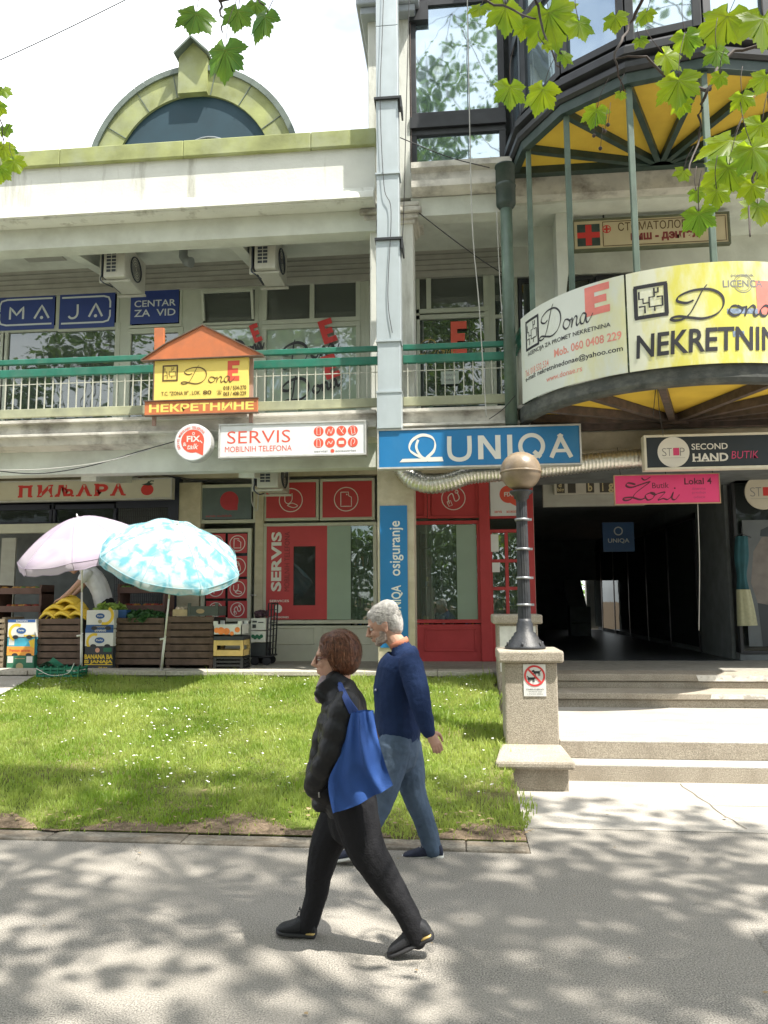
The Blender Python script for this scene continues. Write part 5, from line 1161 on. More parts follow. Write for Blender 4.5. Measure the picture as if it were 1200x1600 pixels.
# clothes and poster at the dark shop
t = thing('hanging_dress', at(1160, 905, 12.9), 'dark teal dress on a hanger at the dark shop front', 'dress', 'clothes hung outside the dark shop')
def cloth(name, pts_l, pts_r, Y, mat, parent, depth=.08, n=10):
    L_ = subdiv([at(*p, Y) for p in pts_l], n); Rr = subdiv([at(*p, Y) for p in pts_r], n); V = []; K = 20
    for a, b in zip(L_, Rr):
        for k in range(K):
            t_ = 2*math.pi*k/K; c_ = (a+b)/2; h = (b-a)/2; V.append(c_+h*math.cos(t_)*(1+.06*math.sin(5*t_))+np.array([0, depth*math.sin(t_)*(1+.25*math.sin(7*t_)), 0]))
    k2 = len(L_); m = MB(); m.add(V, [(i*K+j, i*K+(j+1) % K, (i+1)*K+(j+1) % K, (i+1)*K+j) for i in range(k2-1) for j in range(K)]+[tuple(range(K)), tuple((k2-1)*K+j for j in range(K-1, -1, -1))], True)
    return m.build(name, mat, parent)
cloth('fabric', [(1150, 838), (1148, 870), (1152, 900), (1151, 925)], [(1168, 838), (1170, 870), (1166, 900), (1172, 925)], 12.85, M('teal_cloth', (.012, .07, .085), .8, .2, 6), t)
m = MB(); q = at(1159, 834, 12.85); m.tube([q+np.array([-.14, 0, -.06]), q, q+np.array([.14, 0, -.06])], .008, 6); m.tube([q, q+np.array([0, 0, .12])], .006, 6); m.build('hanger', bronze, t)
t = thing('hanging_skirt', at(1168, 978, 12.75), 'pale cream pleated skirt hanging low at the dark shop front', 'skirt', 'clothes hung outside the dark shop')
cloth('fabric', [(1151, 921), (1152, 950), (1153, 978)], [(1172, 921), (1179, 950), (1184, 977)], 12.75, M('cream_cloth', (.3, .3, .19), .8, .1, 20), t)
S = Sign(1165, 812, 1250, 1010, 13.14); t = thing('shop_poster', S.base(), 'grey poster of a figure in a pale blouse on the dark shop window', 'poster'); S.panel('sheet', M('poster_grey', (.1, .115, .12), .6), t, .006, 0)
A = S.art(); A.poly([(.1, .5), (.18, .25), (.35, .14), (.6, .12), (.8, .2), (.85, .5), (.7, .7), (.2, .66)]); A.build('blouse_print', M('blouse_print', (.15, .135, .12), .6, .2, 6), S.map(), t); A = S.art(); A.poly([(.32, .13), (.34, .08), (.5, .05), (.58, .09), (.56, .14)]); A.poly([(.2, .66), (.7, .7), (.75, 1), (.25, 1)]); A.build('dark_print', anth, S.map(2), t)
# beyond the passage: daylight, a shrub and a parked car
CB = .69
far = thing('parked_car', (at(921, 938, 38)[0], 38.8, 0), 'pale parked car glimpsed beyond the passage opening', 'car')
q = at(919, 945, 38.); m = MB(); m.prism([(q[0]-.9, CB-.5), (q[0]+2.6, CB-.5), (q[0]+2.6, CB+.2), (q[0]+1.9, CB+.25), (q[0]+1.3, CB+.72), (q[0]-.1, CB+.74), (q[0]-.9, CB+.3)], 38, 39.6); m.build('body', M('pale_car_paint', (.55, .58, .62), .3), far, .06)
m = MB(); m.prism([(q[0]+.0, CB+.3), (q[0]+1.4, CB+.3), (q[0]+1.1, CB+.66), (q[0]+.05, CB+.68)], 37.985, 38.0); m.build('side_window', glassd, far)
for dx in (-.3, 1.9): 
    m = MB(); m.tube([(q[0]+dx, 37.97, CB-.4), (q[0]+dx, 38.2, CB-.4)], .32, 18); m.build('wheel', blackp, far)
# ------------------------------------------------------------------ greengrocer's stall on the terrace edge
wood = M('weathered_slat', (.115, .08, .06), .8, .3, 7, .5, 50, dirt=(.2, .13, .10), dscale=(.8, 3, 9), damt=.55, spec=.2)
YS = 11.42
def sxx(a, Y=YS): return at(a, 1000, Y)[0]
def szz(b, Y=YS): return at(200, b, Y)[2]
def counter(a, b, yt, lab, n=7):
    x0, x1 = sxx(a), sxx(b); z0, z1 = TZ+.045, szz(yt); u = thing('slatted_counter', ((x0+x1)/2, YS+.3, TZ), lab, 'counter', 'slatted wooden counters of the greengrocer')
    m = MB(); hh = (z1-z0)/n
    for i in range(n): d = rnd.uniform(-.006, .006); m.box(x0+rnd.uniform(0, .01), x1-rnd.uniform(0, .01), YS+d, YS+.02+d, z0+i*hh+.011+rnd.uniform(0, .006), z0+(i+1)*hh-.006)
    m.build('slats', wood, u, .003)
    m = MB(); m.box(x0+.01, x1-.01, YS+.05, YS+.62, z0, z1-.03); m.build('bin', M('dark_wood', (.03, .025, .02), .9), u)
    [MB().box(x, x+.05, YS+.022, YS+.048, TZ+.0, z1-.01).build('post', wood, u) for x in (x0+.02, x1-.07)]
    return x0, x1, z1
cA = counter(55, 127, 966, 'slatted counter heaped with bananas'); cB = counter(178, 256, 965, 'slatted counter heaped with dark leafy greens, between banana boxes and umbrella pole'); cC = counter(258, 334, 963, 'right slatted counter with cardboard trays on top')
lw = M('pale_slat', (.24, .19, .13), .8, .2, 7)
u = thing('wooden_crate', (sxx(-14), YS+.2, TZ), 'pale open slatted wooden crate at the far left of the stall', 'crate')
m = MB(); x0, x1 = sxx(-40), sxx(8)
for i in range(9): z = TZ+.02+i*.085; m.box(x0, x1, YS-.05, YS-.03, z, z+.055)
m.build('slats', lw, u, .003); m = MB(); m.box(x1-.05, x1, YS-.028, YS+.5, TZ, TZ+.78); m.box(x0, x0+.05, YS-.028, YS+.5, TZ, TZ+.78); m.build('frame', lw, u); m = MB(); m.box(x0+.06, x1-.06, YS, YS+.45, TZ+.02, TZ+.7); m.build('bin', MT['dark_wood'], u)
# banana boxes
cardw = M('box_white', (.62, .62, .58), .6, .06, 6); cardb = M('box_blue', (.02, .08, .24), .6, .1, 6); cardy = M('box_yellow', (.68, .46, .03), .6, .08, 6); cardg = M('box_green', (.02, .13, .07), .6, .12, 6); cardk = M('box_black', (.03, .035, .04), .6, .2, 6); cardo = M('box_orange', (.7, .3, .04), .6, .1, 6); cardc = M('box_cyan', (.05, .35, .48), .6, .1, 6)
kraft = M('kraft_card', (.36, .26, .15), .8, .1, 8)
def pbox(a, b, yt, yb, Y, base, lab, group, dep=.4, hnd=True):
    S = Sign(a, yt, b, yb, Y); u = thing('banana_box', (S.base()[0], Y+dep/2, S.Z0), lab, 'cardboard box', group); MB().box(S.X0, S.X1, Y, Y+dep, S.Z0+.003, S.Z1-.003).build('carton', base, u, .006)
    if hnd: A = S.art(); A.disc(.3, .98, .03, 14, 1.6); A.disc(.8, .98, .03, 14, 1.6); A.build('hand_hole', blackp, S.map(3), u)
    return S, u
GL, GM = 'stacked boxes beside the slatted counters', 'stacked boxes beside the slatted counters'
S, u = pbox(12, 55, 968, 996, YS-.08, cardw, 'white banana box with blue band and yellow crescent, topmost of the left stack', GL)
A = S.art(); A.rect(0, 0, 1, .16); A.build('blue_band', cardb, S.map(1), u); A = S.art(); A.ring(.34, .72, S.H*.42, S.H*.16, 20, 60, 250); A.rect(.6, .86, 1, .95); A.build('yellow_crescent', cardy, S.map(1), u)
A = S.art(); A.disc(.5, .62, S.H*.17, 24, 1.7); A.build('oval_emblem', cardb, S.map(2), u); A = S.art(); A.text('BANANAS', .3, .04, .72, .12, .01); A.text('Derby', .4, .56, .6, .68, .02); A.build('lettering', offw, S.map(3), u)
S, u = pbox(11, 54, 996, 1024, YS-.075, cardc, 'blue over orange fruit box, middle of the left stack', GL); A = S.art(); A.rect(0, .5, 1, 1); A.build('orange_band', cardo, S.map(1), u); A = S.art(); A.rect(.06, .06, .26, .44); A.build('white_label', cardw, S.map(1), u); A = S.art(); A.poly([(.78, .2), (1, .05), (1, .6), (.85, .5)]); A.build('yellow_print', cardy, S.map(2), u); A = S.art(); A.text('Premium bananas', .1, .64, .84, .8, .01); A.build('lettering', redt, S.map(2), u)
S, u = pbox(10, 53, 1024, 1052, YS-.08, cardg, 'dark green fruit box with two white labels, bottom of the left stack', GL, hnd=False); A = S.art(); A.rect(.03, .05, .24, .42); A.rect(.72, .05, .94, .4); A.rect(.03, .7, .18, .96); A.build('white_label', cardw, S.map(1), u); A = S.art(); A.disc(.48, .62, S.H*.2, 22, 1.1); A.build('emblem', M('khaki_print', (.35, .3, .15), .6), S.map(1), u); A = S.art(); A.rect(.28, .86, .68, .93); A.rect(.3, .16, .66, .2); A.build('lettering', MT['khaki_print'], S.map(1), u)
S, u = pbox(135, 178, 953, 982, YS-.09, cardw, 'white banana box with yellow crescent on the right, topmost of the middle stack', GM)
A = S.art(); A.rect(0, .8, 1, 1); A.build('blue_band', cardb, S.map(1), u); A = S.art(); A.ring(.66, .3, S.H*.45, S.H*.16, 20, -110, 60); A.build('yellow_crescent', cardy, S.map(1), u); A = S.art(); A.disc(.5, .33, S.H*.15, 24, 1.7); A.build('oval_emblem', cardb, S.map(2), u); A = S.art(); A.text('Derby', .4, .28, .6, .38, .02); A.build('lettering', offw, S.map(3), u); A = S.art(); A.text('BANANAS', .28, .86, .72, .95, .02); A.disc(.5, .62, S.H*.11, 18); A.build('brown_print', MT['khaki_print'], S.map(2), u)
S, u = pbox(133, 177, 982, 1010, YS-.085, cardw, 'white banana box with blue top band, in the middle of the middle stack', GM)
A = S.art(); A.rect(0, 0, 1, .24); A.build('blue_band', cardb, S.map(1), u); A = S.art(); A.ring(.34, .75, S.H*.42, S.H*.15, 20, 70, 250); A.build('yellow_crescent', cardy, S.map(1), u); A = S.art(); A.disc(.52, .66, S.H*.17, 24, 1.7); A.build('oval_emblem', cardb, S.map(2), u); A = S.art(); A.text('BANANAS', .34, .05, .74, .17, .02); A.text('Derby', .4, .6, .64, .72, .02); A.build('lettering', offw, S.map(3), u)
S, u = pbox(132, 176, 1010, 1052, YS-.09, cardk, 'black box with yellow BANANA lettering, bottom of the middle stack', GM, hnd=False); A = S.art(); A.text('BANANA BA', .0, .3, 1, .47, .04); A.text('IS JANAJA', .0, .5, 1, .66, .04); A.rect(0, .66, 1, .69); A.text('20 kg', .5, .76, .82, .82, .02); A.build('lettering', cardy, S.map(1), u); A = S.art(); A.disc(.45, .14, S.H*.09, 20); A.build('badge', M('peach_print', (.6, .3, .2), .6), S.map(1), u); A = S.art(); A.rect(.66, .05, .95, .2); A.build('green_print', cardg, S.map(1), u)
# bananas
ban = M('banana_skin', (.7, .48, .035), .5, .14, 9, dirt=(.4, .3, .05), dscale=(6, 6, 6), damt=.4)
def bunch(c, lab, yaw=0., sc=1.):
    u = thing('banana_bunch', c, lab, 'bananas', 'bunches of bananas on the left counter'); 
    for k in range(6):
        m = MB(); a = yaw+(k-2.5)*.13; p = []
        for t in np.linspace(0, 1, 7): s = (t-.5)*.34*sc; p.append(np.array(c)+np.array([s*math.cos(a), (k-2.5)*.03*sc-.05+s*math.sin(a)*.4, .09*sc*math.sin(math.pi*t)**1+.01*k+.012]))
        m.tube(p, [.008*sc, .02*sc, .025*sc, .026*sc, .025*sc, .019*sc, .008*sc], 8); m.build('banana', ban, u)
xa, xb, zt = cA
places = [(.18, .1, 0), (.5, .08, 0), (.83, .08, 0), (.2, .3, .0), (.55, .32, .0), (.3, .14, .1), (.68, .13, .1), (.52, .16, .2), (.5, .3, .16)]
nm = ('front left', 'front middle', 'front right', 'back left', 'back right', 'second layer left', 'second layer right', 'topmost', 'upper back')
for (f_, d_, h_), q in zip(places, nm): bunch((xa+(xb-xa)*f_, YS+.12+d_, zt-.03+h_), 'yellow banana bunch on the left counter, %s of the heap' % q, rnd.uniform(-.3, .3), 1.15)
# greens
leafd = Mleaf('dark_greens', (.03, .09, .03), (.06, .15, .05), .2, 9); leafl = Mleaf('lettuce', (.16, .27, .06), (.3, .42, .12), .3, 9)
def greens(name, c, r, n, mat, lab, cat, size=.09):
    V = []; F = []
    for i in range(n):
        th, ph = rnd.uniform(0, 6.28), rnd.uniform(0, 1); d = np.array([math.cos(th)*math.sqrt(1-ph*ph), math.sin(th)*math.sqrt(1-ph*ph), ph]); p = np.array(c)+d*np.array(r)*rnd.uniform(.6, 1)
        e1 = np.array([rnd.gauss(0, 1), rnd.gauss(0, 1), rnd.gauss(0, .5)]); e1 /= np.linalg.norm(e1); e2 = np.cross(e1, d+.3*np.array([rnd.gauss(0, 1), 0, rnd.gauss(0, 1)])); e2 /= np.linalg.norm(e2)+1e-6; s = size*rnd.uniform(.6, 1.3); k = len(V)
        V += [p-e1*s, p-e2*s*.45+d*.02, p+e1*s, p+e2*s*.45+d*.015]; F += [(k, k+1, k+2), (k, k+2, k+3)]
    m = MB(); m.add(V, F); o = m.build(name, mat, loc=c); tag(o, lab, cat); return o
greens('lettuce_heap', (sxx(160), YS+.25, szz(953)-.02), (.26, .15, .13), 160, leafl, 'heap of pale green lettuce on the middle banana boxes', 'lettuce', .08)
greens('leafy_greens', (sxx(215), YS+.2, cB[2]-.05), (.42, .22, .15), 520, leafd, 'mound of dark leafy greens on the slatted counter by the umbrella pole', 'greens', .07)
S = Sign(178, 953, 186, 968, YS+.05); tag(MB().box(S.X0, S.X1+.12, YS+.05, YS+.4, S.Z0, S.Z1).build('blue_carton', cardb), 'small blue carton beside the lettuce heap', 'carton')
# trays on the right counter
u = thing('cardboard_tray', (sxx(312), YS+.2, cC[2]), 'dark grey cardboard tray with a hand hole on the right counter', 'tray'); x0, x1 = sxx(292), sxx(340); z1 = szz(948); m = MB(); tk = .012
for a in ((x0, x1, YS+.0, YS+.012), (x0, x1, YS+.4, YS+.412), (x0, x0+.012, YS, YS+.412), (x1-.012, x1, YS, YS+.412)): m.box(a[0], a[1], a[2], a[3], cC[2]+.002, z1)
for a in (x0, x1-.05): m.box(a, a+.05, YS-.004, YS+.02, cC[2], z1+.05)
m.build('tray_sides', M('grey_card', (.07, .08, .07), .7, .15, 6), u); A = Art(x1-x0, z1-cC[2]); A.disc(.42, .5, .035, 18, 1.9); A.build('hand_hole', kraft, lambda a, b: (x0+a, YS-.004, cC[2]+b), u)
u = thing('produce_tray', (sxx(278), YS+.2, cC[2]), 'shallow wooden tray of mushrooms in clear film behind the umbrella pole', 'tray'); m = MB(); m.box(sxx(268), sxx(291), YS+.02, YS+.4, cC[2], cC[2]+.1); m.build('tray_box', M('light_wood', (.45, .34, .2), .7, .1, 8), u)
m = MB()
for i in range(20): m.ell((rnd.uniform(sxx(270), sxx(289)), rnd.uniform(YS+.04, YS+.36), cC[2]+.11), (.035, .035, .03), nu=10, nv=6)
m.build('mushrooms', M('mushroom', (.5, .4, .3), .7, .2, 20), u)
# crates right of the counters
u = thing('fruit_crate', (sxx(360), YS+.1, szz(1000)), 'white cardboard crate printed with peaches, topmost of the right stack', 'crate', 'crates stacked at the right end of the stall')
def crate(u, a, b, yt, yb, Y, mat, corner=True, slots=0, dep=.36):
    x0, x1, z0, z1 = sxx(a), sxx(b), szz(yb), szz(yt); m = MB()
    if slots:
        hh = (z1-z0)/(slots*2-1)
        for i in range(slots): z = z0+2*i*hh; m.box(x0, x1, Y, Y+.012, z, z+hh*1.1); m.box(x0, x1, Y+dep, Y+dep+.012, z, z+hh*1.1); m.box(x1-.012, x1, Y, Y+dep, z, z+hh*1.1); m.box(x0, x0+.012, Y, Y+dep, z, z+hh*1.1)
        for x in (x0, x1-.045): m.box(x, x+.045, Y-.006, Y+.03, z0, z1); m.box(x, x+.045, Y+dep-.03, Y+dep+.016, z0, z1)
        m.box(x0+.02, x1-.02, Y+.03, Y+dep-.02, z0, z0+.012)
    else:
        for q in ((x0, x1, Y, Y+.012), (x0, x1, Y+dep, Y+dep+.012), (x0, x0+.012, Y, Y+dep), (x1-.012, x1, Y, Y+dep)): m.box(*q, z0, z1)
        m.box(x0, x1, Y, Y+dep, z0, z0+.01)
    if corner:
        for x in (x0, x1-.06):
            for yy in (Y, Y+dep-.03): m.box(x, x+.06, yy-.003, yy+.04, z1-.01, z1+.05)
    m.build('crate_sides', mat, u); return x0, x1, z0, z1
x0, x1, z0, z1 = crate(u, 336, 380, 976, 992, YS-.09, cardw)
A = Art(x1-x0, z1-z0)
for a, b, r in ((.12, .55, .04), (.28, .6, .055), (.47, .65, .05), (.85, .5, .04), (.66, .85, .03)): A.disc(a, b, r, 18)
A.build('peach_print', M('peach_orange', (.75, .22, .05), .5, .2, 8), lambda a, b: (x0+a, YS-.0945, z0+b), u)
u = thing('fruit_crate', (sxx(360), YS+.1, szz(1024)), 'yellow wooden crate in the middle of the right stack', 'crate', 'crates stacked at the right end of the stall'); crate(u, 337, 383, 1000, 1024, YS-.09, M('yellow_wood', (.55, .4, .14), .7, .15, 8), False, 2)
x0, x1, z0, z1 = sxx(337), sxx(383), szz(1000), szz(994); MB().box(x0, x1, YS-.1, YS+.28, z0, z1).build('dark_tray', cardk, u)
u = thing('plastic_crate', (sxx(360), YS+.1, TZ), 'black slotted plastic crate at the bottom of the right stack', 'crate', 'crates stacked at the right end of the stall'); crate(u, 337, 383, 1026, 1046, YS-.09, M('black_plastic', (.02, .022, .024), .45), False, 4)
# hand cart with boxes
u = thing('hand_cart', (sxx(402, 12.), 12.1, TZ), 'black wire hand cart standing in front of the cream shopfront', 'cart'); m = MB(); Yc = 12.05
xa_, xb_ = at(392, 1000, Yc)[0], at(424, 1000, Yc)[0]; zt_c = at(410, 943, Yc)[2]
for x in (xb_-.05, xb_): m.tube([(x-.03, Yc, TZ+.12), (x, Yc, zt_c)], .012, 6); m.tube([(x-.03, Yc+.4, TZ+.12), (x, Yc+.4, zt_c)], .012, 6)
m.tube([(xb_, Yc, zt_c), (xb_, Yc+.4, zt_c)], .012, 6)
for z in np.linspace(TZ+.15, zt_c, 9): m.tube([(xb_-.02, Yc, z), (xb_-.02, Yc+.4, z)], .006, 5); m.tube([(xb_-.06, Yc, z), (xb_, Yc, z)], .006, 5)
m.tube([(xa_, Yc, TZ+.14), (xb_, Yc, TZ+.14)], .014, 6); m.tube([(xa_, Yc+.4, TZ+.14), (xb_, Yc+.4, TZ+.14)], .014, 6); m.box(xa_, xb_, Yc, Yc+.4, TZ+.13, TZ+.15); m.build('wire_frame', blackp, u)
for x in (xa_+.06, xb_-.08):
    for yy in (Yc+.02, Yc+.36): m = MB(); m.tube([(x, yy-.02, TZ+.065), (x, yy+.02, TZ+.065)], .065, 16); m.build('wheel', blackp, u)
for i, (yt, yb, mt, lab, nm_) in enumerate(((966, 985, cardw, 'upper white box on the black hand cart', 'carton'), (986, 1004, cardw, 'lower white box with green print on the black hand cart', 'carton'), (1005, 1028, cardk, 'dark crate at the bottom of the black hand cart', 'carton'))):
    z1_, z0_ = at(405, yt, Yc)[2], at(405, yb, Yc)[2]; t = thing(nm_, ((xa_+xb_)/2-.05, Yc+.18, z0_), lab, 'box', 'boxes on the hand cart'); MB().box(xa_, xb_-.09, Yc-.01+i*.002, Yc+.36, z0_+.004, z1_).build('carton_body', mt, t, .006)
    A = Art(xb_-.09-xa_, z1_-z0_); f = (lambda z0_, i: (lambda a, b: (xa_+a, Yc-.014+i*.002, z0_+b)))(z0_, i)
    if i == 0: A.rect(.1, .2, .4, .35); A.rect(.1, .5, .35, .8); A.rect(.5, .3, .85, .38); A.build('label_print', cardk, f, t)
    elif i == 1:
        for k in range(5): A.disc(.15+.14*k, .45+.12*(k % 2), .03, 12)
        A.build('label_print', cardg, f, t)
m = MB(); zq = at(405, 966, Yc)[2]
for i in range(24): m.ell((rnd.uniform(xa_+.04, xb_-.14), Yc+rnd.uniform(.05, .3), zq+.03+rnd.uniform(0, .07)), (.04, .04, .04), nu=10, nv=6)
tag(m.build('dark_fruit', M('aubergine', (.05, .02, .035), .35, .4, 12)), 'dark plums heaped on the top box of the hand cart', 'fruit')
# green plastic crate fallen on the lawn edge
gc = gr(95, 1058, .56); u = thing('plastic_crate', (gc[0], 10.86, .56), 'green plastic crate lying broken at the top edge of the lawn', 'crate'); m = MB(); gpl = M('green_plastic', (.01, .16, .09), .45, .1, 6)
xa_, xb_ = at(62, 1050, 10.75)[0], at(128, 1050, 10.75)[0]; zl = lawn_z(gc[0], 10.7)+.05
for i in range(3): z = zl+i*.05; m.box(xa_, xb_, 10.66, 10.68, z, z+.028); m.box(xa_, xb_, 10.9, 10.92, z, z+.028); m.box(xa_, xa_+.02, 10.66, 10.92, z, z+.028); m.box(xb_-.02, xb_, 10.66, 10.92, z, z+.028)
for x in np.linspace(xa_, xb_-.02, 7): m.box(x, x+.02, 10.655, 10.685, zl, zl+.15); m.box(x, x+.02, 10.895, 10.925, zl, zl+.15)
m.add([(xa_, 10.66, zl+.15), (xa_+.16, 10.66, zl+.22), (xa_+.3, 10.67, zl+.14), (xa_+.28, 10.92, zl+.14), (xa_+.1, 10.92, zl+.26), (xa_, 10.92, zl+.15)], [(0, 1, 2, 3, 4, 5)]); m.build('crate_sides', gpl, u)
m = MB(); m.tube(subdiv([(xa_+.02, 10.63, zl+.12), (xa_+.25, 10.6, zl+.03), (xa_+.5, 10.62, zl+.06), (xa_+.58, 10.63, zl+.2)], 6), .005, 5); m.build('string', white, u); m = MB(); m.box(xa_+.45, xb_-.06, 10.67, 10.85, zl+.05, zl+.1); m.build('paper_scrap', white, u)
# shelves of produce in the dark behind
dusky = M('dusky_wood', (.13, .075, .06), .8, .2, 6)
for (a, b), lab in (((0, 70), 'dim produce shelves behind the bananas under the lilac parasol'), ((188, 262), 'dim produce shelves behind the leafy greens under the aqua parasol')):
    xa_, xb_ = at(a, 930, 12.4)[0], at(b, 930, 12.4)[0]; u = thing('produce_shelf', ((xa_+xb_)/2, 12.5, TZ), lab, 'shelf')
    m = MB()
    for z in (TZ+.55, TZ+.85, TZ+1.15): m.box(xa_, xb_, 12.3, 12.7, z, z+.03); m.box(xa_, xb_, 12.28, 12.3, z, z+.1)
    for x in (xa_, xb_-.04): m.box(x, x+.04, 12.3, 12.7, TZ, TZ+1.3)
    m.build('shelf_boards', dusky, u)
    for k, col in enumerate(((.3, .05, .03), (.4, .2, .04), (.12, .2, .05))):
        m = MB()
        for i in range(26): m.ell((rnd.uniform(xa_+.06, xb_-.06), rnd.uniform(12.33, 12.6), (TZ+.58, TZ+.88, TZ+1.18)[(k+i%2) % 3]+.05), (.05, .05, .05), nu=8, nv=6)
        m.build('produce', M('produce_%s' % ('red', 'orange', 'green')[k], col, .5, .2, 5), u)
# umbrellas
def umbrella(apex_px, Yt, foot, rad, depth, axis, lab, mat, und, ribs=8, polecol=white, rot=0., fr=.07, knee=None):
    ax = np.array(axis, float); ax /= np.linalg.norm(ax); ap = at(*apex_px, Yt); e1 = np.cross([0, 1, 0], ax); e1 /= np.linalg.norm(e1); e2 = np.cross(ax, e1)
    u = thing('parasol', foot, lab, 'parasol', 'parasols shading the greengrocer stall'); V = []; nr = 10; ns = ribs*6
    for i in range(nr+1):
        t = i/nr
        for j in range(ns):
            a = 2*math.pi*j/ns+rot; ph = (j % 6)/6; sag = math.sin(math.pi*ph)
            r = rad*t*(1-.075*sag*t); d = depth*(t**1.75)+.05*sag*t*(1-.3*t)
            V.append(ap+e1*r*math.cos(a)+e2*r*math.sin(a)-ax*d)
    for j in range(ns):
        a = 2*math.pi*j/ns+rot; sag = math.sin(math.pi*(j % 6)/6); r = rad*(1-.07*sag); V.append(ap+e1*r*math.cos(a)+e2*r*math.sin(a)-ax*(depth+fr+.03*sag+.012*math.sin(j*2.1)))
    F = [(i*ns+j, i*ns+(j+1) % ns, (i+1)*ns+(j+1) % ns, (i+1)*ns+j) for i in range(nr+1) for j in range(ns)]
    can = MB().add(V, F, True).build('canopy', mat, u)
    m = MB()
    for k in range(ribs): m.tube([V[i*ns+k*6]+ax*.001 for i in range(1, nr+2)], .0045, 5)
    m.tube([V[nr*ns+j % ns] for j in range(ns+1)], .004, 5); m.tube([V[(nr+1)*ns+j % ns] for j in range(ns+1)], .005, 5); m.build('seams', und, u)
    V2 = [v-ax*.02 for v in V[:(nr+1)*ns]]
    m = MB()
    for k in range(ribs):
        pts = [V2[i*ns+k*6] for i in range(1, nr+1)]; m.tube(pts, .005, 5)
    m.build('ribs', steel, u)
    m = MB(); ft = np.array(foot); hub = ap-ax*.05; kn = np.array(knee); m.tube(subdiv([hub, ap-ax*.25, kn], 4), .014, 8); m.tube([kn, ft*.6+kn*.4], .014, 8); m.tube([ft*.55+kn*.45, ft], .019, 8); m.build('pole', polecol, u)
    MB().tube([ap-ax*.01, ap+ax*.05], [.02, .006], 8).build('tip', white, u)
    q = ft*.55+kn*.45; MB().tube([q+np.array([-.06, -.03, -.01]), q, q+np.array([.02, -.02, .03])], .014, 6).build('clamp', white, u)
    return u
def Mcloth(name, c1, c2, sc=2.5, trans=.35, pos=(.45, .55), c3=None):
    m = bpy.data.materials.new(name); m.use_nodes = True; MT[name] = m; t = m.node_tree; t.nodes.clear(); n = t.nodes.new; l = t.links.new
    o = n('ShaderNodeOutputMaterial'); ms = n('ShaderNodeMixShader'); ms.inputs[0].default_value = trans; d = n('ShaderNodeBsdfDiffuse'); tr = n('ShaderNodeBsdfTranslucent'); tc = n('ShaderNodeTexCoord'); nz = n('ShaderNodeTexNoise'); nz.inputs['Scale'].default_value = sc; nz.inputs['Detail'].default_value = 4; nz.inputs['Distortion'].default_value = .6
    r = n('ShaderNodeValToRGB'); r.color_ramp.elements[0].position, r.color_ramp.elements[1].position = pos; r.color_ramp.elements[0].color = (*c1, 1); r.color_ramp.elements[1].color = (*c2, 1)
    if c3: e = r.color_ramp.elements.new((pos[0]+pos[1])/2); e.color = (*c3, 1)
    l(tc.outputs['Object'], nz.inputs['Vector']); l(nz.outputs[0], r.inputs[0]); l(r.outputs[0], d.inputs[0]); l(r.outputs[0], tr.inputs[0]); l(d.outputs[0], ms.inputs[1]); l(tr.outputs[0], ms.inputs[2]); l(ms.outputs[0], o.inputs[0]); return m
lilac = Mcloth('lilac_cloth', (.46, .39, .48), (.54, .48, .55), 1.2, .3); aqua = Mcloth('aqua_cloth', (.17, .41, .49), (.56, .62, .63), 6, .3, (.38, .58), (.38, .55, .59))
f1 = (at(127, 1046, 11.)[0], 11., TZ+.01); f2 = (at(252, 1046, 11.)[0], 11., TZ+.01)
umbrella((121, 808), 10.3, f1, .93, .47, (-.14, -.32, 1), 'pale lilac parasol over the bananas, the left one of the stall', lilac, M('lilac_seam', (.3, .25, .33), .8), rot=.25, fr=.1, knee=at(128, 925, 10.75))
umbrella((277, 820), 10.05, f2, .98, .45, (.36, -.46, 1), 'aqua and white patterned parasol tilted forward over the crates', aqua, M('aqua_seam', (.22, .42, .48), .8), rot=.1, fr=.09, knee=at(264, 935, 10.6))
# ------------------------------------------------------------------ people
skin = M('skin', (.46, .27, .19), .5, .1, 14, .15, 200, dirt=(.4, .2, .15), dscale=(9, 9, 9), damt=.5, spec=.4, bdist=.002)
def remesh(size, smooth=4, wr=None):
    def f(o):
        r = o.modifiers.new('remesh', 'REMESH'); r.mode = 'VOXEL'; r.voxel_size = size; r.use_smooth_shade = True
        if smooth: s = o.modifiers.new('smooth', 'SMOOTH'); s.factor = .5; s.iterations = smooth
        if wr:
            for i, (st, sz) in enumerate(wr):
                t = bpy.data.textures.new('creases', 'CLOUDS'); t.noise_scale = sz; t.noise_depth = 2
                d = o.modifiers.new('creases', 'DISPLACE'); d.texture = t; d.strength = st; d.mid_level = .5; d.texture_coords = 'LOCAL'
    return f
def limb(mb, J, rad, lat=None, n=14, sub=4, puff=0., pper=.085):
    P = subdiv([np.asarray(p) for p in J], sub); k = len(J)
    def ip(a): return [a[min(int(i/sub), k-1)]*(1-(i % sub)/sub)+a[min(int(i/sub)+1, k-1)]*((i % sub)/sub) for i in range(len(P))]
    r = ip(rad); l = ip(lat or rad)
    if puff:
        d = 0; out_r = []; out_l = []
        for i in range(len(P)):
            if i: d += np.linalg.norm(P[i]-P[i-1])
            f = 1+puff*(abs(math.sin(math.pi*d/pper))-.6); out_r.append(r[i]*f); out_l.append(l[i]*f)
        r, l = out_r, out_l
    mb.tube(P, r, n, l, round_cap=True)
def rotm(yaw, pitch, roll=0.):
    """local x forward, y left, z up  ->  world, person facing -X turned by yaw, head bowed by pitch"""
    f = np.array([-math.cos(yaw), -math.sin(yaw), 0]); lft = np.array([math.sin(yaw), -math.cos(yaw), 0]); u = np.array([0, 0, 1.])
    f2 = f*math.cos(pitch)-u*math.sin(pitch); u2 = u*math.cos(pitch)+f*math.sin(pitch)
    l2 = lft*math.cos(roll)+u2*math.sin(roll); u3 = u2*math.cos(roll)-lft*math.sin(roll)
    return np.stack([f2, l2, u3], 1)
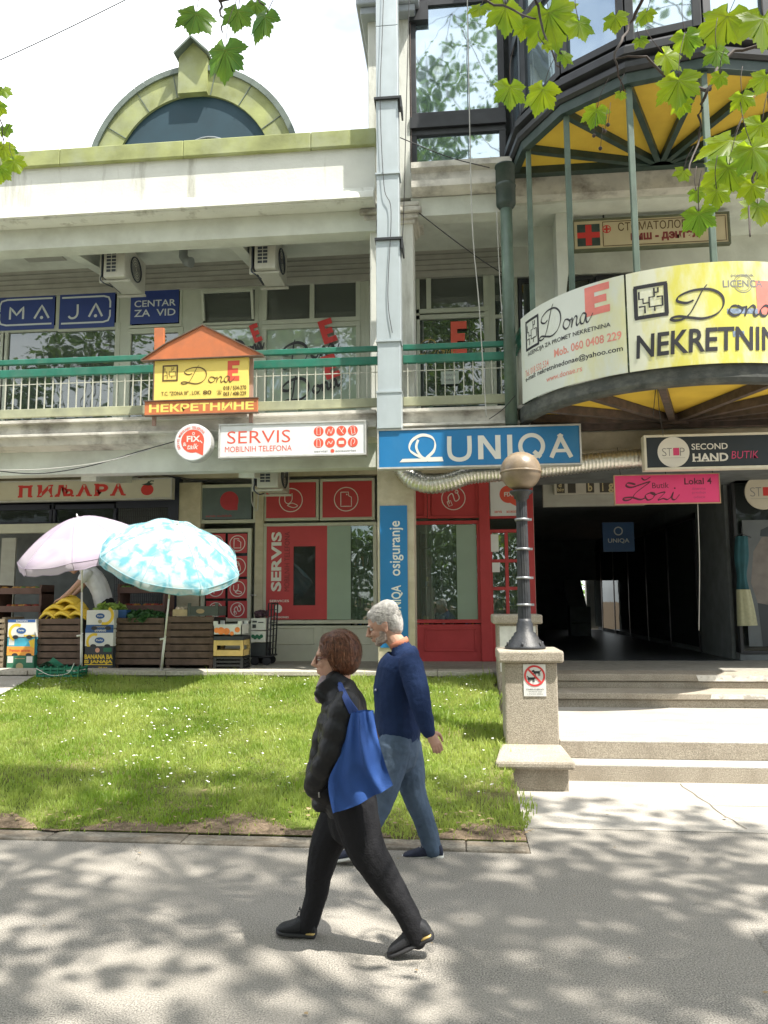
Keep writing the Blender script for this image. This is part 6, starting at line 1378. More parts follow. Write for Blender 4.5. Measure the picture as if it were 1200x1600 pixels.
def head_geo(mb, c, R, s, beard=False):
    def e(p, r, rr=None): mb.ell(c+R@(np.array(p)*s), np.array(r)*s, R if rr is None else R@rr, 18, 12)
    e((-.012, 0, .025), (.098, .075, .098)); e((.03, 0, -.045), (.06, .056, .068)); e((.06, 0, -.096), (.026, .027, .022)); e((.028, 0, -.075), (.05, .052, .035))
    e((.074, 0, .022), (.02, .05, .018)); e((.068, .036, -.03), (.022, .02, .02)); e((.068, -.036, -.03), (.022, .02, .02))
    mb.tube([c+R@(np.array(p)*s) for p in ((.085, 0, .018), (.1, 0, -.006), (.112, 0, -.03), (.098, 0, -.038))], [.009*s, .011*s, .0165*s, .011*s], 10, round_cap=True)
    e((.1, .012, -.035), (.01, .009, .008)); e((.1, -.012, -.035), (.01, .009, .008))
    e((.086, 0, -.061), (.014, .024, .007)); e((.084, 0, -.074), (.014, .022, .008))
    for sy in (1, -1): e((-.012, .077*sy, -.012), (.018, .008, .033)); e((-.02, .083*sy, .004), (.016, .007, .02)); e((-.008, .079*sy, -.036), (.009, .007, .012))
def hand_geo(mb, wrist, d, nrm, s=1., curl=.5, side=1):
    """d: direction of the fingers, nrm: back of the hand, side: which side the thumb leaves from"""
    d = np.asarray(d, float); d /= np.linalg.norm(d); nrm = np.asarray(nrm, float); nrm -= d*(nrm@d); nrm /= np.linalg.norm(nrm); sd = np.cross(d, nrm)*side
    w_ = np.asarray(wrist)
    mb.tube([w_-d*.03*s, w_+d*.01*s, w_+d*.05*s, w_+d*.088*s], [.024*s, .026*s, .036*s, .034*s], 12, [.02*s, .017*s, .016*s, .012*s], ref=nrm, round_cap=True)
    for k, (o, ln) in enumerate(((.029, .07), (.010, .08), (-.009, .075), (-.027, .058))):
        p = w_+d*.082*s+sd*o*s; P = [p]; a = .12+.1*k*curl; dirn = d
        for j, f in enumerate((.45, .32, .26)):
            a += curl*(.55 if j else .35); dd = d*math.cos(a)-nrm*math.sin(a); p = p+dd*ln*f*s; P.append(p)
        mb.tube(subdiv(P, 3), [x*s for x in np.linspace(.0092, .0068, 10)], 9, round_cap=True)
    p = w_+d*.025*s+sd*.028*s; q = p+(sd*.75+d*.6)*.032*s-nrm*.008*s; r = q+(sd*.2+d*.9)*.03*s-nrm*.012*s; t = r+(d*.95-sd*.05)*.024*s-nrm*.012*s
    mb.tube(subdiv([p, q, r, t], 3), [x*s for x in np.linspace(.0135, .0078, 10)], 9, round_cap=True)
def shoe(parent, heel, toe, tilt_ref, mat, solem, accent=None, wd=1., name='shoe', toeup=0.):
    """heel and toe are the sole's ends"""
    heel = np.asarray(heel); toe = np.asarray(toe); L = np.linalg.norm(toe-heel); f = (toe-heel)/L; l = np.cross([0, 0, 1.], f); l /= np.linalg.norm(l); u = np.cross(f, l)
    sec = [(.0, .026, .055), (.03, .036, .085), (.1, .038, .105), (.22, .038, .112), (.36, .038, .108), (.48, .041, .088), (.6, .045, .07), (.74, .046, .056), (.88, .04, .046), (.96, .028, .036), (1., .012, .022)]
    def loft(z0f, secs, n=16):
        m = MB(); V = []
        for t, hw, top in secs:
            for j in range(n):
                a = 2*math.pi*j/n; ca, sa = math.cos(a), math.sin(a); y = hw*wd*np.sign(ca)*abs(ca)**.75; z = z0f+(top-z0f)*(.5+.5*np.sign(sa)*abs(sa)**.7); V.append(heel+f*t*L+l*y+u*z)
        k = len(secs); m.add(V, [(i*n+j, i*n+(j+1) % n, (i+1)*n+(j+1) % n, (i+1)*n+j) for i in range(k-1) for j in range(n)]+[tuple(range(n-1, -1, -1)), tuple((k-1)*n+j for j in range(n))], True); return m
    o = loft(.018, sec).build(name, mat, parent, smooth=True)
    loft(0., [(t*1.02-.01, hw*1.1, .026+(.008 if t < .25 else 0)) for t, hw, top in sec]).build('sole', solem, o)
    if accent: loft(.02, [(t, hw*1.13, .036) for t, hw, top in sec[:4]]).build('heel_stripe', accent, o)
    m = MB()
    for i in range(4): t = .42+.07*i; z = .1-.012*i-.004; m.tube([heel+f*t*L+l*y+u*(z+.012*(1-abs(y)/.025)-.006*i*.5) for y in np.linspace(-.026, .026, 5)], .0032, 5)
    m.tube([heel+f*.42*L+u*.112, heel+f*.47*L+l*.02+u*.125, heel+f*.5*L+l*.03+u*.105], .003, 5); m.tube([heel+f*.42*L+u*.112, heel+f*.48*L-l*.02+u*.13, heel+f*.5*L-l*.032+u*.11], .003, 5); m.build('laces', solem if accent is None else blackp, o)
    return o
def strands(name, c, R, r, mat, parent, n, s, start, ln, wdt, seed, front=.6, comb=(0, 0, -1), keep=None):
    """hair drawn as thin ribbons over the skull shell"""
    q = np.random.RandomState(seed); m = MB(); comb = np.asarray(comb, float)
    for i in range(n):
        d = q.normal(size=3); d /= np.linalg.norm(d)
        if not start(d): continue
        p = d*np.asarray(r)*q.uniform(.96, 1.06); P = [p.copy()]; v = comb+q.normal(size=3)*.25
        for k in range(5):
            nn = p/np.asarray(r)**2; nn /= np.linalg.norm(nn); t = v-nn*(v@nn); t /= np.linalg.norm(t)+1e-6; p = p+t*ln*q.uniform(.7, 1.2)/5+nn*.0015
            ee = np.sqrt(((p/np.asarray(r))**2).sum()); p = p/ee*max(.99, min(ee, 1.0+.12*q.uniform())); P.append(p.copy())
            if keep and not keep(p): break
        if len(P) < 3: continue
        V = []
        for k, p in enumerate(P):
            nn = p/np.asarray(r)**2; nn /= np.linalg.norm(nn); tt = P[min(k+1, len(P)-1)]-P[max(k-1, 0)]; sd = np.cross(tt, nn); sd /= np.linalg.norm(sd)+1e-6; h = wdt*(1-.75*k/(len(P)-1)); V += [c+R@((p-sd*h+nn*.001)*s), c+R@((p+sd*h+nn*.001)*s)]
        m.add(V, [(2*k, 2*k+1, 2*k+3, 2*k+2) for k in range(len(P)-1)], True)
    return m.build(name, mat, parent)

# ---------------- woman with the blue bag
WY = 3.98
def w_(px, py, dy=0.): return at(px, py, WY+dy)
g_ = w_(552, 1478); W = thing('person', (g_[0], WY, 0), 'woman striding left in black quilted jacket and black trousers with a blue tote bag', 'person')
nylon = M('black_nylon', (.009, .0095, .011), .48, .06, 9, .35, 30, spec=.28, bdist=.006); blackt = M('black_trousers', (.012, .012, .014), .8, .05, 10, .4, 120, spec=.2)
NL, FR = -.1, .09
legN = [w_(553, 1255, NL), w_(569, 1318, NL), w_(599, 1370, NL), w_(632, 1421, NL), w_(651, 1464, NL)]
legF = [w_(540, 1255, FR), w_(511, 1318, FR), w_(499, 1365, FR), w_(493, 1402, FR), w_(480, 1447, FR)]
torso = [w_(546, 1262), w_(545, 1215), w_(541, 1165), w_(538, 1122), w_(536, 1092), w_(527, 1070), w_(523, 1058)]
tr_, tl_ = [.125, .135, .14, .135, .10, .07, .062], [.175, .17, .175, .19, .16, .08, .068]
hc = w_(523, 1026); HR = rotm(.12, .08); HS = 1.0
m = MB(); limb(m, torso, [x*.85 for x in tr_], [x*.85 for x in tl_]); limb(m, legN, [.08, .075, .055, .05, .04]); limb(m, legF, [.08, .075, .055, .05, .04])
m.tube([hc+HR@np.array([-.03, 0, -.02]), hc+HR@np.array([-.025, 0, -.1]), w_(530, 1075), w_(535, 1095)], [.052, .05, .055, .07], 14, round_cap=True); head_geo(m, hc, HR, HS)
armN = [w_(541, 1100, -.185), w_(530, 1140, -.215), w_(517, 1178, -.22), w_(503, 1203, -.2), w_(490, 1226, -.16)]
armF = [w_(532, 1100, .18), w_(512, 1145, .2), w_(502, 1185, .2), w_(494, 1210, .17), w_(490, 1228, .14)]
limb(m, armN, [.045, .042, .038, .033, .03]); limb(m, armF, [.045, .042, .038, .033, .03]); hand_geo(m, armN[-1], (.75, .5, -.45), (0, -1, -.2), .9, .3); hand_geo(m, armF[-1], (.75, -.5, -.45), (0, 1, -.2), .9, .3, -1)
m.build('body', skin, W, mods=remesh(.0055, 2))
m = MB(); limb(m, torso, tr_, tl_, puff=.10, pper=.08, n=22, sub=10); m.ell(w_(538, 1112), (.1, .2, .07)); limb(m, armN, [.078, .078, .068, .06, .052], puff=.14, pper=.09, n=18, sub=10); limb(m, armF, [.078, .075, .066, .058, .05], puff=.09, pper=.085, n=18, sub=10)
m.ell(w_(492, 1229, -.14), (.05, .06, .055)); m.ell(w_(494, 1229, .12), (.05, .06, .055)); limb(m, [w_(492, 1230, -.14), w_(510, 1240, -.1)], [.05, .06]); limb(m, [w_(520, 1245, -.02), w_(503, 1252, -.02)], [.06, .05], [.12, .1])
m.tube([w_(527, 1078), w_(519, 1066), w_(513, 1058)], [.085, .088, .086], 20, [.088, .09, .09], round_cap=False)
m.tube([w_(506, 1092, -.05), w_(496, 1084, -.06)], [.03, .018], 10, round_cap=True)
m.build('jacket', nylon, W, mods=remesh(.0065, 3, [(.008, .09), (.003, .03)]))
m = MB(); 
for py in (1120, 1160, 1200): pass
m = MB(); limb(m, [w_(548, 1240), w_(548, 1285)], [.13, .115], [.165, .15]); limb(m, legN, [.118, .098, .077, .06, .054]); limb(m, legF, [.108, .088, .068, .058, .052]); m.build('trousers', blackt, W, mods=remesh(.0065, 5, [(.009, .09), (.003, .03)]))
solek = M('dark_sole', (.02, .02, .022), .7); gold = M('gold_trim', (.5, .36, .13), .4, .1, 9, metal=.4); shoek = M('black_mesh_shoe', (.014, .015, .018), .75, .3, 60, .4, 200)
shoe(W, w_(493, 1465, FR), w_(432, 1457, FR), None, shoek, solek, gold, 1.05); shoe(W, w_(678, 1466, NL), w_(608, 1496, NL), None, shoek, solek, gold, 1.05)
hairw = M('auburn_hair', (.10, .038, .02), .5, .35, 9, .5, 60, spec=.5, dirt=(.2, .09, .05), dscale=(60, 60, 6), damt=.6); hairw2 = M('auburn_strands', (.10, .034, .014), .5, .6, 55, spec=.4, dirt=(.33, .155, .08), dscale=(130, 130, 9), damt=.8, contrast=(.42, .58))
def inhair(p): return not (p[0] > .052 and p[2] < .045) and not (p[0] > .02 and p[2] < -.035)
m = MB(); hcc = hc+HR@np.array([-.02, 0, .03])
for p, r in (((0, 0, .01), (.1, .09, .097)), ((-.03, 0, -.05), (.074, .086, .08)), ((-.03, 0, -.015), (.082, .09, .09)), ((.052, 0, .055), (.036, .064, .034)), ((-.042, 0, -.088), (.044, .064, .036)), ((-.012, .068, -.045), (.034, .026, .055)), ((-.012, -.068, -.045), (.034, .026, .055)), ((.078, 0, .04), (.018, .05, .024))): m.ell(hcc+HR@np.array(p), r, HR, 18, 12)
m.build('hair', hairw, W, mods=remesh(.006, 3, [(.008, .03)]))
strands('hair_strands', hcc+HR@np.array([-.012, 0, -.005]), HR, (.104, .097, .11), hairw2, W, 1900, 1., lambda d: d[2] > -.4 and not (d[0] > .6 and d[2] < .15), .12, .0026, 5, comb=(-.35, 0, -1), keep=lambda p: not (p[0] > .07 and p[2] < -.01))
strands('hair_strands', hcc+HR@np.array([-.028, 0, -.045]), HR, (.08, .093, .08), hairw2, W, 1100, 1., lambda d: d[0] < .35 and d[2] > -.7, .1, .0028, 6, comb=(-.1, 0, -1))
strands('fringe_strands', hcc+HR@np.array([.04, 0, .05]), HR, (.046, .068, .044), hairw2, W, 500, 1., lambda d: d[2] > -.2, .07, .0024, 7, comb=(.5, .3, -.5))
m = MB(); e0 = hc+HR@np.array([.083, 0, .002]); 
for sy in (.034, -.034): m.tube([hc+HR@np.array([.093, sy+.026*math.cos(t), -.004+.02*math.sin(t)]) for t in np.linspace(0, 6.283, 17)], .0028, 6)
for sy in (.068, -.068): m.tube([hc+HR@np.array([.09, sy*.9, .004]), hc+HR@np.array([.03, sy*1.14, .004]), hc+HR@np.array([-.02, sy*1.2, -.004])], .0032, 6)
m.build('glasses', M('tortoise_frame', (.12, .03, .015), .3), W)
for sy in (.034, -.034): MB().ell(hc+HR@np.array([.078, sy, -.002]), (.011, .011, .011)).build('eye', M('eye', (.4, .36, .32), .2), W)
m = MB(); m.tube([w_(511, 1062), w_(506, 1078), w_(500, 1090)], [.04, .045, .03], 14, [.06, .055, .04], round_cap=True); m.build('scarf', M('grey_pink_scarf', (.3, .24, .25), .8, .3, 30), W, mods=remesh(.007, 2))
m = MB(); m.tube([w_(497, 1232, -.19), w_(499, 1246, -.19)], .004, 6); m.build('zip_pull', steel, W)
# the tote bag on her shoulder
TY = -.275
tb = thing('tote_bag', w_(560, 1260, TY), 'royal blue cloth tote bag hanging from the shoulder of the woman in black', 'bag')
lft = subdiv([w_(549, 1113, TY), w_(541, 1143, TY), w_(531, 1180, TY), (w_(513, 1222, TY)), w_(520, 1271, TY)], 8); rgt = subdiv([w_(583, 1110, TY), w_(588, 1140, TY), w_(595, 1170, TY), w_(604, 1200, TY), w_(614, 1226, TY)], 8)
lft[-4] = lft[-4]; K = 30; V = []
def fold(i, j, n): u, v = j/K, i/n; return .055*math.sin(math.pi*u)**.8*math.sin(math.pi*min(v*1.1+.12, 1))+.016*math.sin(9*u+5*v)*v+.012*math.sin(16*u-7*v+1)*(1-.5*v)+.01*math.exp(-((u-.45-.35*v)/.07)**2)*2
n = len(lft)-1
for s in (-1, 1):
    for i in range(n+1):
        for j in range(K+1):
            u = j/K; p = lft[i]*(1-u)+rgt[i]*u; sag = np.array([0, 0, -.014*math.sin(math.pi*u)*(i/n)**3]); V.append(p+sag+np.array([0, (-fold(i, j, n) if s < 0 else .05*math.sin(math.pi*u)), 0]))
o_ = (n+1)*(K+1); F = []
for i in range(n):
    for j in range(K): a = i*(K+1)+j; F += [(a, a+1, a+K+2, a+K+1), (o_+a, o_+a+K+1, o_+a+K+2, o_+a+1)]
bluec = M('blue_cloth', (.026, .075, .26), .7, .12, 8, .3, 220, spec=.25)
MB().add(V, F, True).build('bag_body', bluec, tb)
m = MB()
for a, b in ((w_(550, 1114, TY), 0), (w_(557, 1112, TY), .5)):
    P = subdiv([a+np.array([0, -.004, 0]), w_(541+b*7, 1095, -.27), w_(532+b*5, 1076, -.17), w_(530+b*4, 1070, -.08), w_(540, 1092, -.02)], 8)
    m.tube(P, .013, 8, .0035, ref=(0, 1, 0))
m.build('strap', M('blue_strap', (.018, .05, .2), .7), tb)

# ---------------- man in the navy sweater
MY = 5.25
def m_(px, py, dy=0.): return at(px, py, MY+dy)
g_ = m_(625, 1340); G = thing('person', (g_[0], MY, 0), 'white haired man walking left in navy sweater and blue jeans behind the woman', 'person')
navyk = M('navy_knit', (.013, .028, .082), .85, .04, 12, .5, 160, spec=.2); jeans = M('blue_jeans', (.075, .11, .165), .85, .12, 7, .4, 200, dirt=(.13, .175, .235), dscale=(5, 5, 3), damt=.55, spec=.2)
NL2, FR2 = -.1, .1
legB = [m_(632, 1165, FR2), m_(640, 1205, FR2), m_(648, 1243, FR2), m_(664, 1285, FR2), m_(676, 1326, FR2)]
legA = [m_(617, 1165, NL2), m_(606, 1207, NL2), m_(596, 1250, NL2), m_(578, 1290, NL2), m_(556, 1330, NL2)]
torso = [m_(624, 1140), m_(621, 1110), m_(620, 1075), m_(624, 1045), m_(632, 1026), m_(629, 1018), m_(627, 1013)]
tr_, tl_ = [.145, .155, .158, .145, .105, .08, .072], [.185, .185, .2, .215, .185, .11, .085]
hc = m_(598, 977); HR = rotm(.1, .34); HS = 1.06
m = MB(); limb(m, torso[:4], [x*.75 for x in tr_[:4]], [x*.7 for x in tl_[:4]]); limb(m, legB, [.085, .08, .06, .052, .042]); limb(m, legA, [.085, .08, .06, .052, .042])
m.tube([hc+HR@np.array([-.03, 0, -.02]), hc+HR@np.array([-.03, 0, -.08]), m_(620, 1004), m_(630, 1016)], [.06, .06, .06, .048], 14, round_cap=True); head_geo(m, hc, HR, HS)
armN = [m_(642, 1040, -.2), m_(650, 1070, -.235), m_(656, 1098, -.24), m_(663, 1122, -.235), m_(669, 1142, -.23)]
armF = [m_(622, 1040, .21), m_(610, 1075, .24), m_(604, 1100, .24), m_(597, 1118, .22), m_(593, 1128, .21)]
limb(m, armN, [.05, .047, .042, .034, .027]); limb(m, armF, [.05, .047, .042, .034, .027])
hand_geo(m, m_(670, 1143, -.23), np.array([.45, -.05, -.8]), (.35, -.85, .1), 1.02, .55, -1); hand_geo(m, m_(593, 1129, .21), np.array([-.25, 0, -1]), (-.4, .8, .1), 1., .6, 1)
m.build('body', skin, G, mods=remesh(.005, 2))
m = MB(); limb(m, torso, tr_, tl_, n=20, sub=6); m.ell(m_(631, 1038), (.11, .225, .075)); limb(m, armN, [.084, .078, .07, .06, .047], n=16, sub=6); limb(m, armF, [.084, .078, .068, .058, .047], n=16, sub=6); limb(m, [m_(624, 1133), m_(625, 1141)], [.148, .145], [.185, .182]); m.build('sweater', navyk, G, mods=remesh(.0065, 3, [(.014, .09), (.004, .03)]))
m = MB(); m.tube([m_(625.5, 1009), m_(623, 1004), m_(621.5, 1001)], [.068, .07, .067], 18, [.076, .077, .074]); m.build('shirt_collar', M('salmon_shirt', (.45, .17, .1), .8), G)
m = MB(); limb(m, [m_(624, 1138), m_(624, 1178)], [.14, .13], [.175, .165]); limb(m, legB, [.118, .106, .083, .07, .064]); limb(m, legA, [.118, .108, .084, .07, .064]); m.build('jeans', jeans, G, mods=remesh(.0065, 3, [(.013, .07), (.005, .025)]))
whites = M('white_sole', (.6, .6, .57), .6, .05, 9); shoen = M('navy_mesh_shoe', (.015, .02, .045), .75, .3, 60, .4, 200)
shoe(G, m_(693, 1342, FR2), m_(629, 1342, FR2), None, shoen, whites, None, 1.05); shoe(G, m_(585, 1336, NL2), m_(521, 1347, NL2), None, shoen, whites, None, 1.05)
hairm = M('white_hair', (.42, .4, .37), .55, .4, 60, .4, 140, spec=.35, dirt=(.26, .25, .23), dscale=(90, 90, 14), damt=.8, contrast=(.42, .6))
m = MB(); hcc = hc+HR@np.array([-.02, 0, .03])*HS
for p, r in (((-.004, 0, .014), (.102, .083, .099)), ((-.045, 0, -.03), (.07, .08, .09)), ((-.065, 0, -.075), (.035, .06, .045)), ((-.058, .06, -.02), (.034, .022, .05)), ((-.058, -.06, -.02), (.034, .022, .05)), ((-.01, .066, .035), (.05, .018, .03)), ((-.01, -.066, .035), (.05, .018, .03)), ((.055, 0, .06), (.04, .055, .03)), ((-.035, 0, .05), (.08, .08, .07))): m.ell(hcc+HR@(np.array(p)*HS), np.array(r)*HS, HR, 18, 12)
m.build('hair', hairm, G, mods=remesh(.006, 4, [(.006, .03)]))
strands('hair_strands', hcc, HR, np.array([.108, .09, .107])*HS, hairm, G, 1700, 1., lambda d: d[2] > -.6 and not (d[0] > .35 and d[2] < .4) and not (d[0] > -.25 and d[2] < .05), .09, .0022, 9, comb=(-1, 0, -.45), keep=lambda p: not (p[0] > .05 and p[2] < .03))
beardm = M('grey_stubble', (.34, .27, .22), .75, .35, 70, .5, 200)
m = MB()
for p, r in (((.062, 0, -.096), (.027, .03, .025)), ((.035, .042, -.078), (.042, .0145, .028)), ((.035, -.042, -.078), (.042, .0145, .028)), ((.09, 0, -.052), (.012, .026, .006)), ((.02, .05, -.055), (.024, .01, .034)), ((.02, -.05, -.055), (.024, .01, .034))): m.ell(hc+HR@(np.array(p)*HS), np.array(r)*HS, HR, 16, 10)
m.build('beard', beardm, G, mods=remesh(.005, 2, [(.008, .012)]))
for sy in (.034, -.034):
    MB().ell(hc+HR@(np.array([.077, sy, .0])*HS), (.0105,)*3).build('eye', M('eye', (.4, .36, .32), .2), G); MB().tube([hc+HR@(np.array(p)*HS) for p in ((.094, sy*.45, .02), (.092, sy, .027), (.078, sy*1.45, .02))], .005, 6).build('eyebrow', hairm, G)
m = MB(); q = m_(587, 1078, -.13); m.ell(q, (.008, .02, .008)); m.build('chest_badge', M('badge_grey', (.3, .32, .4), .5), G)

# ---------------- the greengrocer bending over the bananas
VY = 11.95
def v_(px, py, dy=0.): return at(px, py, VY+dy)
g_ = v_(165, 1000); K_ = thing('person', (g_[0], VY, TZ), 'greengrocer in white T-shirt and dark trousers bending over the bananas under the parasols', 'person')
legs = [[v_(166, 950, d), v_(166, 1000, d), np.array([*v_(168, 1000, d)[:2], TZ+.06])] for d in (-.1, .1)]
torso = [v_(164, 950), v_(158, 925), v_(148, 905), v_(138, 892)]; tr_, tl_ = [.14, .14, .15, .12], [.18, .18, .2, .18]
hc = v_(116, 884); HR = rotm(0, .6)
m = MB(); limb(m, torso, [x*.85 for x in tr_], [x*.85 for x in tl_]); [limb(m, l_, [.09, .07, .05]) for l_ in legs]; m.tube([hc, v_(126, 887), v_(136, 892)], [.055, .055, .07], 12, round_cap=True); head_geo(m, hc, HR, 1.)
a1_ = [v_(136, 896, -.2), v_(122, 912, -.28), v_(108, 926, -.32), v_(96, 935, -.33)]; a2_ = [v_(142, 896, .2), v_(130, 915, .22), v_(115, 930, .2)]; a3_ = a2_
limb(m, a1_, [.05, .045, .04, .028]); limb(m, a2_, [.05, .045, .03]); hand_geo(m, a1_[-1], np.array([-1, 0, -.35]), (-.2, -.3, 1), 1., .4); hand_geo(m, a2_[-1], np.array([-1, 0, -.4]), (0, .3, 1), 1., .4, -1)
m.build('body', skin, K_, mods=remesh(.009, 2))
m = MB(); limb(m, torso, tr_, tl_); limb(m, [a1_[0], (a1_[0]+a1_[1])/2], [.08, .075]); limb(m, [a2_[0], (a2_[0]+a2_[1])/2], [.08, .075]); m.ell(v_(142, 898), (.12, .23, .09)); m.build('t_shirt', M('white_cotton', (.55, .56, .58), .8, .06, 8), K_, mods=remesh(.012, 3, [(.02, .08)]))
m = MB(); limb(m, [v_(165, 945), v_(166, 960)], [.15, .15], [.18, .18]); [limb(m, l_, [.12, .1, .08]) for l_ in legs]; m.build('trousers', blackt, K_, mods=remesh(.014, 3))
MB().ell(hc+HR@np.array([-.02, 0, .04]), (.11, .09, .1), HR).build('hair', hairw, K_)
for d in (-.1, .1): q = np.array([*v_(168, 1000, d)[:2], TZ+.0]); shoe(K_, q+np.array([.08, 0, 0]), q+np.array([-.18, 0, 0]), None, shoek, solek)
# ------------------------------------------------------------------ plane trees
bark = M('plane_bark', (.22, .19, .14), .85, .35, 4, .7, 14, dirt=(.36, .34, .26), dscale=(3, 3, 2), damt=.8, contrast=(.45, .55), spec=.2, bdist=.03)
leafm = Mleaf('plane_foliage', (.045, .085, .02), (.085, .135, .035), .42, 1.2)
nearleaf = Mleaf('near_leaf', (.055, .125, .02), (.14, .21, .025), .6, 5, .47, 3.6)
darkleaf = Mleaf('shaded_leaf', (.035, .1, .03), (.085, .165, .03), .5, 5, .475, 3.2)  # darker leaf copy, shade on the centre twig put into its colour
veinm = Mleaf('leaf_vein', (.2, .27, .07), (.24, .3, .09), .5, 5, .462, 2.6)
twigm = M('twig_bark', (.06, .045, .04), .8, .3, 20)
def inframe(p, mx=60, top=-30):
    v = p-CAM; w = v@FW; ok = w > .3; ws = np.where(ok, w, 1); X = 600+FPX*(v@RT)/ws; Yp = 800-FPX*(v@UP)/ws
    return ok & (X > -mx) & (X < 1200+mx) & (Yp > top)
def tree(base, forks, cc, cr, ncl, per, seed, lab, lsz=.085, clr=.44, mat=leafm, flt=True, low=None, gap=None, reach=99):
    rs = np.random.RandomState(seed); T = thing('plane_tree', base, lab, 'tree', 'plane trees along the path'); b = np.array(base, float); cc = np.array(cc, float); cr = np.array(cr, float)
    m = MB(); top = cc*np.array([1, 1, 0])*.35+b*np.array([1, 1, 0])*.65+np.array([0, 0, cc[2]-cr[2]*.35])
    P = subdiv([b-np.array([0, 0, .1]), b+(top-b)*.3+rs.normal(0, .08, 3), b+(top-b)*.65+rs.normal(0, .1, 3), top], 5); m.tube(P, list(np.linspace(.27, .14, len(P))), 14); m.build('trunk', bark, T)
    cl = []
    while len(cl) < ncl:
        d = rs.normal(size=3); d /= np.linalg.norm(d); p = cc+d*cr*rs.uniform(.35, 1.)**.6
        if low is not None and p[2] < low(p): continue
        cl.append(p)
    cl = np.array(cl); m = MB(); m2 = MB()
    hubs = cl[rs.choice(len(cl), min(forks, len(cl)), False)]
    for h in hubs:
        s = P[rs.randint(len(P)//2, len(P))]; mid = s*.5+h*.5+rs.normal(0, .25, 3)+np.array([0, 0, .2])
        if flt and inframe(np.array([mid, h, (mid+h)/2, (s+mid)/2]), 30).any(): continue
        q = subdiv([s, s*.7+h*.3+rs.normal(0, .35, 3), mid+rs.normal(0, .25, 3), h], 5); m.tube(q, list(np.linspace(.042, .01, len(q))), 7)
        near = cl[np.argsort(((cl-h)**2).sum(1))[1:7]]
        for e in near:
            if flt and inframe(np.array([e, (e+h)/2]), 30).any(): continue
            q = subdiv([h, (h+e)/2+rs.normal(0, .12, 3), e], 3); m2.tube(q, list(np.linspace(.012, .004, len(q))), 5)
    if m.v: m.build('limbs', bark, T)
    if m2.v: m2.build('branchlets', twigm, T)
    n = ncl*per; c = np.repeat(cl, per, 0); p = c+rs.normal(0, 1, (n, 3))*clr*np.array([.55, .55, .38])
    if flt: p = p[~inframe(p)]
    if gap is not None:                      # an opening in the crown that lets the sun down
        s_ = np.array(SUN); r_ = p-np.array(gap[0]); r_ = r_-np.outer(r_@s_, s_); p = p[(r_**2).sum(1) > gap[1]**2]
    if low is not None: p = p[np.array([q[2] > low(q) and q[1]+.27*q[2] < reach for q in p])]
    n = len(p); nm = rs.normal(0, 1, (n, 3)); nm[:, 2] = np.abs(nm[:, 2])+.7; nm /= np.linalg.norm(nm, axis=1)[:, None]; a = np.cross(nm, rs.normal(0, 1, (n, 3))); a /= np.linalg.norm(a, axis=1)[:, None]; bb = np.cross(nm, a); s = lsz*rs.uniform(.6, 1.25, n)[:, None]
    shape = [(0, -1.0), (.5, -.6), (1.0, -.2), (.55, .1), (.6, .65), (.2, .5), (0, 1.1), (-.2, .5), (-.6, .65), (-.55, .1), (-1.0, -.2), (-.5, -.6)]
    V = np.stack([p+a*s*x+bb*s*y-nm*s*(.35*abs(x)+.15*y*y) for x, y in shape], 1).reshape(-1, 3)
    k = len(shape); F = (np.arange(n)[:, None]*k+np.arange(k)[None]).ravel(); raw('crown', V, F, k, mat, T); return T
lowf = lambda p: 1.75+.86*max(p[1], 0)+.35
tree((6.8, -1.2, 0), 20, (2.6, 1.2, 12.6), (5.2, 4.9, 7.2), 360, 40, 11, 'tall plane tree whose crown overhangs the path from the right', low=lowf, gap=(at(1085, 170, 3.), .45), reach=6.9)
tree((-6.2, .9, 0), 18, (-3.1, .6, 12.2), (4.6, 3.9, 6.8), 230, 52, 12, 'tall plane tree whose crown overhangs the path from the left', low=lowf, reach=6.5)
for i, (x, y, h) in enumerate(((-9, -7, 14.), (-1.5, -8.5, 15.), (6.5, -7.5, 14.5), (14, -6, 13.5), (-16, -5, 14.))):
    tree((x, y, 0), 26, (x, y, h*.62), (4.2, 3.4, h*.42), 110, 60, 20+i, 'leafy plane tree across the path from the arcade, %s' % ('behind the left crown', 'straight opposite the duct', 'opposite the round balcony', 'far to the right', 'far to the left')[i], .13, .8, flt=False)
# the tall hedge across the path, out of view, added to darken the shop window reflections
hd = thing('hedge', (0, -13, 0), 'unseen clipped hedge across the path, added to darken the shop window reflections', 'hedge'); q_ = np.random.RandomState(31); n = 26000
p = np.stack([q_.uniform(-26, 26, n), -13+q_.normal(0, .35, n), q_.uniform(.1, 5.2, n)+q_.normal(0, .2, n)], 1); a = q_.normal(0, 1, (n, 3)); a /= np.linalg.norm(a, axis=1)[:, None]; b = np.cross(a, q_.normal(0, 1, (n, 3))); b /= np.linalg.norm(b, axis=1)[:, None]
raw('foliage', np.stack([p-a*.2, p-b*.11, p+a*.2, p+b*.11], 1).reshape(-1, 3), np.arange(n*4), 4, leafm, hd)
m = MB(); [m.tube([(x, -13, -.1), (x+.1, -13, 3.5)], [.08, .03], 6) for x in range(-25, 26, 2)]; m.build('stems', bark, hd)
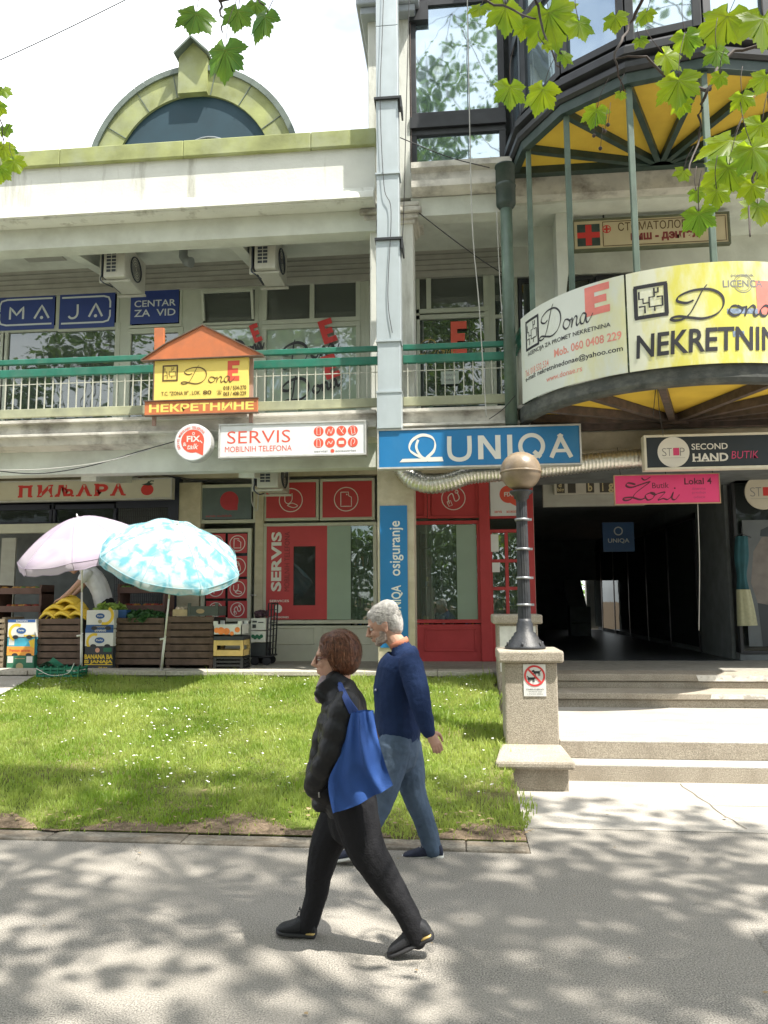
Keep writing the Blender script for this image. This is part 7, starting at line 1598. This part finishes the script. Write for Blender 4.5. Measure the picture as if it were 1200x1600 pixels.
# the shrub seen through the passage
q = at(912, 930, 44.); V = []; F = []
sh = thing('shrub', (q[0], 44, 0), 'sunlit green shrub seen through the far end of the passage', 'shrub'); m = MB(); m.tube([(q[0], 44, -.1), (q[0]+.2, 44, 2.5)], [.12, .06], 8); m.build('stem', bark, sh)
for i in range(1500):
    d = np.array([rnd.gauss(0, 1), rnd.gauss(0, 1), rnd.gauss(0, 1)]); p = np.array([q[0], 44, 2.4])+d/np.linalg.norm(d)*np.array([3.2, 1.2, 2.0])*rnd.uniform(.6, 1); e1 = np.array([rnd.gauss(0, .15) for _ in range(3)]); e2 = np.array([rnd.gauss(0, .15) for _ in range(3)]); k = len(V); V += [p, p+e1, p+e2]; F.append((k, k+1, k+2))
MB().add(V, F).build('foliage', Mleaf('shrub_leaf', (.1, .2, .04), (.16, .28, .06), .4, 2), sh)
# leafy twigs hanging into the view, leaves with their real lobed outline
def leaf_outline():
    pts = []
    lobes = [(-98, .74), (-47, .92), (0, 1.0), (47, .92), (98, .74)]; prev = None
    pts.append((0, -.08)); pts.append((-.12, -.2))
    for i, (a, l) in enumerate(lobes):
        t = R_(a)
        d = np.array([math.sin(t), math.cos(t)]); s = np.array([d[1], -d[0]])
        seq = [(.62, -.29), (.74, -.25), (.72, -.18), (.87, -.13), (.86, -.08), (1.0, 0), (.86, .08), (.87, .13), (.72, .18), (.74, .25), (.62, .29)]
        if i == 0: seq = [(.25, -.42), (.5, -.38)]+seq
        for r, o in seq[:]: pts.append(tuple(d*l*r+s*l*o))
        if i == 4: pts += [tuple(d*l*.5+s*l*.38), tuple(d*l*.25+s*l*.42)]
    pts.append((.12, -.2)); return pts
OUT = leaf_outline()
TIPS = [i for i, (a, b) in enumerate(OUT) if any(abs(math.hypot(a, b)-l) < .004 and abs(math.atan2(a, b)-R_(t)) < .01 for t, l in ((-98, .74), (-47, .92), (0, 1.), (47, .92), (98, .74)))]
def near_leaf(mb, c, tipdir, nrm, size, vm):
    c = np.asarray(c, float); y = np.asarray(tipdir, float); y /= np.linalg.norm(y); z = np.asarray(nrm, float); z -= y*(z@y); z /= np.linalg.norm(z); x = np.cross(y, z); n = len(OUT); V = [c]
    q1, q2 = rnd.uniform(.1, .4), rnd.uniform(-.1, .35)
    for a, b in OUT: V.append(c+(x*a+y*b-z*(q1*a*a+q2*b*b*np.sign(b)+.05*math.sin(7*a+5*b)))*size)
    V2 = [c]+[c*.45+np.asarray(v)*.55+z*size*.012*math.sin(3*i) for i, v in enumerate(V[1:])]
    V = V+V2[1:]
    F = [(0, n+1+i, n+1+(i+1) % n) for i in range(n)]+[(n+1+i, 1+i, 1+(i+1) % n, n+1+(i+1) % n) for i in range(n)]
    mb.add(V, F, True)
    for i, (a, b) in enumerate(OUT):             # ribs of the blade run along the mesh from the stalk to each lobe's tip
        if i in TIPS:
            p = [np.asarray(V[j])+z*.0007 for j in (0, n+1+i, 1+i)]
            for k in (0, 1):
                sd = np.cross(p[k+1]-p[k], z); sd /= np.linalg.norm(sd); h0, h1 = ((.012, .008), (.008, .002))[k]; vm.add([p[k]-sd*h0*size, p[k]+sd*h0*size, p[k+1]+sd*h1*size, p[k+1]-sd*h1*size], [(0, 1, 2, 3)])
TL = (('right', 3.0, [(750, 12, 46, 200), (790, 12, 74, 190), (858, 20, 92, 170), (905, 36, 56, 150), (962, 26, 46, 200), (797, 136, 58, 165), (848, 140, 78, 205), (852, 70, 24, 100), (880, 86, 34, 120), (932, 172, 44, 185), (970, 146, 24, 190), (1072, 56, 54, 160), (1136, 26, 116, 200), (1192, 30, 92, 170), (1120, 80, 52, 190), (1060, 126, 96, 190), (1040, 86, 52, 140), (1125, 118, 36, 200), (1066, 160, 44, 180), (1068, 268, 34, 200), (1092, 334, 62, 175), (1120, 298, 40, 190), (1142, 220, 92, 205), (1176, 232, 70, 170), (1138, 262, 74, 190), (1184, 322, 66, 180), (1176, 290, 46, 200), (1088, 300, 26, 160), (1190, 196, 72, 180), (1010, 20, 40, 200), (1000, 62, 30, 150), (1160, 150, 40, 170), (1196, 260, 60, 190), (1196, 120, 50, 200), (820, 40, 40, 180)],
       [[(1260, 60), (1145, 82), (1105, 140), (1096, 165), (1092, 215), (1072, 275)], [(836, -20), (842, 20), (872, 112)], [(700, -20), (760, 0), (690+150, 30)], [(1220, 220), (1176, 280), (1172, 372)], [(1010, -20), (985, 40), (960, 90), (975, 140)], [(1110, 140), (1050, 130), (1010, 90), (960, 92)]], 'leafy twig tips of a plane tree reaching in from the upper right'),
      ('centre', 3.1, [(306, 22, 76, 185), (372, 18, 74, 200), (352, 78, 82, 195), (414, 26, 72, 215), (400, 6, 50, 170)], [[(340, -40), (345, 10), (348, 48)], [(345, 0), (390, -10), (410, 5)]], 'four hanging plane leaves at the top, left of the duct'),
      ('left', 5.2, [(6, 140, 34, 150), (-2, 165, 30, 200), (8, 200, 26, 170), (6, 228, 40, 160), (22, 252, 44, 150), (0, 262, 50, 190), (14, 236, 36, 210), (-14, 238, 50, 180), (-16, 150, 44, 160)], [[(-40, 120), (-10, 150), (4, 205), (8, 250)]], 'small bright leaf sprays at the left edge over the roof'))
for nm, dist, LV, TW, lab in TL:
    B = thing('leafy_branch', at(LV[0][0], -40, dist), lab, 'branch'); m = MB(); mt = MB(); vm = MB()
    for px, py, sz, ang in LV:
        d = dist*rnd.uniform(.86, 1.16); c = at(px, py, d); s = sz/FPX*d*.68*rnd.uniform(.8, 1.15); t = R_(ang+rnd.uniform(-18, 18)); td = RT*math.sin(t)+UP*math.cos(t)+np.array([0, rnd.uniform(-.3, .1), 0]); nn = np.array([rnd.uniform(-.4, .4), -1, rnd.uniform(.2, .9)])
        near_leaf(m, c, td, nn, s, vm); td = td/np.linalg.norm(td); mt.tube(subdiv([c-td*s*.1, c-td*s*.7+np.array([0, 0, .02]), c-td*s*1.3+np.array([.02, .02, .05])], 3), .0016, 5)
    m.build('leaves', darkleaf if nm == 'centre' else nearleaf, B); vm.build('leaf_veins', veinm, B)
    mt.build('leaf_stalks', twigm, B); mt = MB()
    for tw in TW:
        q = subdiv([at(a, b, dist*(1+.04*math.sin(i*2.))) for i, (a, b) in enumerate(tw)], 6); m = MB(); m.tube([p+np.array([rnd.gauss(0, .004) for _ in range(3)]) for p in q], list(np.linspace(.008, .003, len(q))), 6); m.build('twig', twigm, B)
    if nm == 'right':
        for a, b in ((938, 232), (945, 205), (950, 195), (928, 212)): q = at(a, b, 3.); mt.ell(q, (.008, .008, .008), nu=8, nv=6); mt.tube([q, at(a+4, b-35, 3.)], .001, 4)
    if mt.v: mt.build('seed_balls', twigm, B)
